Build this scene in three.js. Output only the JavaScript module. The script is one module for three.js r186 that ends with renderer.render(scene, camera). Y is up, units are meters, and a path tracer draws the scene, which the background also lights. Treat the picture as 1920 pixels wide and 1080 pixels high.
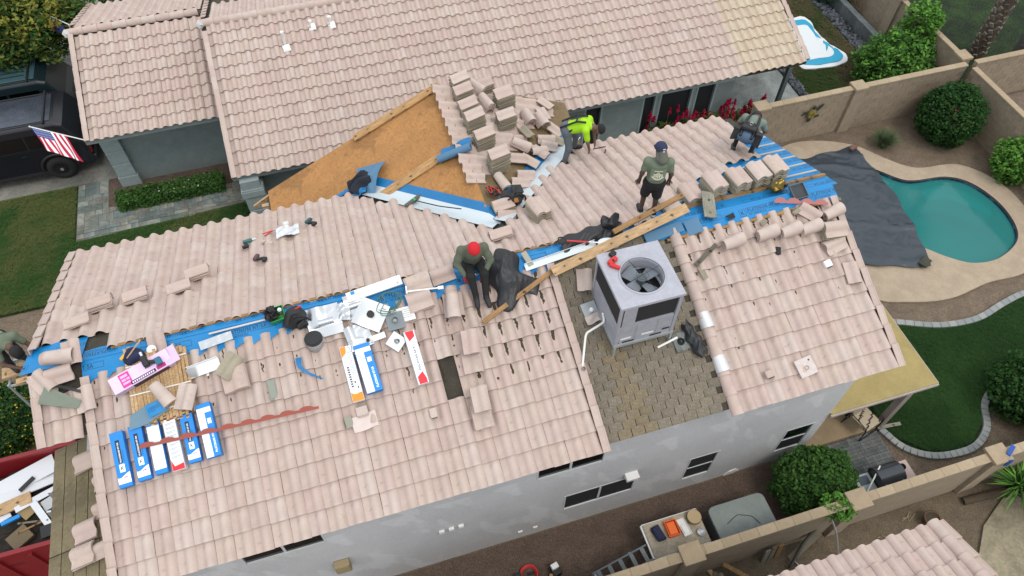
import * as THREE from 'three';
import { mergeGeometries } from 'three/addons/utils/BufferGeometryUtils.js';
import { RoundedBoxGeometry } from 'three/addons/geometries/RoundedBoxGeometry.js';
import { MarchingCubes } from 'three/addons/objects/MarchingCubes.js';

// ---------- camera, sky, sun, exposure ----------
const scene = new THREE.Scene();
const camera = new THREE.PerspectiveCamera(41.78, 16 / 9, 0.1, 600);
camera.position.set(0, 17.08, 0);
camera.up.set(0.2324, 0.5883, -0.7745);
camera.lookAt(0.17855, 17.08 - 0.80861, -0.5606);
const renderer = new THREE.WebGLRenderer({ antialias: true });
renderer.toneMapping = THREE.LinearToneMapping;
renderer.toneMappingExposure = 1.28;
renderer.shadowMap.enabled = true;
{ // overcast sky: brighter overhead, no sun disc, faint cloud mottling
  const w = 128, h = 64, d = new Float32Array(w * h * 4);
  for (let j = 0; j < h; j++) for (let i = 0; i < w; i++) {
    const el = ((j + 0.5) / h - 0.5) * Math.PI, az = i / w * Math.PI * 2;
    const s = Math.max(0, Math.sin(el));
    const cl = 1 + 0.06 * Math.sin(az * 3 + el * 5) * Math.cos(el) + 0.05 * Math.sin(az * 7 - el * 9) * Math.cos(el);
    const L = el > 0 ? (0.76 + 0.40 * s) * cl : 0.6;
    const k = (j * w + i) * 4;
    d[k] = L * 0.955; d[k + 1] = L * 1.0; d[k + 2] = L * 1.05; d[k + 3] = 1;
  }
  const t = new THREE.DataTexture(d, w, h, THREE.RGBAFormat, THREE.FloatType);
  t.mapping = THREE.EquirectangularReflectionMapping; t.magFilter = THREE.LinearFilter; t.needsUpdate = true;
  scene.background = t; scene.environment = t;
}
const sun = new THREE.DirectionalLight(0xfff3e4, 0.95);
sun.position.set(4 + 7, 30, -8 + 13); sun.target.position.set(4, 0, -8);
sun.castShadow = true; sun.shadow.radius = 34; sun.shadow.mapSize.set(2048, 2048);
Object.assign(sun.shadow.camera, { left: -26, right: 26, top: 26, bottom: -26, near: 1, far: 80 });
scene.add(sun, sun.target);

// ---------- helpers ----------
let seed = 20240611;
const rnd = () => { seed = (seed + 0x6D2B79F5) | 0; let t = Math.imul(seed ^ (seed >>> 15), 1 | seed); t = (t + Math.imul(t ^ (t >>> 7), 61 | t)) ^ t; return ((t ^ (t >>> 14)) >>> 0) / 4294967296; };
const rr = (a, b) => a + (b - a) * rnd();
const pick = (a) => a[Math.floor(rnd() * a.length)];
const PI = Math.PI;
const V = (x, y, z) => new THREE.Vector3(x, y, z);
const used = {};
function numbered(n) { const k = used[n] = (used[n] ?? -1) + 1; return k ? n + '_' + String(k).padStart(3, '0') : n; }
const hash = (x, y, s) => { let h = Math.imul(x | 0, 374761393) ^ Math.imul(y | 0, 668265263) ^ Math.imul(s | 0, 1442695041); h = Math.imul(h ^ (h >>> 13), 1274126177); return ((h ^ (h >>> 16)) >>> 0) / 4294967296; };
function vnoise(x, y, p, s) { // tiling value noise, period p
  const xi = Math.floor(x), yi = Math.floor(y), fx = x - xi, fy = y - yi, m = (a) => ((a % p) + p) % p;
  const u = fx * fx * (3 - 2 * fx), v = fy * fy * (3 - 2 * fy);
  const a = hash(m(xi), m(yi), s), b = hash(m(xi + 1), m(yi), s), c = hash(m(xi), m(yi + 1), s), d = hash(m(xi + 1), m(yi + 1), s);
  return a + (b - a) * u + (c - a) * v + (a - b - c + d) * u * v;
}
function fbm(u, v, p, oct, s) { let r = 0, a = 0.5, t = 0; for (let o = 0; o < oct; o++) { r += a * vnoise(u * p, v * p, p, s + o * 17); t += a; a *= 0.55; p *= 2; } return r / t; }
function tex(n, fn, srgb = true) { // fn(u,v) -> [r,g,b] in 0..1 (linear when srgb is false)
  const d = new Uint8Array(n * n * 4);
  for (let j = 0; j < n; j++) for (let i = 0; i < n; i++) { const c = fn(i / n, j / n, i, j), k = (j * n + i) * 4; for (let q = 0; q < 3; q++) d[k + q] = Math.max(0, Math.min(255, c[q] * 255)); d[k + 3] = 255; }
  const t = new THREE.DataTexture(d, n, n); t.wrapS = t.wrapT = THREE.RepeatWrapping; t.magFilter = THREE.LinearFilter; t.minFilter = THREE.LinearFilter;
  if (srgb) t.colorSpace = THREE.SRGBColorSpace; t.needsUpdate = true; return t;
}
const rep = (t, x, y = x) => { const c = t.clone(); c.repeat.set(x, y); c.needsUpdate = true; return c; };
const mix = (a, b, t) => a.map((x, i) => x + (b[i] - x) * t);
const sst = (a, b, x) => { const t = Math.max(0, Math.min(1, (x - a) / (b - a))); return t * t * (3 - 2 * t); };
const lin = (r, g, b) => new THREE.Color().setRGB(r, g, b);
const mat = (c, rough = 0.9, o = {}) => new THREE.MeshStandardMaterial({ color: Array.isArray(c) ? lin(...c) : c, roughness: rough, side: THREE.DoubleSide, ...o });
const plain = (g) => { const n = g.index ? g.toNonIndexed() : g; for (const k of Object.keys(n.attributes)) if (!['position', 'normal', 'uv', 'color'].includes(k)) n.deleteAttribute(k); if (!n.attributes.uv) n.setAttribute('uv', new THREE.BufferAttribute(new Float32Array(n.attributes.position.count * 2), 2)); return n; };
function merge(gs) { const l = gs.flat(9).map(plain); const hasC = l.some((g) => g.attributes.color); if (hasC) for (const g of l) if (!g.attributes.color) g.setAttribute('color', new THREE.BufferAttribute(new Float32Array(g.attributes.position.count * 3).fill(1), 3)); return l.length === 1 ? l[0] : mergeGeometries(l); }
const tf = (g, x = 0, y = 0, z = 0, rx = 0, ry = 0, rz = 0, order = 'YXZ') => g.applyMatrix4(new THREE.Matrix4().compose(V(x, y, z), new THREE.Quaternion().setFromEuler(new THREE.Euler(rx, ry, rz, order)), V(1, 1, 1)));
function metreUV(g) { // box-projected uv in metres
  g = plain(g); const p = g.attributes.position, n = g.attributes.normal, u = new Float32Array(p.count * 2);
  for (let i = 0; i < p.count; i++) { const ax = Math.abs(n.getX(i)), ay = Math.abs(n.getY(i)), az = Math.abs(n.getZ(i)); const x = p.getX(i), y = p.getY(i), z = p.getZ(i);
    if (ay >= ax && ay >= az) { u[2 * i] = x; u[2 * i + 1] = z; } else if (ax >= az) { u[2 * i] = z; u[2 * i + 1] = y; } else { u[2 * i] = x; u[2 * i + 1] = y; } }
  g.setAttribute('uv', new THREE.BufferAttribute(u, 2)); return g;
}
const box = (w, h, d, x = 0, y = 0, z = 0, rx = 0, ry = 0, rz = 0) => tf(new THREE.BoxGeometry(w, h, d), x, y, z, rx, ry, rz);
const rbox = (w, h, d, r, x = 0, y = 0, z = 0, rx = 0, ry = 0, rz = 0) => tf(new RoundedBoxGeometry(w, h, d, 2, r), x, y, z, rx, ry, rz);
const cyl = (r0, r1, h, x = 0, y = 0, z = 0, rx = 0, ry = 0, rz = 0, n = 16, open = false) => tf(new THREE.CylinderGeometry(r1, r0, h, n, 1, open), x, y, z, rx, ry, rz);
const sph = (r, x = 0, y = 0, z = 0, sx = 1, sy = 1, sz = 1, n = 14) => new THREE.SphereGeometry(r, n, Math.ceil(n * 0.7)).scale(sx, sy, sz).translate(x, y, z);
const tube = (pts, r, seg = 24, rad = 6, closed = false) => new THREE.TubeGeometry(new THREE.CatmullRomCurve3(pts.map((p) => V(...p)), closed, 'catmullrom', 0.2), seg, r, rad, closed);
const lathe = (pts, n = 24) => new THREE.LatheGeometry(pts.map((p) => new THREE.Vector2(...p)), n);
const shape = (pts, holes = []) => { const s = new THREE.Shape(pts.map((p) => new THREE.Vector2(...p))); for (const h of holes) s.holes.push(new THREE.Path(h.map((p) => new THREE.Vector2(...p)))); return s; };
const extr = (pts, d, o = {}) => new THREE.ExtrudeGeometry(o.shape ?? shape(pts, o.holes), { depth: d, bevelEnabled: !!o.bevel, bevelSize: o.bevel ?? 0, bevelThickness: o.bevel ?? 0, bevelSegments: o.bs ?? 1, curveSegments: 16 });
// flat outline given in plan (x,z), solid from y0 up to y1
const slab = (pts, y0, y1, holes = []) => metreUV(new THREE.ExtrudeGeometry(shape(pts.map(([x, z]) => [x, -z]), holes.map((h) => h.map(([x, z]) => [x, -z]))), { depth: y1 - y0, bevelEnabled: false }).rotateX(-PI / 2).translate(0, y0, 0));
const smoothLoop = (pts, n = 80) => new THREE.CatmullRomCurve3(pts.map(([x, z]) => V(x, 0, z)), true, 'catmullrom', 0.5).getPoints(n).slice(0, n).map((p) => [p.x, p.z]);
const smoothLine = (pts, n = 40) => new THREE.CatmullRomCurve3(pts.map(([x, z]) => V(x, 0, z))).getSpacedPoints(n).map((p) => [p.x, p.z]);
function shade(o) { o.castShadow = o.receiveShadow = true; return o; }
function part(parent, name, g, m) { const o = shade(new THREE.Mesh(Array.isArray(g) ? merge(g) : g, m)); o.name = name; parent.add(o); return o; }
function thing(name, label, category, p = [0, 0, 0], turn = 0, group) { const o = new THREE.Group(); o.name = numbered(name); o.position.set(...p); o.rotation.y = turn; o.userData = { label, category }; if (group) o.userData.group = group; scene.add(o); return o; }
function struct(name, g, m) { const o = shade(new THREE.Mesh(Array.isArray(g) ? merge(g) : g, m)); o.name = numbered(name); o.userData = { kind: 'structure' }; scene.add(o); return o; }
function stuff(parent, name, g, m, label) { const o = shade(g.isObject3D ? g : new THREE.Mesh(Array.isArray(g) ? merge(g) : g, m)); o.name = parent === scene ? numbered(name) : name; o.userData = { kind: 'stuff' }; if (label) o.userData.label = label; parent.add(o); return o; }
function one(name, label, category, g, m, group) { const o = shade(new THREE.Mesh(Array.isArray(g) ? merge(g) : g, m)); o.name = numbered(name); o.userData = { label, category }; if (group) o.userData.group = group; scene.add(o); return o; }
function copyOf(o, label, group) { const c = o.clone(); c.name = numbered(o.name.replace(/_\d{3}$/, '')); c.userData = { ...o.userData, label }; if (group) c.userData.group = group; scene.add(c); return c; }
function jiggle(g, a, f = 6, s = 1) { const p = g.attributes.position; for (let i = 0; i < p.count; i++) { const x = p.getX(i), y = p.getY(i), z = p.getZ(i); p.setXYZ(i, x + a * (Math.sin(y * f * 1.3 + s) * Math.cos(z * f + s * 2)), y + a * Math.sin(x * f + z * f * 1.7 + s * 3), z + a * Math.sin(x * f * 1.1 + y * f + s * 5)); } g.computeVertexNormals(); return g; }
// crumpled sheet: rectangle w x d with ridged folds; optional outline test
function sheet(w, d, nx, nz, hf) { const g = new THREE.PlaneGeometry(w, d, nx, nz).rotateX(-PI / 2), p = g.attributes.position; for (let i = 0; i < p.count; i++) { const r = hf(p.getX(i), p.getZ(i), p.getX(i) / w + 0.5, p.getZ(i) / d + 0.5); if (Array.isArray(r)) p.setXYZ(i, r[0], r[1], r[2]); else p.setY(i, r); } g.computeVertexNormals(); return g; }
const ridged = (x, y, s) => { let r = 0, a = 0.5; for (let o = 0; o < 4; o++) { r += a * (1 - Math.abs(2 * vnoise(x + s, y - s, 4096, s + o * 7) - 1)); x = x * 1.9 + y * 0.4; y = y * 1.9 - x * 0.2; a *= 0.5; } return r; };
const canvasTex = (w, h, draw) => { const c = document.createElement('canvas'); c.width = w; c.height = h; const x = c.getContext('2d'); draw(x, w, h); const t = new THREE.CanvasTexture(c); t.colorSpace = THREE.SRGBColorSpace; return t; };

// ---------- shared textures and materials ----------
const T = {};
T.tile = tex(256, (u, v) => { const a = fbm(u, v, 6, 4, 3), b = fbm(u, v, 40, 2, 9), c = 0.92 + 0.09 * (a - 0.5) + 0.03 * (b - 0.5); const st = sst(0.68, 0.84, fbm(u, v, 9, 4, 41)) * 0.06; return [c - st, c - st * 1.05, c - st * 1.15]; });
T.grain = tex(256, (u, v) => { const a = fbm(u, v, 8, 4, 5), b = fbm(u, v, 64, 1, 6), c = 0.9 + 0.12 * (a - 0.5) + 0.05 * (b - 0.5); return [c, c, c]; });
T.speck = tex(512, (u, v) => { const b = fbm(u, v, 128, 2, 11), a = fbm(u, v, 8, 4, 12); const c = 0.74 + 0.42 * (b - 0.5) + 0.18 * (a - 0.5); return [c * 1.02, c, c * 0.97]; });
T.bump = tex(256, (u, v) => { const b = fbm(u, v, 64, 2, 21); return [b, b, b]; }, false);
T.stucco = tex(512, (u, v) => { // hand-patched paint: lighter brush strokes over a duller coat
  const s = sst(0.56, 0.66, fbm(u + 0.35 * v, v * 0.5, 6, 4, 33)), f = fbm(u, v, 90, 2, 34), w = fbm(u, v, 5, 3, 35); const c = 0.83 + 0.05 * s + 0.05 * (f - 0.5) + 0.07 * (w - 0.5); return [c, c, c]; });
T.wood = tex(256, (u, v) => { const g = fbm(u * 0.12 + 0.03 * Math.sin(v * 9), v, 64, 3, 51), a = fbm(u, v, 5, 3, 52), k = sst(0.78, 0.84, fbm(u, v, 9, 2, 53)); const c = 0.84 + 0.34 * (g - 0.5) + 0.2 * (a - 0.5) - 0.35 * k; return [c, c * 0.985, c * 0.96]; });
T.osb = tex(512, (u, v) => { const a = vnoise(u * 90 + 14 * vnoise(u * 9, v * 9, 9, 3), v * 34, 4096, 61), b = vnoise(u * 30, v * 80 + 10 * vnoise(u * 7, v * 7, 7, 4), 4096, 62), w = fbm(u, v, 4, 4, 63), st = sst(0.60, 0.74, fbm(u, v, 3, 5, 64)); const c = 0.82 + 0.16 * (Math.max(a, b) - 0.62) + 0.10 * (w - 0.5); const d = 1 - 0.13 * st; return [c * d, c * (0.985) * d, c * 0.96 * d]; });
T.grass = tex(512, (u, v) => { const a = fbm(u, v, 6, 5, 71), b = fbm(u, v, 110, 2, 72), c = 0.5 + 0.6 * (b - 0.5) + 0.5 * (a - 0.5); return [c * 1.02, c, c * 0.9]; });
T.lawn = tex(512, (u, v) => { const dry = sst(0.50, 0.72, fbm(u, v, 5, 5, 81)), b = fbm(u, v, 120, 2, 82), c = 0.55 + 0.6 * (b - 0.5); return mix([c * 0.55, c * 0.8, c * 0.36], [c * 1.1, c * 0.98, c * 0.62], dry * 0.85); });
T.slate = tex(256, (u, v) => { const a = fbm(u, v, 4, 5, 91), b = fbm(u, v, 50, 2, 92); const c = 0.72 + 0.5 * (a - 0.5) + 0.15 * (b - 0.5); return [c, c * 1.01, c * 1.0]; });
const M = {};
const tileCols = [[0.562, 0.444, 0.39], [0.574, 0.461, 0.406], [0.554, 0.431, 0.378], [0.584, 0.474, 0.416], [0.565, 0.439, 0.391], [0.571, 0.458, 0.396], [0.599, 0.496, 0.441], [0.541, 0.426, 0.377], [0.568, 0.452, 0.404], [0.581, 0.456, 0.401]];
M.tile = tileCols.map((c) => mat(c, 0.88, { map: T.tile, bumpMap: T.bump, bumpScale: 0.0012 }));
M.tileV = mat([1, 1, 1], 0.88, { map: T.tile, vertexColors: true, bumpMap: T.bump, bumpScale: 0.0012 });
M.tileBack = mat([0.42, 0.385, 0.30], 0.95, { map: T.grain });
M.white = mat([0.72, 0.72, 0.70], 0.6);
M.dark = mat([0.018, 0.019, 0.021], 0.7);
M.black = mat([0.012, 0.012, 0.013], 0.55);
M.steel = mat([0.62, 0.64, 0.66], 0.42, { metalness: 0.75 });
M.lead = mat([0.36, 0.39, 0.40], 0.5, { metalness: 0.4 });
M.pine = mat([0.63, 0.43, 0.24], 0.75, { map: T.wood });
M.pineDark = mat([0.40, 0.235, 0.10], 0.8, { map: T.wood });
M.board = mat([0.56, 0.34, 0.15], 0.8, { map: T.wood });
M.oldWood = mat([0.27, 0.235, 0.17], 0.95, { map: T.wood });
M.greyWood = mat([0.33, 0.33, 0.28], 0.9, { map: T.wood });
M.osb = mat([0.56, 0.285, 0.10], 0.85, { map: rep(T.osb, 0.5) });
M.blue = mat([0.008, 0.235, 0.62], 0.55);
M.blueGrey = mat([0.075, 0.18, 0.30], 0.7);
M.mud = mat([0.10, 0.085, 0.06], 1, { map: T.speck });
M.plastic = mat([0.014, 0.015, 0.018], 0.48);
M.red = mat([0.55, 0.02, 0.02], 0.4);
M.stone = mat([0.34, 0.31, 0.27], 0.95, { map: T.speck });
// ---------- roof frames: local x along the eave, y out of the roof, z down the slope ----------
function frame(o, yaw, rise) { const q = new THREE.Quaternion().setFromEuler(new THREE.Euler(Math.atan(rise), yaw, 0, 'YXZ')), O = V(...o), n = V(0, 1, 0).applyQuaternion(q);
  return { q, O, n, yaw, P: (lx, lz, ly = 0) => V(lx, ly, lz).applyQuaternion(q).add(O), at: (x, z, lift = 0) => V(x, O.y - (n.x * (x - O.x) + n.z * (z - O.z)) / n.y, z).addScaledVector(n, lift) }; }
const NEAR = frame([0, 6.2, -8.2], 0, 0.375), FARS = frame([0, 6.2, -8.2], PI, 0.375);
const CL = frame([2.62, 5.67, -9.6], -PI / 2, 0.42), CR = frame([2.62, 5.67, -9.6], PI / 2, 0.42);
const FLAT = frame([0, 0, 0], 0, 0);
// stand an object on a roof: turn is about the roof's normal, measured from the eave direction of the world x axis
function lay(o, S, x, z, turn = 0, lift = 0) { o.position.copy(S.at(x, z, lift)); o.quaternion.copy(S.q).multiply(new THREE.Quaternion().setFromAxisAngle(V(0, 1, 0), turn - S.yaw)); return o; }
// stand upright at a roof point
function stand(o, S, x, z, turn = 0, lift = 0) { o.position.copy(S.at(x, z, lift)); o.rotation.set(0, turn, 0); return o; }
function wpart(parent, name, g, m) { const o = shade(new THREE.Mesh(Array.isArray(g) ? merge(g) : g, m)); o.name = name; scene.add(o); parent.updateWorldMatrix(true, false); parent.attach(o); return o; }
function onFrame(o, S) { o.position.copy(S.O); o.quaternion.copy(S.q); return o; }

// ---------- concrete S tile: flat pan on one side, barrel on the other ----------
const TW = 0.295, TL = 0.43, EX = 0.385;
const tileH = (u) => 0.006 + (u < 0.36 ? 0.010 * Math.pow(Math.abs(u - 0.2) / 0.2, 2) : 0.074 * Math.pow(Math.max(0, Math.sin(PI * (u - 0.36) / 0.66)), 0.8) + 0.006);
function tileGeo(k, w = TW, L = TL, full = false) {
  const n = 10, us = [...Array(n + 1)].map((_, i) => [0, 0.17, 0.34, 0.42, 0.5, 0.59, 0.69, 0.79, 0.88, 0.95, 1.0][i]), th = 0.020, lift = 0.040, pos = [], idx = [];
  const strip = (a, b) => { const s = pos.length / 3; for (const p of a) pos.push(...p); for (const p of b) pos.push(...p); const m = a.length; for (let i = 0; i < m - 1; i++) idx.push(s + i, s + m + i, s + i + 1, s + i + 1, s + m + i, s + m + i + 1); };
  const row = (z, d, l) => us.map((u) => [u * (w - 0.0025), tileH(u) * (w / TW) + l - d, z]);
  const a = row(-L, 0, 0), b = row(0, 0, lift), c = row(0, th, lift), e = row(-L, th, 0);
  strip(a, b); strip(b, c);
  const side = (i) => strip([a[i], b[i]], [e[i], c[i]]); side(0); side(n);
  if (full) { strip(c, e); strip(e, a); }
  const g = new THREE.BufferGeometry(); g.setAttribute('position', new THREE.Float32BufferAttribute(pos, 3)); g.setIndex(idx); g.computeVertexNormals();
  const uv = new Float32Array(pos.length / 3 * 2); for (let i = 0; i < pos.length / 3; i++) { uv[2 * i] = (pos[3 * i] + k * 0.73) * 0.9; uv[2 * i + 1] = (pos[3 * i + 2] - k * 0.37 + pos[3 * i + 1]) * 0.9; }
  g.setAttribute('uv', new THREE.BufferAttribute(uv, 2)); return g;
}
const tileG = [0, 1, 2, 3, 4, 5].map((k) => tileGeo(k));
const tileFull = [0, 1, 2].map((k) => tileGeo(k + 0.4, TW, TL, true).translate(-TW / 2, 0, TL / 2));
// edge (rake) tile: top strip with a hanging side, 0.42 long, lower end at z = 0
function rakeGeo(sgn) { const g = merge([box(0.125, 0.018, 0.43, sgn * 0.015, 0.045, -0.215, 0.085), box(0.018, 0.13, 0.43, sgn * 0.085, -0.02, -0.215, 0.085), tf(new THREE.CylinderGeometry(0.022, 0.022, 0.43, 6, 1), sgn * 0.076, 0.042, -0.215, PI / 2 + 0.085)]); return metreUV(g); }
const rakeR = rakeGeo(1), rakeL = rakeGeo(-1);
// barrel (ridge) tile, tapered half pipe lying along z, wide end at z = +0.21
function barrelGeo(r0 = 0.10, r1 = 0.125, L = 0.43, th = 0.018) { const n = 9, pos = [], idx = []; const ring = (r, z) => [...Array(n + 1)].map((_, i) => { const a = PI * (i / n); return [r * Math.cos(a), r * Math.sin(a) * 0.92, z]; });
  const strip = (a, b) => { const s = pos.length / 3, m = a.length; for (const p of [...a, ...b]) pos.push(...p); for (let i = 0; i < m - 1; i++) idx.push(s + i, s + i + 1, s + m + i, s + i + 1, s + m + i + 1, s + m + i); };
  const a = ring(r0, -L / 2), b = ring(r1, L / 2), c = ring(r1 - th, L / 2), d = ring(r0 - th, -L / 2); strip(a, b); strip(b, c); strip(c, d); strip(d, a); strip([a[0], b[0]], [d[0], c[0]]); strip([b[n], a[n]], [c[n], d[n]]);
  const g = new THREE.BufferGeometry(); g.setAttribute('position', new THREE.Float32BufferAttribute(pos, 3)); g.setIndex(idx); g.computeVertexNormals(); const u = new Float32Array(pos.length / 3 * 2); for (let i = 0; i < pos.length / 3; i++) { u[2 * i] = pos[3 * i] + pos[3 * i + 1]; u[2 * i + 1] = pos[3 * i + 2]; } g.setAttribute('uv', new THREE.BufferAttribute(u, 2)); return g; }
const barrelG = barrelGeo();
const eye = camera.position.clone();
// collects tiles of one house, then builds the largest in view as single meshes and the rest as one mass per slope
class Tiler {
  constructor() { this.list = []; }
  field(slope, S, lx0, n, w, lzEave, rows, ex, keep, tone = 0, miss) {
    for (let r = 0; r < rows; r++) for (let c = 0; c < n; c++) {
      const lx = lx0 + c * w, lz = lzEave - r * ex; if (keep && !keep(lx + w / 2, lz - 0.15, r, c)) continue;
      const p = S.P(lx + rr(-0.003, 0.003), lz + rr(-0.006, 0.006), -0.058 + rr(-0.003, 0.003));
      const q = S.q.clone().multiply(new THREE.Quaternion().setFromEuler(new THREE.Euler(rr(-0.006, 0.006), rr(-0.009, 0.009), rr(-0.008, 0.008))));
      this.list.push({ slope, p, q, s: V(w / TW, 1, ex / EX), g: tileG[Math.floor(rnd() * 6)], c: Math.floor(rnd() * 10), tone, name: 'roof_tile', d: p.distanceToSquared(eye) / Math.abs(S.n.dot(eye.clone().sub(p).normalize())) });
    }
  }
  piece(slope, name, g, S, lx, lz, ly, ry = 0, sc) { const p = S.P(lx, lz, ly), q = S.q.clone().multiply(new THREE.Quaternion().setFromEuler(new THREE.Euler(0, ry + rr(-0.012, 0.012), rr(-0.01, 0.01)))); this.list.push({ slope, p, q, s: sc ?? V(1, 1, 1), g, c: Math.floor(rnd() * 10), tone: 0, name, d: p.distanceToSquared(eye) * (name === 'roof_tile' ? 1 : 0.6) }); }
  build(limit) {
    this.list.sort((a, b) => a.d - b.d); const rest = new Map(); let k = 0;
    for (const t of this.list) {
      const m4 = new THREE.Matrix4().compose(t.p, t.q, t.s);
      if (k++ < limit) { const o = shade(new THREE.Mesh(t.g, M.tile[t.c])); o.name = t.name; m4.decompose(o.position, o.quaternion, o.scale); scene.add(o); t.slope.updateWorldMatrix(true, false); t.slope.attach(o); }
      else { const g = plain(t.g.clone()).applyMatrix4(m4), n = g.attributes.position.count, col = new Float32Array(n * 3), c = tileCols[t.c], f = 1 + t.tone; for (let i = 0; i < n; i++) { col[3 * i] = c[0] * f; col[3 * i + 1] = c[1] * f * (t.tone ? 1.04 : 1); col[3 * i + 2] = c[2] * f * (t.tone ? 0.90 : 1); } g.setAttribute('color', new THREE.BufferAttribute(col, 3)); if (!rest.has(t.slope)) rest.set(t.slope, []); rest.get(t.slope).push(g); }
    }
    for (const [sl, gs] of rest) { const o = stuff(scene, 'tile_field', mergeGeometries(gs), M.tileV); o.name = 'tile_field'; sl.updateWorldMatrix(true, false); sl.attach(o); }
  }
}
// roof deck slab on a frame: outline in local (lx, lz)
const deckGeo = (S, pts, top, th) => { const g = new THREE.ExtrudeGeometry(shape(pts.map(([x, z]) => [x, -z])), { depth: th, bevelEnabled: false }).rotateX(-PI / 2).translate(0, top - th, 0); return metreUV(g).applyMatrix4(new THREE.Matrix4().compose(S.O, S.q, V(1, 1, 1))); };
M.stuccoWhite = mat([0.76, 0.77, 0.79], 0.92, { map: rep(T.stucco, 0.3), bumpMap: T.bump, bumpScale: 0.002 });
M.stuccoGreen = mat([0.25, 0.305, 0.30], 0.92, { map: rep(T.grain, 0.6), bumpMap: T.bump, bumpScale: 0.002 });
M.trimGreen = mat([0.36, 0.44, 0.44], 0.85, { map: T.grain });
M.deckDark = mat([0.085, 0.078, 0.062], 0.95, { map: T.speck });
M.glass = new THREE.MeshPhysicalMaterial({ color: 0x0b1012, roughness: 0.12, metalness: 0, specularIntensity: 0.7, side: THREE.DoubleSide });
M.screen = mat([0.013, 0.015, 0.017], 0.75);
M.vinyl = mat([0.55, 0.57, 0.58], 0.5);

// ================= the house being re-roofed =================
const house = thing('tiled_house', 'white stucco house with half stripped pink tile roof where the crew works', 'house', [2.1, 0, -8.3]);
const WZ = -5.137;
{ // walls with window openings (near wall), thickness 0.2
  const wins = [[-3.30, -1.86, 3.17, 4.05], [2.19, 3.56, 3.15, 4.05], [2.86, 4.48, 0.98, 1.79], [5.73, 6.43, 0.60, 1.77], [8.08, 8.78, 0.59, 1.75]];
  const rect = (a) => [[a[0], a[2]], [a[1], a[2]], [a[1], a[3]], [a[0], a[3]]];
  wpart(house, 'wall', metreUV(extr([[-4.75, 0], [9.04, 0], [9.04, 4.86], [-4.75, 4.86]], 0.2, { holes: wins.map(rect) }).translate(0, 0, WZ - 0.2)), M.stuccoWhite);
  const gable = (x) => metreUV(extr([[-WZ + 0.2, 0], [11.6, 0], [11.6, 4.8], [8.2, 6.02], [5.4, 4.96], [-WZ + 0.2, 4.86]], 0.2).rotateY(PI / 2).translate(x, 0, 0));
  wpart(house, 'wall', gable(8.84), M.stuccoWhite); wpart(house, 'wall', gable(-4.75), M.stuccoWhite);
  wpart(house, 'wall', metreUV(box(14.2, 4.78, 0.2, 1.94, 2.39, -11.7)), M.stuccoWhite);
  wpart(house, 'wall', metreUV(box(0.2, 4.6, 4.0, -5.35, 2.3, -9.4)), M.stuccoWhite);
  wins.forEach(([x0, x1, y0, y1], i) => {
    const f = wpart(house, 'window', [box(x1 - x0 + 0.06, 0.035, 0.06, (x0 + x1) / 2, y0 + 0.01, WZ - 0.022), box(x1 - x0 + 0.04, 0.03, 0.06, (x0 + x1) / 2, y1 - 0.01, WZ - 0.022), box(0.03, y1 - y0 - 0.035, 0.06, x0 + 0.01, (y0 + y1) / 2, WZ - 0.022), box(0.03, y1 - y0 - 0.035, 0.06, x1 - 0.01, (y0 + y1) / 2, WZ - 0.022)], M.vinyl);
    const xm = (x0 + x1) / 2, ym = (y0 + y1) / 2;
    if (i < 3) { part(f, 'mullion', box(0.045, y1 - y0 - 0.04, 0.05, xm, ym, WZ - 0.03), M.vinyl); part(f, 'pane', box((x1 - x0) / 2 - 0.03, y1 - y0 - 0.035, 0.012, (x0 + xm) / 2, ym, WZ - 0.03), i === 2 ? M.screen : M.glass); part(f, 'pane', box((x1 - x0) / 2 - 0.03, y1 - y0 - 0.035, 0.012, (x1 + xm) / 2, ym, WZ - 0.025), i === 2 ? M.screen : M.glass); }
    else { part(f, 'mullion', box(x1 - x0 - 0.04, 0.022, 0.05, xm, ym, WZ - 0.03), M.vinyl); part(f, 'pane', box(x1 - x0 - 0.03, (y1 - y0) / 2 - 0.03, 0.012, xm, (y0 + ym) / 2, WZ - 0.03), M.screen); part(f, 'pane', box(x1 - x0 - 0.03, (y1 - y0) / 2 - 0.03, 0.012, xm, (y1 + ym) / 2, WZ - 0.025), i === 4 ? M.glass : M.screen); }
    for (const c of f.children) { c.position.copy(f.worldToLocal(V(0, 0, 0))); }
  });
  wpart(house, 'vent_hood', [box(0.26, 0.14, 0.14, 4.30, 2.0, WZ + 0.07), box(0.28, 0.02, 0.17, 4.30, 2.075, WZ + 0.08)], M.white);
  for (const x of [0.22, 0.42, 0.62]) wpart(house, 'vent_block', box(0.11, 0.09, 0.05, x, 1.93, WZ + 0.025), M.white);
  for (const x of [1.9, 2.25]) wpart(house, 'outlet_cover', box(0.1, 0.06, 0.03, x, 0.42, WZ + 0.015), M.white);
  wpart(house, 'wall_patch', metreUV(extr([[6.95, 0.03], [7.2, 0.02], [7.33, 0.1], [7.22, 0.24], [7.05, 0.2]], 0.025).translate(0, 0, WZ)), M.white);
  wpart(house, 'wall_patch', metreUV(extr([[8.5, 0.02], [8.8, 0.02], [8.82, 0.09], [8.6, 0.1]], 0.025).translate(0, 0, WZ)), M.white);
}
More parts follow.
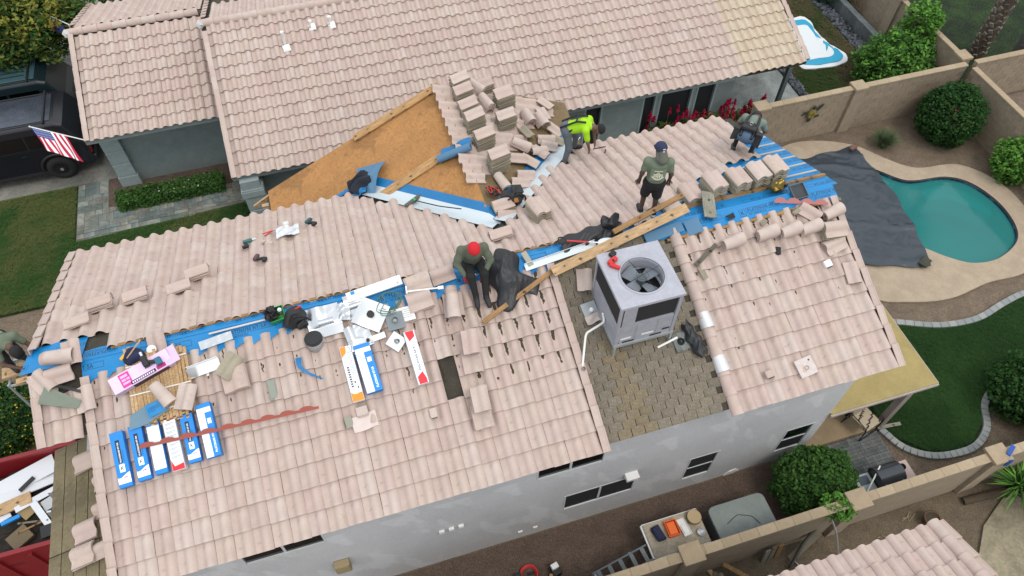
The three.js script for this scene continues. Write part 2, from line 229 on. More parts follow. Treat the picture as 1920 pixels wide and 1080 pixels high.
// roof slopes (decks)
const LE = 3.80, LF = 4.07;
M.fascia = mat([0.52, 0.47, 0.43], 0.8, { map: T.grain });
const slopeNear = wpart(house, 'roof_slope', [deckGeo(NEAR, [[-4.86, 0], [9.18, 0], [9.18, LE - 0.12], [-4.86, LE - 0.12]], -0.078, 0.05)], M.deckDark);
const slopeLow = wpart(house, 'roof_slope', [deckGeo(NEAR, [[-5.6, 0.0], [-4.87, 0.0], [-4.87, 1.22], [-5.6, 1.22]], -0.078, 0.10)], M.deckDark);
const slopeFar = wpart(house, 'roof_slope', [deckGeo(FARS, [[-9.3, 0], [5.75, 0], [5.75, LF - 0.06], [-9.3, LF - 0.06]], -0.079, 0.10)], M.deckDark);
const CJ = CL.O; // junction of the cross ridge
const crossY = (x) => 5.67 - 0.42 * Math.abs(x - 2.62), farY = (z) => 6.2 + 0.375 * (z + 8.2);
{
  const slCL = wpart(house, 'roof_slope', deckGeo(CL, [[-4.45, 0], [0, 0], [-3.12, 4.83], [-4.05, 4.83]], -0.03, 0.10), M.osb); // sheathing, bare
  slCL.userData.label = 'bare orange sheathing board on the cross gable';
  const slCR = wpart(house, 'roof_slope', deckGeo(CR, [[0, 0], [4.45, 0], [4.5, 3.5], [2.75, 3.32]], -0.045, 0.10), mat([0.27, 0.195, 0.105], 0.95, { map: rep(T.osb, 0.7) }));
  // trim board nailed along the upper edge of the sheathing, gable wall under it
  const e = wpart(house, 'rake_board', metreUV(box(2.35, 0.035, 0.22, 0, 0, 0)), M.board); e.position.copy(house.worldToLocal(CL.P(-4.27, 1.2, 0.012))); e.quaternion.copy(CL.q).multiply(new THREE.Quaternion().setFromAxisAngle(V(0, 1, 0), -PI / 2 + 0.083));
  wpart(house, 'rake_board', metreUV(box(0.16, 0.05, 0.10)), M.pine).position.copy(house.worldToLocal(V(-1.95, 3.62, -13.35)));
  wpart(house, 'rafter_tail', metreUV(box(0.5, 0.09, 0.05, -2.0, 3.55, -13.0, 0, 0.25, 0.35)), M.pine);
  wpart(house, 'rafter_tail', metreUV(box(0.5, 0.09, 0.05, -2.0, 3.55, -13.6, 0, 0.25, 0.35)), M.pine);
  wpart(house, 'wall', metreUV(extr([[-1.2, 3.0], [5.3, 3.0], [5.3, 4.2], [2.62, 5.3], [-1.2, 3.65]], 0.15).translate(0, 0, -13.6)), M.stuccoGreen);
  wpart(house, 'wall', metreUV(box(0.15, 4.1, 2.6, 5.3, 2.05, -12.9)), M.stuccoGreen);
  wpart(house, 'wall', metreUV(box(0.15, 3.5, 2.2, -1.35, 1.75, -12.8)), M.stuccoGreen);
  // tiles
  const tl = new Tiler();
  const missing = (x, z, r) => x > 0.93 && x < 1.24 && (r === 4 || r === 5);
  tl.field(slopeNear, NEAR, -4.79, 27, TW, LE, 9, EX, (x, z, r) => !missing(x, z, r));
  tl.field(slopeNear, NEAR, 5.86, 11, TW, LE, 9, EX, (x, z, r, c) => !(r === 8 && c === 9));
  tl.field(slopeLow, NEAR, -5.58, 2, TW, 1.30, 3, EX, (x, z, r, c) => !(r === 2 && c === 1));
  const bare = (x) => x < 4.9 ? -8.40 : x < 5.5 ? -8.62 : x < 6.1 ? -8.95 : x < 7.0 ? -9.3 : x < 7.8 ? -9.75 : x < 8.7 ? -10.05 : -10.75;
  tl.field(slopeFar, FARS, -9.05, 50, TW, LF, 10, EX, (lx, lz) => { const x = -lx, z = -8.2 - lz * 0.936; const d = farY(z) - crossY(x); if (z < -9.15 && d < (x > 2.62 ? 0.2 : 0.13)) return false; if (x < -4.4 && z > -9.0) return false; return z < bare(x) + 0.12; });
  // the short left end of the far slope: a row set a little lower
  tl.field(slopeFar, FARS, 4.5, 4, TW, 1.15, 1, EX, null);
  for (let r = 0; r < 9; r++) { tl.piece(slopeNear, 'rake_tile', rakeR, NEAR, 9.125, LE - r * EX, 0, 0); tl.piece(slopeNear, 'rake_tile', rakeL, NEAR, -4.82, LE - r * EX + 0.03, 0.0, 0); tl.piece(slopeNear, 'rake_tile', rakeR, NEAR, 3.22, LE - r * EX, 0.0, 0); }
  for (let r = 0; r < 10; r++) tl.piece(slopeNear, 'ridge_tile', barrelG, NEAR, 5.76, LE - 0.2 - r * 0.365, -0.03, 0);
  for (let r = 0; r < 3; r++) tl.piece(slopeLow, 'rake_tile', rakeL, NEAR, -5.6, 1.3 - r * EX, 0, 0);
  for (let r = 0; r < 9; r++) tl.piece(slopeFar, 'rake_tile', rakeR, FARS, 5.72, LF - r * EX, 0, 0);
  tl.field(slCR, CR, 0.25, 14, TW, 3.3, 9, EX, (lx, lz, r) => { const z = -9.6 - lx, x = 2.62 + lz * 0.922; const d = crossY(x) - farY(z); return d > 0.38 && (r > 1 ? true : z < -12.75) && !(r >= 3 && r <= 5 && z > -11.6 && rnd() < 0.5); });
  tl.build(330);
  // shingled part of the near slope round the air conditioner
  const sh = wpart(house, 'roof_slope', deckGeo(NEAR, [[3.18, 0.06], [5.68, 0.06], [5.68, LE - 0.12], [3.18, LE - 0.12]], -0.055, 0.02), M.deckDark);
  const shC = [[0.285, 0.255, 0.205], [0.305, 0.275, 0.222], [0.262, 0.236, 0.19], [0.295, 0.262, 0.21], [0.32, 0.288, 0.232], [0.275, 0.25, 0.205]].map((c) => mat(c, 0.96, { map: T.speck })), shRust = [[0.305, 0.256, 0.178], [0.318, 0.265, 0.180], [0.295, 0.25, 0.176]].map((c) => mat(c, 0.96, { map: T.speck }));
  const shG = [0, 1, 2].map((k) => { const g = metreUV(box(0.240 - k * 0.003, 0.014, 0.17)); const u = g.attributes.uv; for (let i = 0; i < u.count; i++) u.setXY(i, u.getX(i) + k * 0.31, u.getY(i) + k * 0.17); return g; });
  for (let r = 0; r < 24; r++) for (let c = 0; c < 11; c++) { const x = 3.16 + (r % 2) * 0.125 + c * 0.25, lz = LE - 0.2 - r * 0.147; if (x > 5.64 || lz < 0.2) continue; const rust = lz > 1.9 && Math.abs(x - (3.93 - (lz - 2.6) * 0.03)) < 0.14 + 0.05 * rnd() + (lz > 3 ? 0.08 : 0); const o = shade(new THREE.Mesh(pick(shG), pick(rust ? shRust : shC))); o.name = 'shingle'; o.position.copy(NEAR.P(Math.min(x, 5.56), lz, -0.040 + rr(-0.002, 0.003))); o.quaternion.copy(NEAR.q).multiply(new THREE.Quaternion().setFromEuler(new THREE.Euler(0.055, rr(-0.01, 0.01), 0))); scene.add(o); sh.updateWorldMatrix(true, false); sh.attach(o); }
}
// underlayment strip over the ridge, printed
{
  const print = canvasTex(1024, 256, (x, w, h) => { x.fillStyle = '#0a7cba'; x.fillRect(0, 0, w, h); x.strokeStyle = x.fillStyle = '#0a3558'; x.lineWidth = 5; x.strokeRect(60, 70, 90, 100); x.font = 'bold 86px sans-serif'; x.fillText('K', 76, 150); x.strokeRect(170, 66, 640, 66); x.font = 'bold 62px sans-serif'; x.fillText('PLATINUM HT-SA', 186, 121); x.font = 'bold 40px sans-serif'; x.fillText('UP SYNTHETIC', 190, 174); x.fillStyle = '#096a9f'; for (let i = 0; i < 60; i++) x.fillRect((i * 173) % w, (i * 91) % h, 30 + (i % 5) * 18, 2); });
  print.wrapS = print.wrapT = THREE.RepeatWrapping;
  M.bluePrint = mat([1, 1, 1], 0.5, { map: print });
  M.bluePlain = mat([0.006, 0.19, 0.47], 0.5, { map: T.grain });
  const strip = (S, x0, x1, lz0, lz1, wav, up = -0.045) => { const nx = Math.ceil(Math.abs(x1 - x0) / 0.06), nz = 5, g = new THREE.PlaneGeometry(1, 1, nx, nz).rotateX(-PI / 2), p = g.attributes.position, u = g.attributes.uv; for (let i = 0; i < p.count; i++) { const a = p.getX(i) + 0.5, b = p.getZ(i) + 0.5, lx = x0 + (x1 - x0) * a; const e = lz1 + wav * (tileH(((lx + 100) / TW + 0.05) % 1) * 0.9 - 0.02 + 0.035 * Math.sin(lx * 2.1)); const lz = lz0 + (e - lz0) * b; p.setXYZ(i, lx, up + 0.01 * Math.sin(lx * 9 + b * 4) * b + (wav ? 0.045 * b * b : 0), lz); u.setXY(i, lx / 1.42, 1 - (lz - lz0) / 0.38); } g.computeVertexNormals(); return g.applyMatrix4(new THREE.Matrix4().compose(S.O, S.q, V(1, 1, 1))); };
  wpart(house, 'underlayment', strip(NEAR, -4.9, 3.3, 0, 0.36, 1), M.bluePrint);
  wpart(house, 'underlayment', strip(NEAR, 5.35, 9.3, 0, 0.33, 0.4), M.bluePrint);
  wpart(house, 'underlayment', strip(NEAR, 3.25, 5.5, 0, 0.22, 0, -0.03), M.bluePrint);
  wpart(house, 'underlayment', strip(FARS, -4.6, 4.9, 0, 0.3, 0), M.bluePrint);
  wpart(house, 'underlayment', strip(FARS, 4.9, 5.85, 0, 0.75, 0, -0.035), M.bluePrint);
  const right = wpart(house, 'underlayment', strip(FARS, -9.42, -4.6, 0, 2.95, 0, -0.055), M.bluePrint);
  for (let k = 0; k < 7; k++) { const x0 = [6.2, 6.6, 7.0, 7.6, 8.2, 8.7, 8.9][k]; const o = part(right, 'batten', new THREE.BoxGeometry(9.38 - x0, 0.022, 0.045), mat([0.62, 0.62, 0.60], 0.8, { map: T.wood })); const p = FARS.P(-(9.38 + x0) / 2, 0.66 + k * 0.385, -0.04); right.updateWorldMatrix(true, false); o.position.copy(right.worldToLocal(p)); o.quaternion.copy(FARS.q); }
  for (const [x0, x1, lz, y] of [[-4.45, -1.2, 0.22, -0.045], [-1.2, 2.0, 0.225, -0.045], [2.0, 5.0, 0.215, -0.045], [6.3, 9.4, 0.40, -0.03]]) { const o = wpart(house, 'ridge_batten', metreUV(box(x1 - x0 - 0.01, 0.05, 0.07)), M.pineDark); o.position.copy(house.worldToLocal(FARS.P(-(x0 + x1) / 2, lz, y))); o.quaternion.copy(FARS.q); }
  { const o = wpart(house, 'ridge_batten', metreUV(box(3.75, 0.04, 0.05)), M.pineDark); o.position.copy(house.worldToLocal(NEAR.P(7.45, 0.37, -0.02))); o.quaternion.copy(NEAR.q); }
  // valley membrane and metal, both sides of the cross gable
  const valley = (sx, name, off0, off1, m, up, t0, t1, far) => { const d = V(sx * 1, -0.42, -1.12), P = (t, o, u) => { // along the valley by t (in x), offset o across
      const b = CJ.clone().addScaledVector(d, t); const px = b.x - sx * o * 0.75, pz = b.z - o * 0.66; const y = o > 0 ? crossY(px) - 0.022 : farY(pz) - 0.022; return V(px, y + u, pz); };
    const n = 24, pos = [], uv = [], idx = []; for (let i = 0; i <= n; i++) { const t = t0 + (t1 - t0) * i / n; for (let j = 0; j <= 4; j++) { const o = off0 + (off1 - off0) * j / 4, p = P(t, o, up); pos.push(p.x, p.y, p.z); uv.push(t, o); } } for (let i = 0; i < n; i++) for (let j = 0; j < 4; j++) { const k = i * 5 + j; idx.push(k, k + 1, k + 5, k + 1, k + 6, k + 5); }
    const g = new THREE.BufferGeometry(); g.setAttribute('position', new THREE.Float32BufferAttribute(pos, 3)); g.setAttribute('uv', new THREE.Float32BufferAttribute(uv, 2)); g.setIndex(idx); g.computeVertexNormals(); return wpart(house, name, g, m); };
  M.valleyMetal = mat([0.55, 0.62, 0.66], 0.45, { metalness: 0.25 });
  valley(-1, 'valley_membrane', -0.1, 0.36, M.bluePlain, 0.012, -0.1, 2.25); valley(-1, 'valley_flashing', -0.22, 0.15, M.valleyMetal, 0.026, -0.1, 2.3);
  valley(1, 'valley_membrane', -0.16, 0.22, M.bluePlain, 0.012, 0.05, 2.75); valley(1, 'valley_flashing', -0.36, 0.0, M.valleyMetal, 0.026, 0.05, 2.75);
}
// stripped plank roof at the end of the house
{
  const sr = wpart(house, 'side_roof', metreUV(box(1.2, 0.08, 4.0, -5.52, 4.44, -5.75, 0, 0, 0.28)), M.deckDark);
  sr.userData.label = 'weathered bare plank strip of roof beside the dumpster';
  const cs = [[0.25, 0.215, 0.13], [0.22, 0.185, 0.115], [0.27, 0.23, 0.145]].map((c) => mat(c, 0.97, { map: rep(T.osb, 0.8) }));
  for (let k = 0; k < 5; k++) for (let j = 0; j < 2; j++) { const o = wpart(house, 'plank', metreUV(box(0.218, 0.02, 1.98)), pick(cs)); sr.attach(o); const u = -6.0 + k * 0.226; o.position.copy(sr.worldToLocal(V(u, 4.505 + (u + 5.5) * 0.288 + rr(-0.004, 0.004), -6.75 + j * 2.0))); o.rotation.set(0, 0, 0); o.quaternion.setFromEuler(new THREE.Euler(0, 0, 0.28)); }
  wpart(house, 'wall', metreUV(box(0.9, 4.0, 3.6, -5.25, 2.0, -5.7)), M.stuccoWhite);
}

// ================= the green-walled house behind =================
const farHouse = thing('green_house', 'grey green stucco house with complete pink tile roof behind', 'house', [4, 0, -19]);
{
  const P = 0.375, A = frame([0, 4.3, -20.13], 0, P), B = frame([0, 4.3, -20.13], PI, P), C = frame([0, 3.84, -21.47], 0, P), D = frame([0, 3.84, -21.47], PI, P);
  const la = 4.55 / 0.9363, lc = 3.32 / 0.9363, w = 0.262, ex = 0.372;
  const s1 = wpart(farHouse, 'roof_slope', deckGeo(A, [[-2.85, 0], [14.35, 0], [14.35, la - 0.05], [-2.85, la - 0.05]], -0.078, 0.1), M.deckDark);
  const s2 = wpart(farHouse, 'roof_slope', deckGeo(B, [[-14.35, 0], [2.85, 0], [2.85, la], [-14.35, la]], -0.079, 0.1), M.deckDark);
  const s3 = wpart(farHouse, 'roof_slope', deckGeo(C, [[-6.58, 0], [-2.87, 0], [-2.87, lc - 0.05], [-6.58, lc - 0.05]], -0.078, 0.1), M.deckDark);
  const s4 = wpart(farHouse, 'roof_slope', deckGeo(D, [[2.87, 0], [6.58, 0], [6.58, lc], [2.87, lc]], -0.079, 0.1), M.deckDark);
  const tl = new Tiler();
  tl.field(s1, A, -2.72, 57, w, la, 13, ex, null);
  tl.field(s1, A, -2.72 + 57 * w, 8, w, la - 0.03, 13, ex, null, 0.02);
  tl.field(s3, C, -6.45, 14, w, lc, 9, ex, null);
  tl.field(s4, D, 2.95, 14, w, lc, 8, ex, null);
  tl.field(s2, B, -6.0, 33, w, la, 13, ex, (x, z) => z < 2.2);
  for (let r = 0; r < 12; r++) tl.piece(s1, 'rake_tile', rakeL, A, -2.755, la - r * ex, 0.02);
  for (let r = 0; r < 12; r++) tl.piece(s1, 'rake_tile', rakeR, A, 14.33, la - 0.1 - r * ex, 0.02);
  for (let r = 0; r < 9; r++) tl.piece(s3, 'rake_tile', rakeL, C, -6.49, lc - r * ex, 0.02);
  for (let r = 0; r < 12; r++) tl.piece(s2, 'rake_tile', rakeR, B, 2.76, la - r * ex, 0.02);
  for (let r = 0; r < 8; r++) tl.piece(s4, 'rake_tile', rakeR, D, 6.54, lc - r * ex, 0.02);
  for (let k = 0; k < 9; k++) tl.piece(s3, 'ridge_tile', barrelG, C, -6.4 + k * 0.40, 0.0, -0.02, PI / 2);
  for (let k = 0; k < 24; k++) tl.piece(s1, 'ridge_tile', barrelG, A, -2.7 + k * 0.40, 0.0, -0.02, PI / 2);
  tl.build(300);
  for (const [S, x0, x1, n] of [[C, -6.62, -6.5, 1], [A, -2.86, -2.74, 1]]) { const o = wpart(farHouse, 'mortar_cap', jiggle(rbox(0.17, 0.15, 0.22, 0.05), 0.02, 30, 2), mat([0.46, 0.47, 0.46], 0.95)); o.position.copy(farHouse.worldToLocal(S.P(x0, 0.06, 0.02))); }
  // walls
  wpart(farHouse, 'wall', metreUV(box(0.18, 2.5, 2.9, -2.7, 1.25, -17.7)), M.stuccoGreen);
  const hz = -16.15, ops = [[7.35, 7.95, 0.05, 2.05], [9.25, 9.72, 0.3, 2.1], [9.82, 10.95, 0.3, 2.1], [11.05, 11.75, 0.05, 2.1]];
  wpart(farHouse, 'wall', metreUV(extr([[-2.7, 0], [12.35, 0], [12.35, 2.5], [-2.7, 2.5]], 0.18, { holes: ops.map((a) => [[a[0], a[2]], [a[1], a[2]], [a[1], a[3]], [a[0], a[3]]]) }).translate(0, 0, hz - 0.18)), M.stuccoGreen);
  for (const [x0, x1, y0, y1] of ops) { const f = wpart(farHouse, 'window', [box(0.06, y1 - y0, 0.12, x0 + 0.03, (y0 + y1) / 2, hz - 0.05), box(0.06, y1 - y0, 0.12, x1 - 0.03, (y0 + y1) / 2, hz - 0.05), box(x1 - x0 - 0.12, 0.06, 0.12, (x0 + x1) / 2, y0 + 0.03, hz - 0.05)], M.trimGreen); const p = wpart(farHouse, 'pane', box(x1 - x0 - 0.12, y1 - y0 - 0.06, 0.02, (x0 + x1) / 2, (y0 + y1) / 2 + 0.03, hz - 0.1), M.screen); f.attach(p); }
  wpart(farHouse, 'wall', metreUV(box(0.18, 2.5, 7.8, 12.26, 1.25, -20.2)), M.stuccoGreen);
  wpart(farHouse, 'wall', metreUV(box(3.6, 2.45, 0.18, -4.75, 1.225, -19.22)), M.stuccoGreen);
  wpart(farHouse, 'wall', metreUV(box(0.18, 2.9, 4.6, -6.45, 1.45, -21.5)), M.stuccoGreen);
  wpart(farHouse, 'fascia_board', box(3.7, 0.14, 0.03, -4.75, 2.5, -18.22), M.stuccoGreen);
  wpart(farHouse, 'fascia_board', box(15.1, 0.14, 0.03, 4.7, 2.5, -15.66), M.stuccoGreen);
  // banded corner pilasters
  const pil = (x, z) => { const p = wpart(farHouse, 'pilaster', metreUV(merge([box(0.5, 2.45, 0.5, x, 1.225, z), box(0.58, 0.36, 0.58, x, 0.18, z), box(0.60, 0.2, 0.60, x, 2.0, z), box(0.56, 0.05, 0.56, x, 2.13, z)])), M.trimGreen); for (let k = 0; k < 3; k++) { const b = wpart(farHouse, 'stone_band', metreUV(rbox(0.53, 0.47, 0.53, 0.02, x, 0.62 + k * 0.5, z)), M.trimGreen); p.attach(b); } };
  pil(-6.3, -19.25); pil(-2.45, -15.75);
  // patio cover on the end of the house
  wpart(farHouse, 'patio_beam', box(0.12, 0.16, 2.6, 14.3, 2.42, -17.1), mat([0.075, 0.10, 0.105], 0.8));
  wpart(farHouse, 'patio_beam', box(2.0, 0.14, 0.1, 13.35, 2.42, -15.95), mat([0.10, 0.13, 0.135], 0.8));
  wpart(farHouse, 'patio_post', box(0.13, 2.34, 0.13, 14.47, 1.17, -16.42), mat([0.085, 0.115, 0.12], 0.8));
  // plumbing vents patched with foil
  for (const [x, z, h] of [[-0.72, -19.05, 0.40], [0.1, -19.55, 0.08], [0.65, -19.5, 0.16]]) { const v = wpart(farHouse, 'vent_pipe', [cyl(0.035, 0.035, h, 0, h / 2, 0), cyl(0.05, 0.05, 0.07, 0, h, 0)], M.white); v.position.copy(farHouse.worldToLocal(A.at(x, z))); const f = wpart(farHouse, 'vent_flashing', jiggle(sheet(0.2, 0.22, 8, 8, (a, b) => 0.03 + 0.02 * Math.sin(a * 20) + 0.06 * Math.max(0, 1 - Math.hypot(a, b) * 7)), 0.01, 20, 4), M.white); f.position.copy(farHouse.worldToLocal(A.at(x + 0.02, z + 0.12, 0.0))); f.quaternion.copy(A.q); v.attach(f); }
}
// ================= ground, paving, pool =================
M.dirt = mat([0.235, 0.19, 0.135], 1, { map: rep(T.speck, 0.7), bumpMap: rep(T.bump, 1.5), bumpScale: 0.01 });
M.gravel = mat([0.335, 0.265, 0.20], 1, { map: rep(T.speck, 0.6), bumpMap: rep(T.bump, 2), bumpScale: 0.02 });
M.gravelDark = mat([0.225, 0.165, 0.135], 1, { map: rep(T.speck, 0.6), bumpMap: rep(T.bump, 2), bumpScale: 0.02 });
M.gravelPink = mat([0.42, 0.33, 0.285], 1, { map: rep(T.speck, 0.8), bumpMap: rep(T.bump, 2), bumpScale: 0.02 });
M.turf = mat([0.05, 0.13, 0.028], 1, { map: rep(T.grass, 0.3), bumpMap: rep(T.bump, 2), bumpScale: 0.015 });
M.lawn = mat([0.17, 0.21, 0.11], 1, { map: rep(T.lawn, 0.22), bumpMap: rep(T.bump, 2), bumpScale: 0.015 });
M.lawnBack = mat([0.115, 0.145, 0.055], 1, { map: rep(T.lawn, 0.2), bumpMap: rep(T.bump, 2), bumpScale: 0.015 });
M.concrete = mat([0.33, 0.315, 0.28], 0.95, { map: rep(T.slate, 0.35) });
M.patioGrey = mat([0.36, 0.39, 0.385], 0.9, { map: rep(T.slate, 0.5) });
M.deck = mat([0.455, 0.365, 0.265], 0.95, { map: rep(T.grain, 0.5) });
M.tan = mat([0.40, 0.315, 0.125], 0.9, { map: rep(T.grain, 0.7) });
M.slabTan = mat([0.40, 0.30, 0.185], 0.95, { map: rep(T.grain, 0.6) });
const poolEdge = smoothLoop([[16.09, -13.0], [16.85, -12.24], [18.08, -12.04], [18.71, -11.56], [19.0, -10.66], [18.9, -9.75], [18.48, -9.15], [17.56, -8.78], [16.76, -8.84], [16.22, -9.2], [15.75, -9.7], [14.9, -10.6], [14.4, -11.8], [14.55, -13.0], [15.3, -13.45]], 90);
const deckEdge = smoothLoop([[14.0, -14.72], [15.05, -14.62], [16.09, -14.09], [16.74, -13.26], [17.45, -12.62], [18.83, -12.36], [19.55, -11.35], [19.62, -10.2], [19.2, -8.75], [17.98, -8.15], [16.7, -8.14], [15.34, -7.98], [14.19, -8.2], [13.2, -8.7], [12.6, -10.4], [12.6, -12.6], [13.0, -14.2]], 110);
struct('ground', slab([[-150, -150], [150, -150], [150, 150], [-150, 150]], -0.3, 0, [poolEdge]), M.dirt);
const sheetOn = (name, pts, y, m, holes) => struct(name, slab(pts, 0.0008 * 0 + y - 0.003, y, holes), m);
sheetOn('gravel_yard', [[9.0, -14.9], [20.15, -14.9], [20.15, -3.4], [9.0, -3.4]], 0.004, M.gravel, [poolEdge]);
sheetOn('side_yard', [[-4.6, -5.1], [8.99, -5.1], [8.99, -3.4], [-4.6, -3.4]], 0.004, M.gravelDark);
sheetOn('pool_deck', deckEdge, 0.05, M.deck, [poolEdge]);
{ // kerb of the pool deck, score joints
  const w = deckEdge.concat([deckEdge[0]]); const g = []; for (let i = 0; i < w.length - 1; i++) { const [a, b] = w[i], [c, d] = w[i + 1], L = Math.hypot(c - a, d - b); g.push(box(L + 0.01, 0.05, 0.03, (a + c) / 2, 0.027, (b + d) / 2, 0, -Math.atan2(d - b, c - a), 0)); } struct('pool_deck_edge', metreUV(merge(g)), M.deck);
}
{ // basin, waterline tiles, water
  const inn = poolEdge.map(([x, z]) => V(x, 0, z)), c = V(16.7, 0, -11), n = inn.length, pos = [], idx = [], prof = [[1.0, 0], [0.992, -0.5], [0.96, -0.9], [0.8, -1.35], [0.4, -1.6], [0, -1.65]];
  for (const [s, y] of prof) for (const p of inn) pos.push(c.x + (p.x - c.x) * s, y, c.z + (p.z - c.z) * s);
  for (let k = 0; k < prof.length - 1; k++) for (let i = 0; i < n; i++) { const a = k * n + i, b = k * n + (i + 1) % n; idx.push(a, b, a + n, b, b + n, a + n); }
  const g = new THREE.BufferGeometry(); g.setAttribute('position', new THREE.Float32BufferAttribute(pos, 3)); g.setIndex(idx); g.computeVertexNormals();
  struct('pool_basin', metreUV(g), mat([0.55, 0.80, 0.76], 0.9, { map: rep(T.grain, 0.3) }));
  struct('pool_step', slab(smoothLoop([[17.35, -11.95], [18.1, -11.98], [18.7, -11.5], [18.98, -10.7], [18.75, -10.45], [18.35, -11.0], [17.9, -11.4], [17.4, -11.55]], 50), -0.9, -0.3), mat([0.72, 0.86, 0.84], 0.9));
  const wl = struct('pool_waterline', slab(poolEdge, -0.16, 0.0, [poolEdge.map(([x, z]) => [c.x + (x - c.x) * 0.993, c.z + (z - c.z) * 0.993])]), mat([0.03, 0.06, 0.10], 0.3));
  const tg = metreUV(box(0.13, 0.07, 0.012)), tm = [[0.02, 0.05, 0.10], [0.04, 0.10, 0.16], [0.015, 0.03, 0.06]].map((q) => mat(q, 0.25));
  const per = new THREE.CatmullRomCurve3(poolEdge.map(([x, z]) => V(c.x + (x - c.x) * 0.991, -0.042, c.z + (z - c.z) * 0.991)), true); const N = 100; for (let i = 0; i < N; i++) { const p = per.getPointAt(i / N), t = per.getTangentAt(i / N); if (p.x < 15.2) continue; const o = part(wl, 'pool_tile', tg, pick(tm)); o.position.copy(p); o.rotation.y = -Math.atan2(t.z, t.x); }
  const wg = new THREE.ShapeGeometry(shape(poolEdge.map(([x, z]) => [c.x + (x - c.x) * 0.99, -(c.z + (z - c.z) * 0.99)])), 1).rotateX(-PI / 2).translate(0, -0.075, 0);
  struct('pool_water', metreUV(wg), new THREE.MeshPhysicalMaterial({ color: lin(0.055, 0.36, 0.35), transmission: 0.6, thickness: 0, roughness: 0.05, ior: 1.33, bumpMap: rep(T.stucco, 0.25), bumpScale: 0.01, side: THREE.DoubleSide }));
}
// artificial turf with kerb stones
const curb1 = [[11.4, -8.4], [12.4, -8.05], [13.37, -7.72], [14.48, -7.28], [15.59, -7.17], [16.65, -7.40], [17.44, -7.51], [18.6, -7.3], [19.3, -6.6]], curb2 = [[11.2, -5.07], [11.45, -4.5], [11.95, -4.12], [12.6, -3.98], [13.2, -4.02], [13.75, -4.35], [14.1, -4.9], [14.6, -5.2], [15.3, -5.3]];
struct('turf', slab([[11.2, -8.4], ...smoothLine(curb1, 30), [19.3, -5.6], ...smoothLine(curb2, 30).reverse(), [11.2, -5.2]], 0.005, 0.03), M.turf);
const kerbM = [[0.30, 0.32, 0.315], [0.34, 0.355, 0.345], [0.27, 0.29, 0.29]].map((c) => mat(c, 0.9, { map: T.grain }));
for (const [line, n, label] of [[curb1, 36, 'grey stone kerb curving between pool gravel and turf'], [curb2, 32, 'grey stone kerb curving round the turf beside the fence']]) {
  const t = thing('stone_kerb', label, 'kerb', [line[3][0], 0, line[3][1]]); const p = smoothLine(line, n), g = metreUV(rbox(1, 0.10, 0.17, 0.012));
  for (let i = 0; i < n; i++) { const [a, b] = p[i], [c, d] = p[i + 1], L = Math.hypot(c - a, d - b); const o = wpart(t, 'kerb_stone', g, pick(kerbM)); o.scale.x = L - 0.008; o.position.set((a + c) / 2 - line[3][0], 0.05, (b + d) / 2 - line[3][1]); o.rotation.y = -Math.atan2(d - b, c - a); }
}
// ---- front of the plot: lawn, walkway, driveway
sheetOn('lawn', [[-30, -14.85], [-1.45, -14.85], [-1.45, -17.3], [-7.91, -17.05], [-7.88, -19.38], [-30, -19.4]], 0.02, M.lawn);
sheetOn('driveway', [[-30, -19.42], [-7.0, -19.42], [-6.6, -19.42], [-6.6, -32], [-30, -32]], 0.008, M.concrete);
sheetOn('planting_bed', [[-6.98, -18.16], [-2.8, -18.16], [-2.8, -19.2], [-6.98, -19.42]], 0.006, M.gravelDark);
sheetOn('gravel_strip', [[-30, -9], [-4.6, -9], [-4.6, -14.83], [-30, -14.83]], 0.005, M.gravel);
{ // walkway of mixed stone slabs
  const wk = struct('walkway', slab([[-7.89, -19.37], [-6.99, -19.42], [-6.99, -18.16], [-2.72, -18.1], [-1.5, -18.0], [-1.5, -17.33], [-7.89, -17.06]], 0.002, 0.018), M.concrete);
  const ms = [[0.26, 0.30, 0.28], [0.34, 0.36, 0.32], [0.22, 0.27, 0.26], [0.40, 0.40, 0.35], [0.30, 0.33, 0.32], [0.33, 0.31, 0.26]].map((c, i) => mat(c, 0.85, { map: rep(T.slate, 0.8 + i * 0.1) })), gs = [0, 1, 2].map((k) => { const g = metreUV(rbox(1, 0.02, 1, 0.004)); g.attributes.uv.array.forEach((v, i, a) => { a[i] = v * 0.4 + k * 0.3; }); return g; });
  const put = (x0, z0, w, d) => { const o = part(wk, 'slab', pick(gs), pick(ms)); o.scale.set(w - 0.008, 1, d - 0.008); o.position.set(x0 + w / 2, 0.024 + rr(0, 0.003), z0 + d / 2); };
  const fill = (x0, x1, z0, z1) => { const c = 0.205; let z = z0; let row = 0; while (z < z1 - 0.02) { const d = Math.min(row++ % 3 === 1 ? c * 1.5 : c, z1 - z); let x = x0; while (x < x1 - 0.02) { const w = Math.min(pick([c, c * 1.5, c * 2]), x1 - x); put(x, z, w, d); x += w; } z += d; } };
  fill(-7.88, -7.0, -19.36, -18.17); fill(-7.88, -1.55, -18.17, -17.32); fill(-7.88, -4.5, -17.31, -17.12);
}
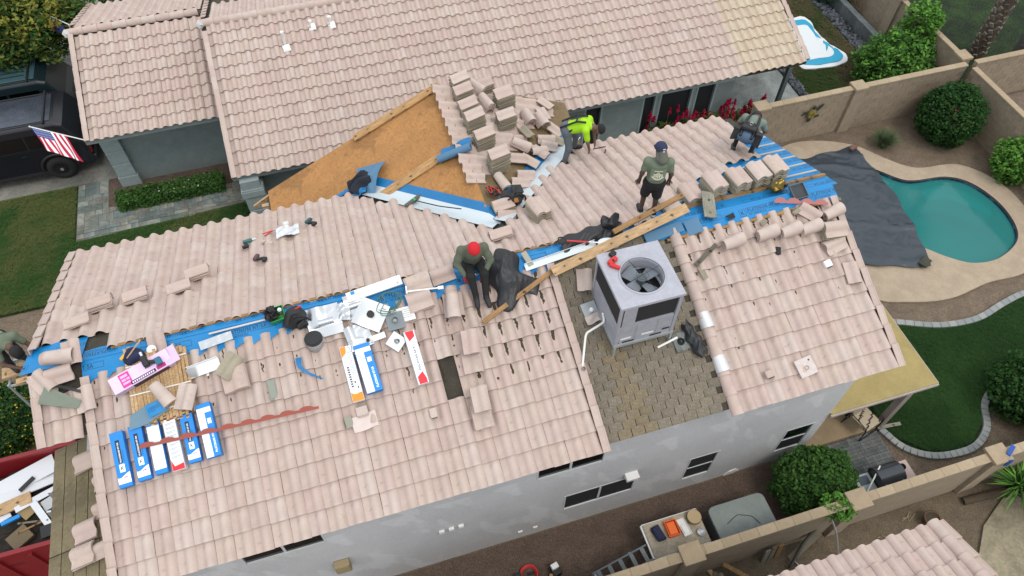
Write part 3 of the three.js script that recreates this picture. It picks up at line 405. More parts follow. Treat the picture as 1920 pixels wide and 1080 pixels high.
// ---- yard behind the block wall
sheetOn('back_lawn', [[12.4, -15.05], [20.1, -15.05], [20.1, -40], [12.4, -40]], 0.006, M.lawnBack);
sheetOn('patio_slab', [[7.0, -15.15], [15.62, -15.15], [15.62, -22], [7.0, -22]], 0.03, M.patioGrey);
sheetOn('neighbour_lawn', [[20.3, -15.05], [60, -15.05], [60, -60], [20.3, -60]], 0.006, M.turf);
sheetOn('gravel_path', [[20.3, -14.8], [60, -14.8], [60, -3], [20.3, -3]], 0.006, M.gravelPink);
{ // rows of dark stones
  const stone = new THREE.DodecahedronGeometry(0.085, 0), sm = mat([0.045, 0.05, 0.06], 0.8);
  const strip = (x0, x1, z0, z1, n) => { const m = new THREE.InstancedMesh(stone, sm, n), M4 = new THREE.Matrix4(); for (let i = 0; i < n; i++) { const q = new THREE.Quaternion().setFromEuler(new THREE.Euler(rr(0, 6), rr(0, 6), rr(0, 6))), s = rr(0.5, 1.2); M4.compose(V(rr(x0, x1), 0.04, rr(z0, z1)), q, V(s, s * 0.7, s)); m.setMatrixAt(i, M4); m.setColorAt(i, lin(1, 1, 1).multiplyScalar(rr(0.5, 2.4))); } return m; };
  stuff(scene, 'river_rock', strip(15.66, 15.95, -24, -15.1, 600), null, 'dark river rock strip beside the grey patio slab');
  stuff(scene, 'river_rock', strip(18.95, 19.45, -26, -15.4, 900), null, 'dark river rock strip beside the low grey wall');
}
// ---- neighbour's dirt yard at the bottom
sheetOn('dirt_yard', [[-10, -3.2], [30, -3.2], [30, 6], [-10, 6]], 0.004, M.dirt);
struct('garden_path', slab([[11.25, -1.3], [11.55, -1.75], [12.1, -2.3], [12.95, -2.72], [13.6, -2.6], [16, -2.4], [16, 2], [11.3, 2]], 0.0, 0.07), mat([0.46, 0.39, 0.27], 0.95, { map: rep(T.slate, 0.4) }));
{ const t = thing('brick_edging', 'curved row of small brown bricks in the dirt yard', 'edging', [6.6, 0, -2.4]); const p = smoothLine([[4.7, -2.05], [5.5, -2.35], [6.4, -2.5], [7.2, -2.5], [8.0, -2.4]], 26), g = metreUV(rbox(0.12, 0.06, 0.3, 0.008)), ms = [[0.25, 0.19, 0.13], [0.29, 0.22, 0.15], [0.21, 0.16, 0.11]].map((c) => mat(c, 0.95, { map: T.grain })); for (let i = 0; i < 26; i++) { const o = wpart(t, 'brick', g, pick(ms)); o.position.set(p[i][0] - 6.6, 0.03, p[i][1] + 2.4); o.rotation.y = -Math.atan2(p[i + 1][1] - p[i][1], p[i + 1][0] - p[i][0]) + rr(-0.05, 0.05); } }
// ---- paved corner behind the house
{ const pv = struct('paved_patio', slab([[9.05, -5.1], [11.12, -5.1], [11.12, -4.2], [10.9, -3.45], [9.05, -3.45]], 0.0, 0.012), M.gravelDark); const ms = [[0.21, 0.23, 0.235], [0.25, 0.265, 0.265], [0.18, 0.20, 0.205], [0.235, 0.24, 0.235]].map((c) => mat(c, 0.92, { map: T.slate })), g = metreUV(rbox(1, 0.03, 1, 0.006));
  for (let j = 0; j < 9; j++) { let x = 9.07 - (j % 2) * 0.08, z = -5.08 + j * 0.18; const end = j > 5 ? 10.9 : 11.1; while (x < end - 0.08) { const w = Math.min(pick([0.18, 0.27, 0.18, 0.36]), end - x); const o = part(pv, 'paver', g, pick(ms)); o.scale.set(w - 0.007, 1, 0.173); o.position.set(x + w / 2, 0.02 + rr(0, 0.003), z + 0.09); x += w; } }
  sheetOn('porch_slab', [[9.05, -5.13], [11.2, -5.13], [11.2, -11.5], [9.05, -11.5]], 0.06, M.slabTan);
  // patio cover, part of the house
  wpart(house, 'patio_roof', metreUV(box(2.75, 0.06, 5.4, 10.43, 2.02, -7.8)), M.tan).userData.label = 'flat tan patio cover on the end of the house';
  wpart(house, 'patio_beam', metreUV(box(2.78, 0.075, 0.05, 10.43, 1.985, -5.085)), mat([0.46, 0.40, 0.36], 0.85, { map: T.grain }));
  wpart(house, 'patio_beam', metreUV(box(0.05, 0.14, 5.4, 11.82, 1.95, -7.8)), mat([0.46, 0.40, 0.36], 0.85, { map: T.grain }));
  wpart(house, 'patio_post', metreUV(box(0.16, 1.9, 0.16, 11.24, 0.95, -5.2)), mat([0.40, 0.345, 0.315], 0.85, { map: T.grain }));
}
// ================= block walls =================
const blockC = [[0.355, 0.285, 0.205], [0.335, 0.268, 0.192], [0.375, 0.30, 0.218], [0.345, 0.275, 0.20]].map((c) => mat(c, 0.95, { map: T.grain }));
const mortar = mat([0.265, 0.21, 0.15], 1, { map: T.grain }), capM = [[0.42, 0.33, 0.22], [0.45, 0.355, 0.24], [0.40, 0.315, 0.21]].map((c) => mat(c, 0.95, { map: T.grain }));
const blockG = [0, 1, 2].map((k) => { const g = metreUV(rbox(0.39, 0.191, 0.15, 0.005)); g.attributes.uv.array.forEach((v, i, a) => { a[i] = v + k * 0.37; }); return g; }), capG = metreUV(rbox(0.397, 0.05, 0.2, 0.005));
function blockWall(label, a, b, h, posts, capsOnly) {
  const L = Math.hypot(b[0] - a[0], b[1] - a[1]), yaw = -Math.atan2(b[1] - a[1], b[0] - a[0]), t = thing('block_wall', label, 'wall', [a[0], 0, a[1]], yaw); t.userData.kind = 'thing';
  part(t, 'mortar_core', metreUV(box(L - 0.004, h - 0.05, capsOnly ? 0.146 : 0.138, L / 2, (h - 0.05) / 2, 0)), capsOnly ? blockC[0] : mortar);
  const rows = Math.round((h - 0.05) / 0.2), ph = (h - 0.05) / rows, n = Math.floor(L / 0.4);
  if (!capsOnly) for (let r = 0; r < rows; r++) for (let c = 0; c < n + (r % 2 ? 0 : 0); c++) { const x = c * (L / n) + (r % 2 ? 0.2 : 0) + 0.2; if (x > L - 0.19) continue; const o = part(t, 'block', pick(blockG), pick(blockC)); o.position.set(x, ph * (r + 0.5), rr(-0.001, 0.001)); o.scale.set((L / n) / 0.4, ph / 0.2, 1); }
  for (let c = 0; c < n; c++) { const o = part(t, 'cap_block', capG, pick(capM)); o.position.set((c + 0.5) * L / n, h - 0.024, 0); o.scale.x = (L / n) / 0.4; o.rotation.y = rr(-0.006, 0.006); }
  for (const x of posts) { const p = part(t, 'pilaster', metreUV(rbox(0.4, h - 0.02, 0.34, 0.01, x, (h - 0.02) / 2, 0)), blockC[2]); part(p, 'pilaster_cap', metreUV(rbox(0.46, 0.09, 0.42, 0.015, x, h + 0.025, 0)), capM[0]); }
  return t;
}
blockWall('tan block wall carrying the turtle plaque behind the pool', [12.6, -14.98], [20.1, -14.98], 1.75, [0.1, 3.5]);
blockWall('tan block wall running back past the low grey retaining wall', [20.22, -15.2], [20.22, -24.0], 1.75, [0.15, 3.6]);
blockWall('tan block wall beside the large round bush at the pool', [20.22, -14.75], [20.22, -7.4], 1.75, []);
blockWall('tan block wall leading off past the palm trunks', [20.45, -14.98], [27.0, -14.98], 1.75, []);
blockWall('long tan block wall behind the folding table and barbecue', [-2.0, -3.3], [19.6, -3.3], 1.75, [6.9, 10.72, 14.2], true);
M.lowWall = mat([0.20, 0.225, 0.235], 0.9, { map: T.slate });
one('low_wall', 'low smooth grey retaining wall behind the shrub', 'wall', metreUV(box(0.24, 0.5, 9.0, 19.62, 0.25, -19.7)), M.lowWall).userData.kind = 'thing';
// ================= things lying on the roof =================
const khaki = [[0.37, 0.33, 0.245], [0.40, 0.355, 0.265], [0.34, 0.305, 0.23]].map((c) => mat(c, 0.95, { map: T.grain }));
// stack of S tiles; each tile is a part
function tileStack(label, n, S, x, z, turn, o = {}) {
  const t = thing(o.name ?? 'tile_stack', label, 'tile stack', [0, 0, 0], 0, o.group); for (let i = 0; i < n; i++) { const g = part(t, 'tile', pick(tileFull), o.clean || i >= n - 1 ? pick(M.tile) : pick(khaki)); g.position.set(rr(-0.012, 0.012), 0.012 + i * (o.step ? o.step + 0.004 : 0.03), rr(-0.015, 0.015) + i * (o.lean ?? 0)); g.rotation.y = rr(-0.04, 0.04) + (o.flip ? PI : 0); if (o.wide) g.scale.x = o.wide; }
  (o.flat ? lay : stand)(t, S, x, z, turn, o.lift ?? 0.0); return t;
}
function looseTile(label, S, x, z, turn, o = {}) { const t = one('loose_tile', label, 'roof tile', pick(tileFull), o.back ? pick(khaki) : pick(M.tile), o.group); lay(t, S, x, z, turn, o.lift ?? 0.015); if (o.tilt) t.quaternion.multiply(new THREE.Quaternion().setFromEuler(new THREE.Euler(o.tilt, 0, o.roll ?? 0))); return t; }
function barrelStack(label, n, S, x, z, turn, o = {}) { const t = thing('barrel_tile_stack', label, 'ridge tile stack'); for (let i = 0; i < n; i++) { const b = part(t, 'ridge_tile', barrelG, i === n - 1 ? M.tile[6] : pick(M.tile)); b.position.set(rr(-0.006, 0.006), i * 0.034, rr(-0.015, 0.015) + i * (o.fan ?? 0)); b.rotation.y = rr(-0.03, 0.03) + i * (o.twist ?? 0); } lay(t, S, x, z, turn, o.lift ?? 0.01); return t; }
// near slope, left-hand stacks and singles
tileStack('low tile stack on the bare left corner above the green tarp scrap', 2, NEAR, -5.20, -8.02, PI / 2 + 0.05, { flat: 1, lift: 0.03, clean: 1 });
barrelStack('nest of pale ridge tiles at the far left end of the ridge', 5, NEAR, -5.25, -8.30, PI / 2 - 0.15, { lift: 0.04, fan: 0.035 });
looseTile('single upright lying tile across the short blue strip at the left end', NEAR, -4.98, -8.32, 0.05, { lift: 0.05 });
looseTile('broken tile wedge beside the low stack at the left corner', NEAR, -5.48, -7.95, 0.6, { lift: 0.05 });
looseTile('pale tile lying over the edge tiles below the blue strip end', NEAR, -4.87, -7.55, 0.1, { lift: 0.06 });
tileStack('pair of tiles stacked on the far slope nearest the left end', 2, FARS, -5.10, -9.25, PI / 2 + 0.1, { flat: 1, lift: 0.02, clean: 1 });
tileStack('chunky tile stack on the far slope nearest the lawn corner', 4, FARS, -4.77, -9.62, PI / 2 + 0.06, { flat: 1, lift: 0.02, clean: 1 });
tileStack('three tile stack on the far slope between two lower piles', 3, FARS, -4.18, -9.64, PI / 2 + 0.06, { flat: 1, lift: 0.02, clean: 1 });
tileStack('thin tile stack on the far slope below the taller one', 2, FARS, -3.40, -9.64, PI / 2 + 0.12, { flat: 1, lift: 0.02, clean: 1 });
tileStack('upper tile stack on the far slope behind the long blue strip', 4, FARS, -3.08, -9.92, PI / 2 + 0.08, { flat: 1, lift: 0.02, clean: 1 });
tileStack('broad tile stack under the grey upside down tile', 4, NEAR, -2.52, -7.28, 0.1, { flat: 1, lift: 0.02, clean: 1, wide: 1.35 });
looseTile('grey green upside down tile leaning on the broad stack', NEAR, -2.56, -7.5, -0.75, { back: 1, lift: 0.14, tilt: 0.1 });
// middle of the near slope
barrelStack('tall fan of ridge tiles standing beside the person in red cap', 7, NEAR, 1.33, -7.72, -0.15, { lift: 0.12, fan: 0.03 });
tileStack('two tiles under the fan of ridge tiles', 2, NEAR, 1.34, -7.62, -0.1, { flat: 1, lift: 0.012, clean: 1, wide: 1.2 });
tileStack('tile stack beside the dark hole in the tiles', 6, NEAR, 1.42, -6.92, -0.08, { flat: 1, lift: 0.10, clean: 1, lean: 0.006, step: 0.03 });
tileStack('pair of tiles laid below the stack by the hole', 2, NEAR, 1.40, -6.62, -0.05, { flat: 1, lift: 0.012, clean: 1, wide: 1.15 });
tileStack('lowest tile stack in the row down the middle of the roof', 6, NEAR, 1.33, -6.0, -0.08, { flat: 1, lift: 0.10, clean: 1, lean: 0.006, step: 0.03 });
tileStack('pair of tiles under the lowest stack of the middle row', 2, NEAR, 1.30, -5.72, -0.05, { flat: 1, lift: 0.012, clean: 1, wide: 1.15 });
tileStack('pale tile pile touching the blue strip above the silver carton end', 3, NEAR, 0.82, -8.10, PI / 2 + 0.12, { flat: 1, lift: 0.03, clean: 1, wide: 1.2 });
tileStack('pale tile pile beside the green wire coil', 3, NEAR, 0.77, -7.82, PI / 2 + 0.12, { flat: 1, lift: 0.02, clean: 1, wide: 1.2 });
looseTile('single flat tile on the blue strip left of the person in red cap', NEAR, 1.28, -8.17, PI / 2 + 0.1, { lift: 0.02 });
looseTile('stray tile lying on shingles left of the air conditioner', NEAR, 3.78, -7.50, -0.25, { lift: 0.02 });
// right-hand end of the roof
for (const [x, z, n, tw, l] of [[6.78, -7.52, 4, 0.12, 'ridge tile stack nearest the air conditioner on the end roof'], [7.48, -7.52, 5, 0.1, 'tallest ridge tile stack on the end roof'], [7.97, -7.47, 4, 0.1, 'third ridge tile stack along the end roof row'], [8.38, -7.43, 4, 0.1, 'ridge tile stack at the pool end of its row']]) barrelStack(l, n, NEAR, x, z, PI / 2 + tw, { lift: 0.03 });
tileStack('leaning pile of loose tiles at the pool corner of the roof', 5, NEAR, 8.82, -7.28, PI / 2 - 0.1, { flat: 1, lift: 0.02, wide: 1.1, step: 0.032 });
looseTile('tile lying below the leaning pile at the pool corner', NEAR, 8.78, -7.02, PI / 2 + 0.2, { lift: 0.03 });
barrelStack('white ridge tile pair on the rake edge above the pool tarp', 2, NEAR, 8.98, -7.62, PI / 2 + 0.2, { lift: 0.07 });
tileStack('small khaki tile stack near the pool edge of the end roof', 2, NEAR, 8.88, -6.45, -0.15, { flat: 1, lift: 0.01 });
looseTile('tile piece tipped on the top course by the rake edge', NEAR, 8.52, -7.72, 0.7, { lift: 0.05 });
[[5.98, -8.72, 3, 'low'], [6.50, -8.80, 5, 'second lowest'], [7.00, -8.84, 10, 'tallest first'], [7.50, -8.80, 9, 'middle'], [7.96, -8.84, 10, 'fourth tall'], [8.40, -8.92, 10, 'last']].forEach(([x, z, n], i) => tileStack(['lowest tile stack at the ridge beside the standing person', 'short tile stack second from the standing person on the ridge', 'tall tile stack third from the standing person on the ridge', 'tall tile stack behind the grey board end of the ridge batten', 'tall tile stack left of the last one on the blue ridge', 'last tile stack toward the pool on the blue ridge'][i], n, FARS, x, z, PI + 0.18, { lift: 0.0, wide: 1.28, step: 0.03 }));
tileStack('wavy tile stack alone at the foot of the right valley', 7, FARS, 3.52, -9.42, PI + 0.3, { lift: 0.02, wide: 1.1, step: 0.032 });
tileStack('pair of tiles above the person in red cap on the far slope', 2, FARS, 2.62, -8.95, PI / 2, { flat: 1, lift: 0.02, clean: 1 });
// the cross gable: stacks along its ridge and a litter of loose tiles
[[3.09, -13.95, 9, 0], [3.06, -13.50, 10, 1], [3.05, -13.02, 9, 2], [3.05, -12.48, 13, 3], [3.10, -11.90, 12, 4], [3.22, -11.18, 15, 5]].forEach(([x, z, n, i]) => tileStack(['farthest tall tile stack on the cross gable ridge', 'second farthest tile stack on the cross gable ridge', 'third tile stack from the far end of the cross gable ridge', 'fourth tile stack down the cross gable ridge', 'fifth tile stack down the cross gable ridge above the blue roll', 'nearest and tallest tile stack on the cross gable by the blue roll'][i], n, CR, x, z, PI / 2 + 0.18, { step: 0.031, lift: 0.0 }));
tileStack('large square tile stack in the second row of the cross gable', 13, CR, 4.02, -13.45, PI / 2 + 0.12, { step: 0.031, wide: 1.25 });
tileStack('dark lined tile stack in front of the large square one', 11, CR, 3.85, -12.72, PI / 2 + 0.1, { step: 0.031 });
tileStack('small tile stack behind the large square one', 7, CR, 3.68, -13.98, PI / 2 + 0.15, { step: 0.031 });
barrelStack('khaki ridge tile stack between the two rows of stacks', 5, CR, 3.50, -13.35, 0.3, { lift: 0.03 });
barrelStack('leaning ridge tile nest behind the second row of stacks', 4, CR, 3.45, -13.95, 0.7, { lift: 0.03 });
barrelStack('khaki ridge tiles strapped beside the large square stack', 4, CR, 4.45, -13.05, 0.15, { lift: 0.04 });
barrelStack('pale ridge tile tower in the middle of the loose tiles', 6, CR, 4.72, -13.0, 0.12, { lift: 0.04, fan: 0.02 });
barrelStack('grey ridge tile pair in front of the nearest tall stack', 2, CR, 3.15, -10.72, 0.25, { lift: 0.04 });
barrelStack('tipped ridge tile pair below the dark lined stack', 3, CR, 3.95, -12.0, 1.1, { lift: 0.05 });
barrelStack('knotted heap of two ridge tiles among loose tiles', 2, CR, 4.32, -11.85, 0.9, { lift: 0.06, twist: 0.9 });
[[5.15, -13.75, 0.5, 'behind the ridge tile tower near the far gutter'], [5.05, -12.75, 0.6, 'tilted by the person in yellow'], [4.95, -13.3, 0.1, 'right of the ridge tile tower'], [4.38, -11.85, 0.55, 'pointing toward the valley below the knotted heap'], [4.66, -12.1, 1.5, 'next to the knotted heap'], [5.0, -12.35, 1.1, 'cracked at the edge of bare deck'], [4.0, -11.5, 0.9, 'on the dark underlay above the valley'], [3.72, -11.55, 1.45, 'between nearest stack and bare deck'], [3.55, -10.75, 1.6, 'in the lowest loose row'], [3.75, -11.0, 1.62, 'at the end of the lowest loose row'], [3.0, -9.98, 1.5, 'beside the black tool bag'], [2.95, -9.72, 1.5, 'under the black tool bag at the ridge foot'], [4.7, -12.35, 1.5, 'lying across the middle course'], [4.25, -12.5, 0.2, 'in front of the ridge tile tower']].forEach(([x, z, tn, l]) => looseTile('loose tile ' + l, CR, x, z, tn, { lift: 0.03 + rr(0, 0.03), tilt: rr(-0.12, 0.12), roll: rr(-0.1, 0.1), back: l.startsWith('in front') || l.startsWith('cracked') }));
tileStack('small tile stack under the tool bag at the foot of the cross ridge', 5, CR, 2.95, -9.95, PI / 2 + 0.1, { step: 0.03 });

// ---- lumber bundle of battens with paper straps
{
  const t = thing('batten_bundle', 'bundle of new pine battens strapped together near the ridge', 'lumber bundle'); lay(t, NEAR, -3.68, -7.46, 0.0, 0.03);
  const gs = [1.18, 1.14, 1.2].map((l) => metreUV(box(0.046, 0.046, l)).rotateY(0)); const ms = [M.pine, mat([0.58, 0.38, 0.19], 0.75, { map: T.wood }), mat([0.66, 0.46, 0.26], 0.75, { map: T.wood })];
  for (let l = 0; l < 3; l++) for (let i = 0; i < 19 - l; i++) { const b = part(t, 'batten', pick(gs), pick(ms)); b.position.set(-0.46 + i * 0.05 + rr(-0.002, 0.002), 0.025 + l * 0.048, rr(-0.05, 0.05) + (i < 3 ? -0.14 : 0)); b.rotation.y = rr(-0.006, 0.006); }
  for (const z of [-0.42, 0.06, 0.4]) part(t, 'strap', box(0.96, 0.004, 0.02, 0, 0.150, z), M.white);
}
function printed(o, name, w, d, x, y, z, m, turn = 0) { const g = new THREE.PlaneGeometry(w, d).rotateX(-PI / 2).rotateY(turn).translate(x, y, z); return part(o, name, g, m); }
{ // pink carton on the bundle
  const art = canvasTex(512, 160, (x, w, h) => { x.fillStyle = '#dcc2e4'; x.fillRect(0, 0, w, h); x.fillStyle = '#d4348f'; x.fillRect(80, 10, 90, 140); x.fillStyle = '#f3a9d4'; x.fillRect(92, 28, 60, 26); x.fillRect(92, 66, 36, 22); x.fillRect(134, 66, 26, 22); x.fillRect(92, 100, 62, 22); x.fillStyle = '#1b1420'; x.fillRect(150, 120, 220, 34); x.fillStyle = '#e6d3ee'; for (let i = 0; i < 11; i++) x.fillRect(162 + i * 18, 128, 12, 18); x.fillStyle = '#2b2230'; for (let i = 0; i < 8; i++) x.fillRect(300 + i * 13, 66, 9, 18); x.beginPath(); x.arc(430, 50, 12, 0, 7); x.fill(); x.fillStyle = '#b0226f'; x.fillRect(380, 112, 80, 40); });
  const t = thing('pink_carton', 'long pink and white carton lying on the batten bundle', 'carton'); lay(t, NEAR, -3.89, -7.70, 0.31, 0.19); part(t, 'carton_body', rbox(1.0, 0.16, 0.29, 0.012, 0, 0.08, 0), mat([0.56, 0.42, 0.60], 0.6)); printed(t, 'printed_face', 0.98, 0.275, 0, 0.1625, 0, mat([1, 1, 1], 0.55, { map: art }));
  part(t, 'printed_side', box(0.6, 0.13, 0.003, 0.1, 0.08, 0.1475), mat([0.05, 0.02, 0.045], 0.6)); part(t, 'torn_flap', sheet(0.2, 0.3, 6, 8, (a, b) => 0.02 * Math.sin(b * 16) + 0.03 * a).translate(0.52, 0.15, 0), mat([0.60, 0.46, 0.64], 0.5));
}
{ // membrane cartons
  const blueTop = canvasTex(256, 1024, (x, w, h) => { x.scale(2, 2); w = 128; h = 512; x.fillStyle = '#0e7fd0'; x.fillRect(0, 0, w, h); x.save(); x.translate(64, 300); x.rotate(-PI / 2); x.fillStyle = '#10253c'; x.fillRect(10, -26, 215, 44); x.fillStyle = '#fff'; x.font = 'bold 23px sans-serif'; x.fillText('PLATINUM HT-SA', 15, 5); x.fillStyle = '#0a3f70'; x.font = 'bold 16px sans-serif'; x.fillText('UP SYNTHETIC', 16, 38); x.restore(); x.fillStyle = '#fff'; x.fillRect(36, 302, 54, 72); x.fillStyle = '#123'; x.font = 'bold 50px sans-serif'; x.fillText('K', 44, 356); x.fillStyle = '#fff'; x.beginPath(); x.moveTo(0, 420); x.bezierCurveTo(40, 440, 60, 400, 128, 385); x.lineTo(128, 480); x.lineTo(0, 480); x.fill(); x.fillStyle = '#c04090'; x.fillRect(60, 420, 40, 10); x.fillStyle = '#8a97a6'; for (let i = 0; i < 4; i++) x.fillRect(26, 440 + i * 9, 80, 4); });
  const whiteTop = canvasTex(256, 1024, (x, w, h) => { x.scale(2, 2); w = 128; h = 512; x.fillStyle = '#dfe6ec'; x.fillRect(0, 0, w, h); x.fillStyle = '#0e7fd0'; x.fillRect(0, 0, w, 30); x.fillRect(0, 470, w, 42); x.fillStyle = '#b9c3cc'; for (let i = 0; i < 26; i++) x.fillRect(18, 60 + i * 15, 70 + (i * 37) % 24, 4); });
  const redTop = canvasTex(256, 1024, (x, w, h) => { x.scale(2, 2); w = 128; h = 512; x.fillStyle = '#d8dde2'; x.fillRect(0, 0, w, h); x.fillStyle = '#3c444c'; for (let i = 0; i < 9; i++) { x.fillRect(14, 40 + i * 42, 100, 3); x.fillRect(20, 52 + i * 42, 60, 3); } x.fillStyle = '#d31a2a'; x.beginPath(); x.moveTo(0, 400); x.lineTo(30, 470); x.lineTo(128, 455); x.lineTo(128, 512); x.lineTo(0, 512); x.fill(); x.fillRect(40, 0, 88, 14); });
  const poly = canvasTex(256, 1024, (x, w, h) => { x.scale(2, 2); w = 128; h = 512; x.fillStyle = '#d9dee3'; x.fillRect(0, 0, w, h); x.fillStyle = '#dd1f2d'; x.beginPath(); x.moveTo(10, 0); x.lineTo(118, 0); x.lineTo(118, 60); x.lineTo(40, 96); x.lineTo(20, 40); x.fill(); x.beginPath(); x.moveTo(118, 512); x.lineTo(14, 512); x.lineTo(14, 440); x.lineTo(90, 400); x.lineTo(118, 470); x.fill(); x.save(); x.translate(82, 385); x.rotate(-PI / 2); x.fillStyle = '#15181c'; x.font = 'bold 33px sans-serif'; x.fillText('POLYFLEX SA P', 0, 0); x.restore(); });
  const orange = canvasTex(256, 1024, (x, w, h) => { x.scale(2, 2); w = 128; h = 512; x.fillStyle = '#dfe3e6'; x.fillRect(0, 0, w, h); x.fillStyle = '#f08a1c'; x.beginPath(); x.moveTo(0, 0); x.lineTo(70, 0); x.lineTo(60, 60); x.lineTo(0, 100); x.fill(); x.beginPath(); x.moveTo(0, 420); x.bezierCurveTo(60, 470, 70, 430, 128, 440); x.lineTo(128, 512); x.lineTo(0, 512); x.fill(); x.fillStyle = '#39424b'; for (let i = 0; i < 14; i++) x.fillRect(66, 60 + i * 16, 52, 3); x.fillRect(70, 330, 16, 20); x.fillRect(92, 380, 14, 20); for (let i = 0; i < 9; i++) x.fillRect(26, 190 + i * 22, 26, 14); });
  const half = canvasTex(256, 1024, (x, w, h) => { x.scale(2, 2); w = 128; h = 512; x.fillStyle = '#dfe6ec'; x.fillRect(0, 0, w, h); x.fillStyle = '#0e7fd0'; x.fillRect(66, 90, 62, 422); x.fillRect(0, 0, w, 40); x.save(); x.translate(108, 480); x.rotate(-PI / 2); x.fillStyle = '#fff'; x.font = 'bold 27px sans-serif'; x.fillText('PLATINUM HT-SA', 0, 0); x.restore(); x.fillStyle = '#fff'; x.fillRect(78, 150, 34, 50); x.fillStyle = '#c6cfd6'; for (let i = 0; i < 12; i++) x.fillRect(10, 120 + i * 20, 40, 4); });
  const sideB = mat([0.012, 0.19, 0.56], 0.5), sideW = mat([0.62, 0.66, 0.69], 0.55);
  const carton = (label, x, z, turn, L, w, h, art, side, lift = 0.03, nm = 'membrane_carton') => { const t = thing(nm, label, 'carton', [0, 0, 0], 0, 'underlayment cartons on the roof'); part(t, 'carton_body', rbox(w, h, L, 0.008, 0, h / 2, 0), side); printed(t, 'printed_face', w - 0.014, L - 0.014, 0, h + 0.002, 0, mat([1, 1, 1], 0.5, { map: art })); return lay(t, NEAR, x, z, turn, lift); };
  carton('all blue membrane carton at the left end of the row', -4.44, -6.50, 0.05, 0.90, 0.205, 0.14, blueTop, sideB);
  carton('blue membrane carton second in the row tucked under battens', -4.15, -6.53, 0.05, 0.9, 0.205, 0.14, blueTop, sideB);
  carton('plain white backed carton third in the row', -3.885, -6.53, 0.04, 0.84, 0.20, 0.14, whiteTop, sideB);
  carton('white carton with red corner fourth in the row', -3.625, -6.52, 0.05, 0.85, 0.20, 0.14, redTop, sideW);
  carton('blue membrane carton fifth in the row under the closure strip', -3.36, -6.55, 0.04, 0.80, 0.20, 0.14, blueTop, sideB);
  carton('white and blue carton last in the row', -3.07, -6.60, 0.05, 0.90, 0.235, 0.15, half, sideB);
  carton('orange and white membrane carton beside the flashing pile', -0.65, -6.90, 0.03, 0.98, 0.2, 0.14, orange, sideW);
  carton('white and blue carton below the flashing pile', -0.365, -6.92, 0.06, 0.86, 0.28, 0.18, half, sideB);
  carton('grey carton with red corners lying apart below flashings', 0.465, -6.90, 0.04, 0.96, 0.19, 0.14, poly, sideW);
}
// folded membrane offcut
{ const g = sheet(0.66, 0.3, 16, 8, (a, b, u, v) => [a - 0.1 * (v - 0.5), 0.02 + 0.02 * Math.sin(a * 9) + 0.01 * Math.sin(b * 21), b * (1 - 0.6 * Math.abs(u - 0.45))]); const t = thing('membrane_offcut', 'folded grey and blue membrane offcut at the foot of the bundle', 'offcut'); lay(t, NEAR, -3.89, -7.07, 0.25, 0.2); part(t, 'underside', g, mat([0.13, 0.22, 0.29], 0.7)); part(t, 'blue_flap', sheet(0.3, 0.2, 8, 6, (a, b) => 0.055 + 0.02 * Math.sin(a * 9 + 2)).translate(0.13, 0, -0.01), M.bluePrint); }
// loose tiles on the bundle
{ const a = barrelStack('cream ridge tile lying open side up on the batten bundle', 2, NEAR, -3.62, -7.30, 0.5, { lift: 0.28 }); a.quaternion.multiply(new THREE.Quaternion().setFromEuler(new THREE.Euler(0.1, 0, 0.7))); looseTile('cream tile on the lower right of the batten bundle', NEAR, -3.30, -7.17, -0.35, { lift: 0.22 }); }
// bent silver flashing and odds beside the bundle
{ const t = thing('gutter_flashing', 'bent silver flashing trough between bundle and broad tile stack', 'flashing'); lay(t, NEAR, -2.98, -7.58, 0.12, 0.06); part(t, 'trough', [box(0.52, 0.01, 0.2, 0, 0.02, 0, 0.25), box(0.52, 0.12, 0.01, 0, 0.05, -0.1, 0.2)], M.steel); part(t, 'folded_end', jiggle(box(0.16, 0.012, 0.16, -0.2, 0.06, 0.02, 0.5, 0, 0.4), 0.01, 20), M.steel); part(t, 'hanging_tab', box(0.04, 0.09, 0.01, 0.02, 0.0, 0.12, 0.8), M.white); }
{ const t = thing('impact_driver', 'black and blue cordless driver on the pink carton', 'power tool'); lay(t, NEAR, -3.78, -7.82, 0.3, 0.36); part(t, 'motor_housing', rbox(0.1, 0.1, 0.2, 0.03, 0, 0.06, 0), M.black); part(t, 'grip', rbox(0.06, 0.06, 0.18, 0.02, 0.1, 0.05, 0.06, 0, 1.2), M.black); part(t, 'battery', rbox(0.1, 0.07, 0.13, 0.015, 0.18, 0.05, 0.1), mat([0.02, 0.12, 0.2], 0.5)); part(t, 'chuck', cyl(0.025, 0.02, 0.08, 0, 0.06, -0.13, PI / 2), M.steel); }
{ const t = thing('tool_pouch', 'navy cloth tool pouch with yellow clip behind the pink carton', 'tool pouch'); lay(t, NEAR, -4.0, -8.0, 0.2, 0.14); part(t, 'pouch', jiggle(sph(0.15, 0, 0.05, 0, 1.2, 0.5, 0.9), 0.03, 16, 2), mat([0.012, 0.02, 0.06], 0.9)); part(t, 'clip', rbox(0.1, 0.05, 0.05, 0.01, -0.16, 0.07, -0.05, 0, 0.5), mat([0.75, 0.38, 0.01], 0.5)); part(t, 'hammer_handle', cyl(0.014, 0.012, 0.36, 0.05, 0.1, -0.1, 0, 0.6, PI / 2), M.pine); }
one('bucket_lid', 'small white round lid above the pink carton', 'lid', [cyl(0.075, 0.075, 0.02, 0, 0.01, 0), cyl(0.08, 0.08, 0.012, 0, 0.006, 0)], M.white); lay(scene.children.at(-1), NEAR, -3.73, -8.05, 0, 0.14);
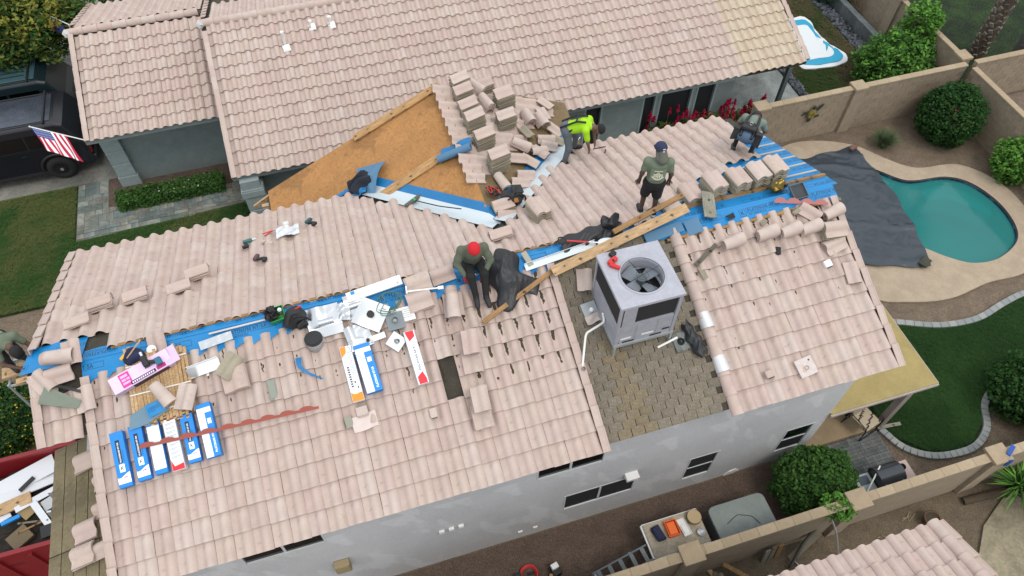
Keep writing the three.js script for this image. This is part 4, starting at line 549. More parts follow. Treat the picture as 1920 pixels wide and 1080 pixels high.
{ const t = one('tile_closure', 'long dark red scalloped eave closure strip lying across cartons', 'closure strip', (() => { const s = new THREE.Shape(); const L = 2.84, n = 9; s.moveTo(0, 0); for (let i = 0; i < n; i++) { const x = i * L / n; s.bezierCurveTo(x + 0.02, 0.065, x + 0.16, 0.08, x + 0.24, 0.015); s.lineTo(x + L / n, 0.015); } s.lineTo(L, -0.03); s.lineTo(0, -0.03); const g = new THREE.ExtrudeGeometry(s, { depth: 0.012, bevelEnabled: false, curveSegments: 6 }).rotateX(-PI / 2 + 0.5).translate(-L / 2, 0.05, 0); return metreUV(g); })(), mat([0.33, 0.085, 0.06], 0.7)); lay(t, NEAR, -2.71, -6.56, -0.035, 0.15); }
// ---- flashing pile
{
  const foil = mat([0.50, 0.52, 0.54], 0.26, { metalness: 0.92 }), foilD = mat([0.50, 0.53, 0.56], 0.34, { metalness: 0.8 });
  const A = thing('tile_flashing', 'silver tile shaped flashing sheet with raised vent hood', 'flashing'); lay(A, NEAR, -0.91, -7.86, 0.03, 0.06); part(A, 'sheet', sheet(0.58, 0.54, 24, 20, (a, b, u, v) => v < 0.62 ? 0.03 + 0.045 * Math.pow(Math.max(0, Math.sin(u * 2 * PI - 0.6)), 1.2) * (1 - v) + 0.008 * ridged(a * 9, b * 9, 2) : 0.02 + 0.004 * Math.sin(a * 12)), foil); part(A, 'vent_hood', tf(new THREE.CylinderGeometry(0.055, 0.055, 0.26, 12, 1, false, 0, PI), 0.03, 0.04, 0.02, 0, 0, PI / 2), foilD); part(A, 'crumpled_corner', jiggle(sheet(0.2, 0.3, 10, 10, (a, b) => 0.05 + 0.05 * ridged(a * 10, b * 10, 5)), 0.02, 18, 2).translate(0.36, 0, -0.05), foil);
  const B = thing('pipe_flashing', 'large white diamond flashing with black round hole', 'flashing'); lay(B, NEAR, -0.115, -7.78, -0.62, 0.09); part(B, 'sheet', sheet(0.52, 0.50, 20, 20, (a, b, u, v) => 0.03 + 0.03 * Math.max(0, Math.sin(u * 5 + 0.4)) * v + 0.004 * Math.sin(b * 14)), mat([0.54, 0.56, 0.58], 0.34, { metalness: 0.6 })); part(B, 'collar', cyl(0.068, 0.062, 0.05, 0, 0.07, 0, 0, 0, 0, 20, true), M.black); part(B, 'pipe_hole', cyl(0.06, 0.06, 0.012, 0, 0.066, 0), M.black);
  const C = thing('long_carton', 'long white carton on the blue strip above the flashing pile', 'carton'); lay(C, NEAR, 0.05, -8.20, 0.11, 0.05); part(C, 'carton_body', rbox(1.0, 0.06, 0.18, 0.006, 0, 0.03, 0), M.white); part(C, 'blue_stamp', box(0.07, 0.002, 0.06, -0.38, 0.0612, -0.05), M.blue); part(C, 'hanging_eyelet', cyl(0.02, 0.02, 0.004, 0.42, 0.0625, 0.04), M.lead);
  const D = thing('pipe_boot', 'dark grey square pipe boot right of the white diamond', 'flashing'); lay(D, NEAR, 0.27, -7.58, 0.02, 0.08); part(D, 'plate', rbox(0.31, 0.012, 0.31, 0.004, 0, 0.02, 0), mat([0.17, 0.20, 0.22], 0.5)); part(D, 'pipe_stub', [cyl(0.05, 0.045, 0.12, 0, 0.08, 0, 0, 0, 0, 18, true), cyl(0.04, 0.04, 0.01, 0, 0.06, 0)], M.lead);
  const E2 = thing('pipe_boot', 'pale tilted pipe boot with angled stub below the dark one', 'flashing'); lay(E2, NEAR, 0.20, -7.24, 0.75, 0.07); part(E2, 'plate', rbox(0.27, 0.012, 0.27, 0.004, 0, 0.03, 0, 0.08), mat([0.50, 0.54, 0.56], 0.45, { metalness: 0.4 })); part(E2, 'pipe_stub', cyl(0.04, 0.034, 0.12, 0.01, 0.08, 0.01, 0.4, 0, 0, 16, true), M.lead);
  const F2 = thing('label_carton', 'flat white carton with printed lines under the dark pipe boot', 'carton'); lay(F2, NEAR, 0.43, -7.66, 0.02, 0.03); part(F2, 'carton_body', rbox(0.4, 0.05, 0.26, 0.006, 0, 0.025, 0), M.white); for (let i = 0; i < 5; i++) part(F2, 'printed_line', box(0.16 - (i % 2) * 0.05, 0.002, 0.012, 0.08, 0.0515, -0.08 + i * 0.035), M.lead);
  const G2 = thing('tile_flashing', 'crumpled silver flashing under the white diamond sheet', 'flashing'); lay(G2, NEAR, -0.40, -7.48, 0.15, 0.05); part(G2, 'sheet', sheet(0.42, 0.44, 18, 18, (a, b, u, v) => 0.02 + 0.04 * Math.pow(Math.max(0, Math.sin(u * 7)), 2) * (1 - v) + 0.012 * ridged(a * 9, b * 9, 8)), foil); 
  const H2 = thing('tile_flashing', 'second silver hooded flashing touching the long carton', 'flashing'); lay(H2, NEAR, -0.36, -8.0, 0.1, 0.05); part(H2, 'sheet', sheet(0.3, 0.44, 14, 18, (a, b, u, v) => 0.02 + 0.05 * Math.pow(Math.max(0, Math.sin(v * 8)), 2) * 0.4 + 0.004 * Math.sin(a * 20)), foil); part(H2, 'vent_hood', tf(new THREE.CylinderGeometry(0.05, 0.05, 0.26, 12, 1, false, 0, PI), 0, 0.03, 0.0, 0, 0, PI / 2), foilD);
  const I2 = thing('vent_unit', 'small white vent unit tied with wire below the white diamond', 'vent'); lay(I2, NEAR, -0.18, -7.38, 0.12, 0.05); part(I2, 'base', rbox(0.46, 0.05, 0.11, 0.01, 0, 0.03, 0), M.white); part(I2, 'knob', cyl(0.03, 0.03, 0.05, -0.08, 0.08, 0), M.dark);
  const coil = []; for (let k = 0; k < 5; k++) { const q = []; for (let i = 0; i < 14; i++) { const a = i / 14 * 2 * PI; q.push([Math.cos(a) * (0.19 + 0.03 * k * Math.sin(a * 2 + k)), 0.04 + 0.02 * k + 0.02 * Math.sin(a * 3 + k), Math.sin(a) * (0.15 + 0.015 * k) + 0.02 * k]); } coil.push(tube(q, 0.006, 50, 5, true)); } lay(one('wire_coil', 'loose coil of green wire under the long white carton', 'wire', coil, mat([0.06, 0.17, 0.14], 0.5)), NEAR, 0.24, -7.95, 0, 0.04);
  const hoop = [[-0.28, 0.02, -0.1], [-0.2, 0.1, 0.1], [-0.05, 0.16, 0.24], [0.12, 0.14, 0.22], [0.2, 0.05, 0.06], [0.12, 0.03, -0.1], [-0.08, 0.1, -0.16]]; lay(one('tie_wire', 'thin grey tie wire looping over the white and blue carton', 'wire', tube(hoop, 0.004, 60, 5, true), M.lead), NEAR, -0.34, -7.28, 0, 0.16);
  const K = thing('cement_bucket', 'round black lidded bucket left of the flashing pile', 'bucket'); stand(K, NEAR, -1.14, -7.52, 0, -0.02); part(K, 'pail', lathe([[0, 0], [0.13, 0], [0.145, 0.2], [0.15, 0.22]], 24), mat([0.42, 0.44, 0.46], 0.5)); part(K, 'lid', [cyl(0.155, 0.155, 0.03, 0, 0.225, 0, 0, 0, 0, 28), cyl(0.13, 0.13, 0.02, 0, 0.24, 0, 0, 0, 0, 28)], M.dark); part(K, 'wire_handle', tube([[0.15, 0.19, 0], [0.17, 0.12, 0.06], [0.13, 0.08, 0.1]], 0.005, 12, 5), M.lead);
  lay(one('membrane_strip', 'twisted narrow blue membrane offcut on bare tiles', 'offcut', (() => { const pts = [[-0.16, 0.03, -0.26], [-0.17, 0.06, -0.12], [-0.08, 0.05, 0.02], [0.16, 0.03, 0.2]], c = new THREE.CatmullRomCurve3(pts.map((p) => V(...p))), n = 16, pos = [], idx = []; for (let i = 0; i <= n; i++) { const p = c.getPoint(i / n), t = c.getTangent(i / n), s = V(-t.z, 0.5 * Math.sin(i), t.x).normalize().multiplyScalar(0.055 * (1 - 0.8 * i / n)); pos.push(p.x - s.x, p.y - s.y * 0.3, p.z - s.z, p.x + s.x, p.y + s.y * 0.3 + 0.01, p.z + s.z); if (i < n) { const k = 2 * i; idx.push(k, k + 1, k + 2, k + 1, k + 3, k + 2); } } const g = new THREE.BufferGeometry(); g.setAttribute('position', new THREE.Float32BufferAttribute(pos, 3)); g.setIndex(idx); g.computeVertexNormals(); return g; })(), M.bluePlain), NEAR, -1.30, -7.14, 0, 0.02);
  const TB = thing('tool_bag', 'black tool bag slumped on blue strip beside silver flashing', 'tool bag'); lay(TB, NEAR, -1.37, -8.03, 0.3, 0.02); part(TB, 'bag', jiggle(sph(0.2, 0, 0.12, 0, 1.1, 0.8, 0.8, 20), 0.035, 14, 3), M.dark); part(TB, 'strap', tube([[-0.15, 0.2, 0.1], [0, 0.32, 0.05], [0.15, 0.2, 0.12], [0.22, 0.04, 0.2]], 0.016, 20, 5), M.black); part(TB, 'side_pocket', jiggle(rbox(0.18, 0.16, 0.1, 0.04, 0.05, 0.1, 0.18), 0.02, 20), M.black); part(TB, 'red_grip', cyl(0.015, 0.015, 0.18, 0.1, 0.24, -0.08, 0.4, 0, 1.2), M.red);
  const GB = thing('green_pail', 'green pail holding black bristly brush on the blue strip', 'pail'); lay(GB, NEAR, -1.66, -8.15, 0.1, 0.0); part(GB, 'pail', [box(0.26, 0.012, 0.24, 0, 0.01, 0), box(0.26, 0.16, 0.012, 0, 0.08, 0.12), box(0.26, 0.16, 0.012, 0, 0.08, -0.12), box(0.012, 0.16, 0.24, 0.13, 0.08, 0), box(0.012, 0.16, 0.24, -0.13, 0.08, 0)], mat([0.02, 0.28, 0.06], 0.5)); part(GB, 'brush_head', jiggle(sph(0.11, -0.08, 0.2, -0.02, 1, 0.8, 1, 18), 0.04, 40, 1), M.black); part(GB, 'bottle', [cyl(0.035, 0.035, 0.18, 0.08, 0.14, -0.03), cyl(0.02, 0.02, 0.05, 0.08, 0.25, -0.03)], M.steel);
  lay(one('wood_stick', 'thin whitewashed stick lying along the blue strip', 'stick', box(1.15, 0.02, 0.03), mat([0.55, 0.50, 0.46], 0.8)), NEAR, -2.25, -8.13, 0.02, 0.01);
  lay(one('flashing_offcut', 'creased silver flashing strip lying on blue underlayment', 'flashing', sheet(0.55, 0.15, 18, 6, (a, b) => 0.02 + 0.03 * ridged(a * 8, b * 8, 3)), foil), NEAR, -2.72, -7.97, 0.12, 0.04);
  looseTile('cracked tile lying over the blue strip above the bundle', NEAR, -3.66, -8.14, 0.1, { lift: 0.0 });
  lay(one('mortar_pan', 'small grey mortar tray lying alone on the tiles', 'tray', [rbox(0.15, 0.03, 0.36, 0.02, 0, 0.015, 0), box(0.11, 0.012, 0.3, 0, 0.034, 0)], mat([0.25, 0.265, 0.225], 0.8)), NEAR, -1.98, -6.98, 0.03, 0.03);
  lay(one('mortar_pan', 'tiny broken grey tray beside the pale patched tile', 'tray', [rbox(0.13, 0.025, 0.2, 0.01, 0, 0.012, 0)], mat([0.27, 0.27, 0.22], 0.8)), NEAR, -0.88, -6.18, 0.1, 0.03);
  { const t = thing('vent_patch', 'pale pink mortar patch round a small roof vent', 'roof vent'); lay(t, NEAR, -0.62, -6.12, 0.05, 0.02); part(t, 'mortar', jiggle(sheet(0.42, 0.26, 14, 10, (a, b, u, v) => 0.03 + 0.02 * Math.sin(u * 7)), 0.012, 12, 3), mat([0.62, 0.53, 0.50], 0.9)); part(t, 'vent_hood', [rbox(0.2, 0.09, 0.16, 0.02, 0, 0.06, -0.18), box(0.16, 0.05, 0.02, 0, 0.05, -0.095)], M.tile[6]); }
  { const t = thing('roof_vent', 'small pink box vent in the middle of the near slope', 'roof vent'); lay(t, NEAR, 0.52, -5.97, 0.02, 0.02); part(t, 'hood', rbox(0.13, 0.08, 0.17, 0.02, 0, 0.05, 0), M.tile[6]); part(t, 'opening', box(0.09, 0.05, 0.01, 0, 0.045, 0.087), M.black); }
}
// tarp scrap at the left corner
{ const t = thing('tarp_scrap', 'folded grey green tarp scrap at the left corner of the roof', 'tarp'); lay(t, NEAR, -5.22, -7.62, -0.5, 0.06); part(t, 'cloth', sheet(0.62, 0.3, 18, 10, (a, b, u, v) => [a, 0.04 + 0.06 * ridged(a * 5, b * 5, 6) * (1 - u * 0.5), b * (1 - 0.55 * u)]), mat([0.17, 0.20, 0.16], 0.8)); part(t, 'torn_edge', sheet(0.66, 0.05, 14, 3, (a, b) => 0.05 + 0.03 * Math.sin(a * 13)).translate(0, 0, -0.2), M.black); }
// ---- planks across the shingled bay
const plank = (label, S, x0, z0, x1, z1, w, th, lift, m, y0, y1) => { const a = y0 != null ? V(x0, y0, z0) : S.at(x0, z0, lift), b = y1 != null ? V(x1, y1, z1) : S.at(x1, z1, lift), d = b.clone().sub(a), L = d.length(), o = one('plank', label, 'plank', metreUV(rbox(L, th, w, 0.004)), m); const X = d.normalize(), N = S.n.clone(), Z = X.clone().cross(N).normalize(), Y = Z.clone().cross(X); o.quaternion.setFromRotationMatrix(new THREE.Matrix4().makeBasis(X, Y, Z)); o.position.copy(a.add(b).multiplyScalar(0.5)); return o; };
plank('broad new pine plank lying above the air conditioner', NEAR, 3.20, -7.73, 6.08, -8.30, 0.19, 0.04, 0.22, M.pine);
plank('narrow brown plank running down from the pine plank to the tiles', NEAR, 1.75, -7.20, 3.28, -7.80, 0.085, 0.05, 0.09, M.pineDark);
plank('brown plank crossing the ridge beside the standing person', NEAR, 4.55, -8.12, 6.15, -8.56, 0.1, 0.06, 0.12, M.pineDark, 6.36, 6.42);
plank('weathered grey board laid across the ridge beside tile stacks', NEAR, 6.52, -8.02, 6.76, -8.66, 0.25, 0.03, 0.1, M.greyWood, 6.24, 6.22);
plank('old plank lying diagonally across the bare orange sheathing', CL, 0.22, -11.62, 2.38, -11.92, 0.24, 0.035, 0.0, M.board);
lay(one('drip_flashing', 'long pale blue metal flashing beside the person in red cap', 'flashing', [box(1.42, 0.01, 0.13, 0, 0.02, 0), box(1.42, 0.05, 0.008, 0, 0.045, -0.065)], M.valleyMetal), NEAR, 3.48, -8.02, 0.10, 0.04);
{ const t = thing('spade', 'long handled spade with red shaft on the ridge', 'spade'); lay(t, NEAR, 4.05, -8.10, -0.30, 0.16); part(t, 'shaft', cyl(0.016, 0.016, 0.42, -0.22, 0.03, 0, 0, 0, PI / 2), M.red); part(t, 'shaft_tip', cyl(0.017, 0.017, 0.2, 0.08, 0.03, 0, 0, 0, PI / 2), M.steel); part(t, 'grip', [tube([[-0.43, 0.03, 0], [-0.5, 0.03, 0.06], [-0.58, 0.03, 0.05], [-0.58, 0.03, -0.05], [-0.5, 0.03, -0.06]], 0.014, 24, 6, true)], M.black); part(t, 'blade', sph(0.16, 0.36, 0.03, 0, 1.35, 0.22, 0.7, 18), mat([0.60, 0.66, 0.68], 0.35, { metalness: 0.4 })); }
{ const t = thing('plastic_bundle', 'crumpled black plastic bundle under the spade on the ridge', 'plastic sheet'); lay(t, NEAR, 4.15, -8.24, 0.12, -0.02); part(t, 'folds', jiggle(sheet(1.25, 0.36, 30, 14, (a, b, u, v) => 0.04 + 0.12 * ridged(a * 4, b * 6, 4) * Math.sin(v * PI)), 0.02, 14, 2), M.plastic); part(t, 'upper_knot', jiggle(sph(0.17, 0.45, 0.1, -0.12, 1.2, 0.6, 0.8, 18), 0.05, 18, 3), M.plastic); }
{ const t = thing('plastic_sheet', 'large rumpled black plastic sheet beside the person in red cap', 'plastic sheet'); lay(t, NEAR, 2.42, -7.86, 0.25, 0.03); part(t, 'folds', sheet(0.8, 1.1, 46, 60, (a, b, u, v) => { const w = (0.62 + 0.5 * v + 0.12 * Math.sin(v * 9)) * (1 - 0.25 * Math.max(0, v - 0.8) * 5 * Math.abs(2 * u - 1)), e = Math.sin(Math.min(1, Math.max(0, u)) * PI), x = a * w + 0.05 * Math.sin(v * 11), z = b * 0.9 + 0.08 * Math.sin(u * 7); return [x, 0.01 + (0.09 + 0.10 * (1 - v)) * Math.sqrt(Math.max(0, e)) * Math.sqrt(Math.max(0, Math.sin(v * PI))) + 0.16 * Math.max(0, ridged(x * 2.6 + z, z * 1.8, 9) - 0.45) * e, z]; }), M.plastic); }
lay(one('grey_tile_piece', 'small grey flat tile propped by the blue strip right of black plastic', 'roof tile', rbox(0.11, 0.03, 0.3, 0.01), mat([0.34, 0.33, 0.27], 0.9)), NEAR, 2.86, -8.1, 0.25, 0.06);
{ const t = thing('red_grinder', 'red power tool half hidden by the person in red cap', 'power tool'); lay(t, NEAR, 1.72, -8.0, 0.3, 0.03); part(t, 'body', rbox(0.2, 0.11, 0.12, 0.03, 0, 0.06, 0), M.red); part(t, 'blade_guard', cyl(0.09, 0.09, 0.02, 0.12, 0.07, 0.02, PI / 2), M.steel); }
lay(one('tie_bar', 'thin white bar lying across the tile pile on the blue strip', 'bar', [box(0.62, 0.015, 0.025, 0, 0.1, 0), box(0.03, 0.015, 0.14, -0.3, 0.11, -0.03), box(0.1, 0.02, 0.06, 0.3, 0.1, 0)], M.white), NEAR, 0.88, -7.96, -0.12, 0.1);
// dark debris on the tiles: roof cement scraps
// ---- air conditioner
{
  const t = thing('air_conditioner', 'tall grey packaged air conditioner with open fan on the shingles', 'air conditioner', [0, 0, 0]);
  t.position.set(4.42, 5.36, -6.72); const W = 1.12, D = 1.16, H = 1.12, body = mat([0.40, 0.41, 0.465], 0.5, { map: T.grain }), top = mat([0.46, 0.47, 0.53], 0.5, { map: T.grain });
  const y0 = 0.36;
  part(t, 'cabinet', [box(0.06, H, 0.06, -W / 2 + 0.03, y0 + H / 2, D / 2 - 0.03), box(0.06, H, 0.06, W / 2 - 0.03, y0 + H / 2, D / 2 - 0.03), box(0.06, H, 0.06, -W / 2 + 0.03, y0 + H / 2, -D / 2 + 0.03), box(0.06, H, 0.06, W / 2 - 0.03, y0 + H / 2, -D / 2 + 0.03), box(W - 0.13, 0.56, D - 0.02, 0, y0 + 0.28, 0), box(W - 0.02, 0.56, D - 0.13, 0, y0 + 0.28, 0), box(0.26, 0.5, 0.04, -W / 2 + 0.17, y0 + 0.83, D / 2 - 0.02), box(W - 0.12, 0.05, 0.05, 0, y0 + H - 0.025, D / 2 - 0.03), box(0.05, 0.05, D - 0.12, -W / 2 + 0.03, y0 + H - 0.025, 0), box(0.05, 0.05, D - 0.12, W / 2 - 0.03, y0 + H - 0.025, 0)], body);
  part(t, 'coil_grille', box(W - 0.36, 0.48, 0.02, 0.11, y0 + 0.84, D / 2 - 0.04), M.screen);
  part(t, 'coil_grille', box(0.02, 0.48, D - 0.16, -W / 2 + 0.02, y0 + 0.84, 0), M.screen);
  part(t, 'coil_grille', box(0.02, 0.48, D - 0.16, W / 2 - 0.02, y0 + 0.84, 0), M.screen);
  const hole = [...Array(40)].map((_, i) => [0.02 + 0.37 * Math.cos(i / 40 * 2 * PI), -0.04 + 0.37 * Math.sin(i / 40 * 2 * PI)]);
  part(t, 'top_panel', metreUV(new THREE.ExtrudeGeometry(shape([[-W / 2 - 0.01, -D / 2 - 0.01], [W / 2 + 0.01, -D / 2 - 0.01], [W / 2 + 0.01, D / 2 + 0.01], [-W / 2 - 0.01, D / 2 + 0.01]], [hole]), { depth: 0.05, bevelEnabled: true, bevelSize: 0.012, bevelThickness: 0.012, bevelSegments: 2 }).rotateX(-PI / 2).translate(0, y0 + H, 0)), top);
  const ring = part(t, 'fan_shroud', lathe([[0.37, -0.22], [0.37, 0.06], [0.39, 0.075], [0.41, 0.06], [0.41, 0.04]], 44), top); ring.position.set(0.02, y0 + H + 0.01, 0.04);
  part(t, 'fan_well', cyl(0.37, 0.37, 0.02, 0.02, y0 + H - 0.3, 0.04, 0, 0, 0, 32), M.black);
  const fan = part(t, 'fan', [cyl(0.075, 0.075, 0.14, 0, 0, 0), cyl(0.05, 0.09, 0.06, 0, 0.09, 0)], mat([0.10, 0.115, 0.13], 0.5, { metalness: 0.3 })); fan.position.set(0.02, y0 + H - 0.12, 0.04);
  const blade = sheet(0.27, 0.24, 6, 6, (a, b, u, v) => [a + 0.205, 0.035 * (v - 0.5) * 2 + 0.01 * (u - 0.5), b * (0.65 + 0.5 * u)]);
  for (let k = 0; k < 4; k++) { const b = part(fan, 'fan_blade', blade, mat([0.17, 0.195, 0.225], 0.5)); b.rotation.y = 0.5 + k * PI / 2; }
  const gd = part(t, 'fan_guard', [...[0.10, 0.365].map((r) => new THREE.TorusGeometry(r, 0.003, 5, 48).rotateX(PI / 2)), ...[0, 1].map((k) => box(0.74, 0.006, 0.006, 0, 0, 0, 0, k * PI / 2 + 0.3, 0))], M.dark); gd.position.set(0.02, y0 + H + 0.07, 0.04);
  part(t, 'base_rail', [box(W + 0.02, 0.06, 0.03, 0, y0 - 0.03, D / 2), box(W + 0.02, 0.06, 0.03, 0, y0 - 0.03, -D / 2), box(0.03, 0.06, D, W / 2, y0 - 0.03, 0), box(0.03, 0.06, D, -W / 2, y0 - 0.03, 0)], M.lead);
  for (const [x, z, y] of [[-W / 2 + 0.02, D / 2, -0.12], [W / 2 - 0.02, D / 2, -0.12], [-W / 2 + 0.02, -D / 2, 0.3], [W / 2 - 0.02, -D / 2, 0.3]]) part(t, 'stand_leg', box(0.04, y0 - 0.06 - y, 0.04, x, (y0 - 0.06 + y) / 2, z), M.lead);
  part(t, 'stand_brace', [tube([[-W / 2 + 0.02, -0.1, D / 2], [W / 2 - 0.02, -0.1, D / 2]], 0.016, 4, 6), tube([[-W / 2 + 0.02, -0.1, D / 2], [-W / 2 + 0.02, 0.28, -D / 2]], 0.016, 4, 6)], M.lead);
  for (const x of [-W / 2 + 0.37, W / 2 - 0.35]) part(t, 'panel_seam', box(0.006, 0.52, 0.004, x, y0 + 0.27, D / 2 - 0.007), M.lead);
  for (const [x, w] of [[-0.36, 0.2], [0.05, 0.22], [0.4, 0.14]]) part(t, 'service_label', box(w, 0.045, 0.004, x, y0 + 0.16, D / 2 - 0.006), x > 0.3 ? M.dark : M.white);
  for (const x of [-0.3, 0.22]) part(t, 'lift_slot', box(0.22, 0.04, 0.006, x, y0 + 0.05, D / 2 - 0.006), M.dark);
  part(t, 'drain_hole', box(0.05, 0.02, 0.006, -0.5, y0 + 0.06, D / 2 - 0.006), M.dark);
}
{ const t = thing('red_drill', 'red cordless drill lying on top of the air conditioner', 'power tool', [4.05, 6.9, -7.08], 0.5); part(t, 'body', rbox(0.2, 0.09, 0.1, 0.03, 0, 0.045, 0), M.red); part(t, 'grip', rbox(0.07, 0.07, 0.2, 0.025, -0.06, 0.04, 0.1, 0, 0.35), M.red); part(t, 'battery', rbox(0.12, 0.07, 0.09, 0.012, 0.12, 0.04, -0.1), M.black); part(t, 'trigger', rbox(0.03, 0.03, 0.05, 0.008, -0.01, 0.09, 0.02), M.black); }
lay(one('conduit', 'bent white conduit pipe from the air conditioner to a roof jack', 'conduit', tube([[0.55, 0.28, -0.78], [0.53, 0.22, -0.62], [0.2, 0.18, -0.52], [0.14, 0.16, -0.44], [-0.03, 0.06, 0.0], [-0.04, 0.02, 0.05]], 0.022, 40, 8), M.white), NEAR, 3.30, -6.10, 0, 0.0);
{ const t = thing('pipe_jack', 'rusty metal roof jack at the foot of the conduit', 'roof jack'); lay(t, NEAR, 3.26, -6.03, 0.2, -0.02); part(t, 'plate', jiggle(rbox(0.26, 0.012, 0.24, 0.004, 0, 0.012, 0), 0.004, 30), mat([0.36, 0.30, 0.26], 0.6, { metalness: 0.4, map: T.speck })); part(t, 'cone', lathe([[0.07, 0.01], [0.035, 0.1], [0.03, 0.14]], 14), M.lead); }
{ const t = thing('pipe_jack', 'grey roof jack with white cap left of the air conditioner', 'roof jack'); lay(t, NEAR, 3.72, -6.98, 0.1, -0.02); part(t, 'plate', rbox(0.28, 0.012, 0.3, 0.004, 0, 0.012, 0), M.lead); part(t, 'pipe_cap', [cyl(0.04, 0.04, 0.1, 0, 0.06, 0.02), sph(0.045, 0, 0.12, 0.02)], M.white); part(t, 'mortar', jiggle(sheet(0.26, 0.16, 8, 6, () => 0.03), 0.012, 20, 3).translate(-0.02, 0, 0.17), mat([0.55, 0.46, 0.42], 0.9)); }
{ const t = thing('pipe_jack', 'grey rust stained flashing square beside the black bag', 'roof jack'); lay(t, NEAR, 5.18, -6.06, 0.08, -0.02); part(t, 'plate', rbox(0.28, 0.012, 0.34, 0.004, 0, 0.012, 0), mat([0.26, 0.29, 0.29], 0.6, { metalness: 0.3, map: T.slate })); part(t, 'cone', lathe([[0.08, 0.01], [0.04, 0.07], [0.035, 0.1]], 14), M.dark); part(t, 'drain_pipe', cyl(0.022, 0.022, 0.42, -0.28, 0.1, -0.06, 0, 0.12, PI / 2), M.white); }
{ const t = thing('plastic_bag', 'black plastic bag crumpled against the ridge tile edge', 'plastic bag'); lay(t, NEAR, 5.42, -6.04, 0, 0.0); part(t, 'folds', sheet(0.34, 0.66, 14, 24, (a, b, u, v) => [a * (0.45 + 0.35 * Math.sin(v * 2.6) + 0.14 * Math.sin(v * 17)) + 0.12 * (v - 0.5), 0.03 + 0.2 * ridged(a * 6, b * 4, 7) * Math.max(0, Math.sin(PI * u)), b + 0.05 * Math.sin(u * 9)]), M.plastic); }
// patched ridge tiles and vents on the end roof
for (const [x, z, l] of [[7.30, -5.08, 'flat pale pink vent cover low on the end roof']]) { const t = thing('vent_patch', l, 'roof vent'); lay(t, NEAR, x, z, 0.12, 0.03); part(t, 'cover', rbox(0.36, 0.02, 0.34, 0.005, 0, 0.012, 0), mat([0.66, 0.58, 0.55], 0.9, { map: T.tile })); part(t, 'pipe_ring', new THREE.TorusGeometry(0.035, 0.01, 6, 16).rotateX(PI / 2).translate(0, 0.03, 0.02), M.tile[2]); part(t, 'nail_spot', cyl(0.015, 0.015, 0.01, 0.1, 0.025, -0.1), M.dark); }
for (const [x, z, l] of [[6.55, -5.13, 'broken pink box vent low on the end roof'], [8.47, -6.72, 'white capped vent near the pool edge of the end roof']]) { const t = thing('roof_vent', l, 'roof vent'); lay(t, NEAR, x, z, 0.1, 0.02); part(t, 'hood', rbox(0.16, 0.08, 0.14, 0.02, 0, 0.05, 0), z < -6 ? M.white : M.tile[7]); part(t, 'opening', box(0.09, 0.06, 0.02, 0.02, 0.04, 0.075), M.black); }
for (const [lz, i] of [[2.02, 0], [2.86, 1]]) { const o = one('metal_patch', ['shiny metal patch over a broken ridge tile beside the black bag', 'shiny metal patch over the ridge tile lower down'][i], 'patch', barrelGeo(0.122, 0.138, 0.3, 0.006), mat([0.62, 0.63, 0.64], 0.4, { metalness: 0.3 })); o.position.copy(NEAR.P(5.77, lz, -0.025)); o.quaternion.copy(NEAR.q); }
{ const g = metreUV(rbox(0.62, 0.035, 0.085, 0.006)); jiggle(g, 0.006, 12, 2); lay(one('timber_offcut', 'split grey timber offcut lying diagonally on the end roof', 'timber', g, mat([0.17, 0.155, 0.125], 0.95, { map: T.wood })), NEAR, 6.19, -7.42, 0.52, 0.06); }
lay(one('mortar_scrap', 'grey mortar flake beside the timber offcut on the end roof', 'debris', jiggle(rbox(0.11, 0.02, 0.26, 0.008), 0.008, 20, 3), khaki[2]), NEAR, 6.02, -7.12, 0.15, 0.04);
lay(one('membrane_patch', 'small grey blue membrane flap beside the grey board on the ridge', 'offcut', sheet(0.3, 0.3, 8, 8, (a, b) => 0.03 + 0.02 * Math.sin(a * 8)), M.blueGrey), NEAR, 6.15, -7.98, 0.1, 0.03);
lay(one('membrane_patch', 'grey blue membrane edge under the pine plank end', 'offcut', sheet(0.8, 0.2, 14, 6, (a, b) => 0.03 + 0.015 * Math.sin(a * 8)), M.blueGrey), NEAR, 5.55, -8.0, 0.1, 0.02);
{ const t = thing('tool_pouch', 'yellow and black tool pouch on the blue ridge', 'tool pouch'); lay(t, FARS, 8.18, -8.38, 0.2, 0.0); part(t, 'pouch', jiggle(sph(0.15, 0, 0.08, 0, 1.3, 0.75, 0.8, 18), 0.03, 20, 4), mat([0.10, 0.07, 0.01], 0.8)); part(t, 'yellow_panel', rbox(0.2, 0.05, 0.08, 0.02, 0.02, 0.17, 0.02, 0.2, 0.2, 0.1), mat([0.55, 0.36, 0.03], 0.6)); part(t, 'yellow_panel', rbox(0.12, 0.07, 0.05, 0.015, -0.1, 0.1, 0.09), mat([0.5, 0.32, 0.03], 0.6)); part(t, 'buckle', rbox(0.06, 0.06, 0.04, 0.01, 0.12, 0.1, 0.1), M.black); }
{ const t = thing('square_tray', 'shallow dark square tray on the blue ridge', 'tray'); lay(t, NEAR, 8.50, -8.17, 0.05, 0.0); part(t, 'tray', [box(0.3, 0.012, 0.3, 0, 0.006, 0), box(0.3, 0.06, 0.012, 0, 0.03, 0.15), box(0.3, 0.06, 0.012, 0, 0.03, -0.15), box(0.012, 0.06, 0.3, 0.15, 0.03, 0), box(0.012, 0.06, 0.3, -0.15, 0.03, 0)], mat([0.10, 0.13, 0.15], 0.6)); part(t, 'lining', box(0.27, 0.004, 0.27, 0, 0.015, 0), mat([0.045, 0.05, 0.055], 0.8)); }
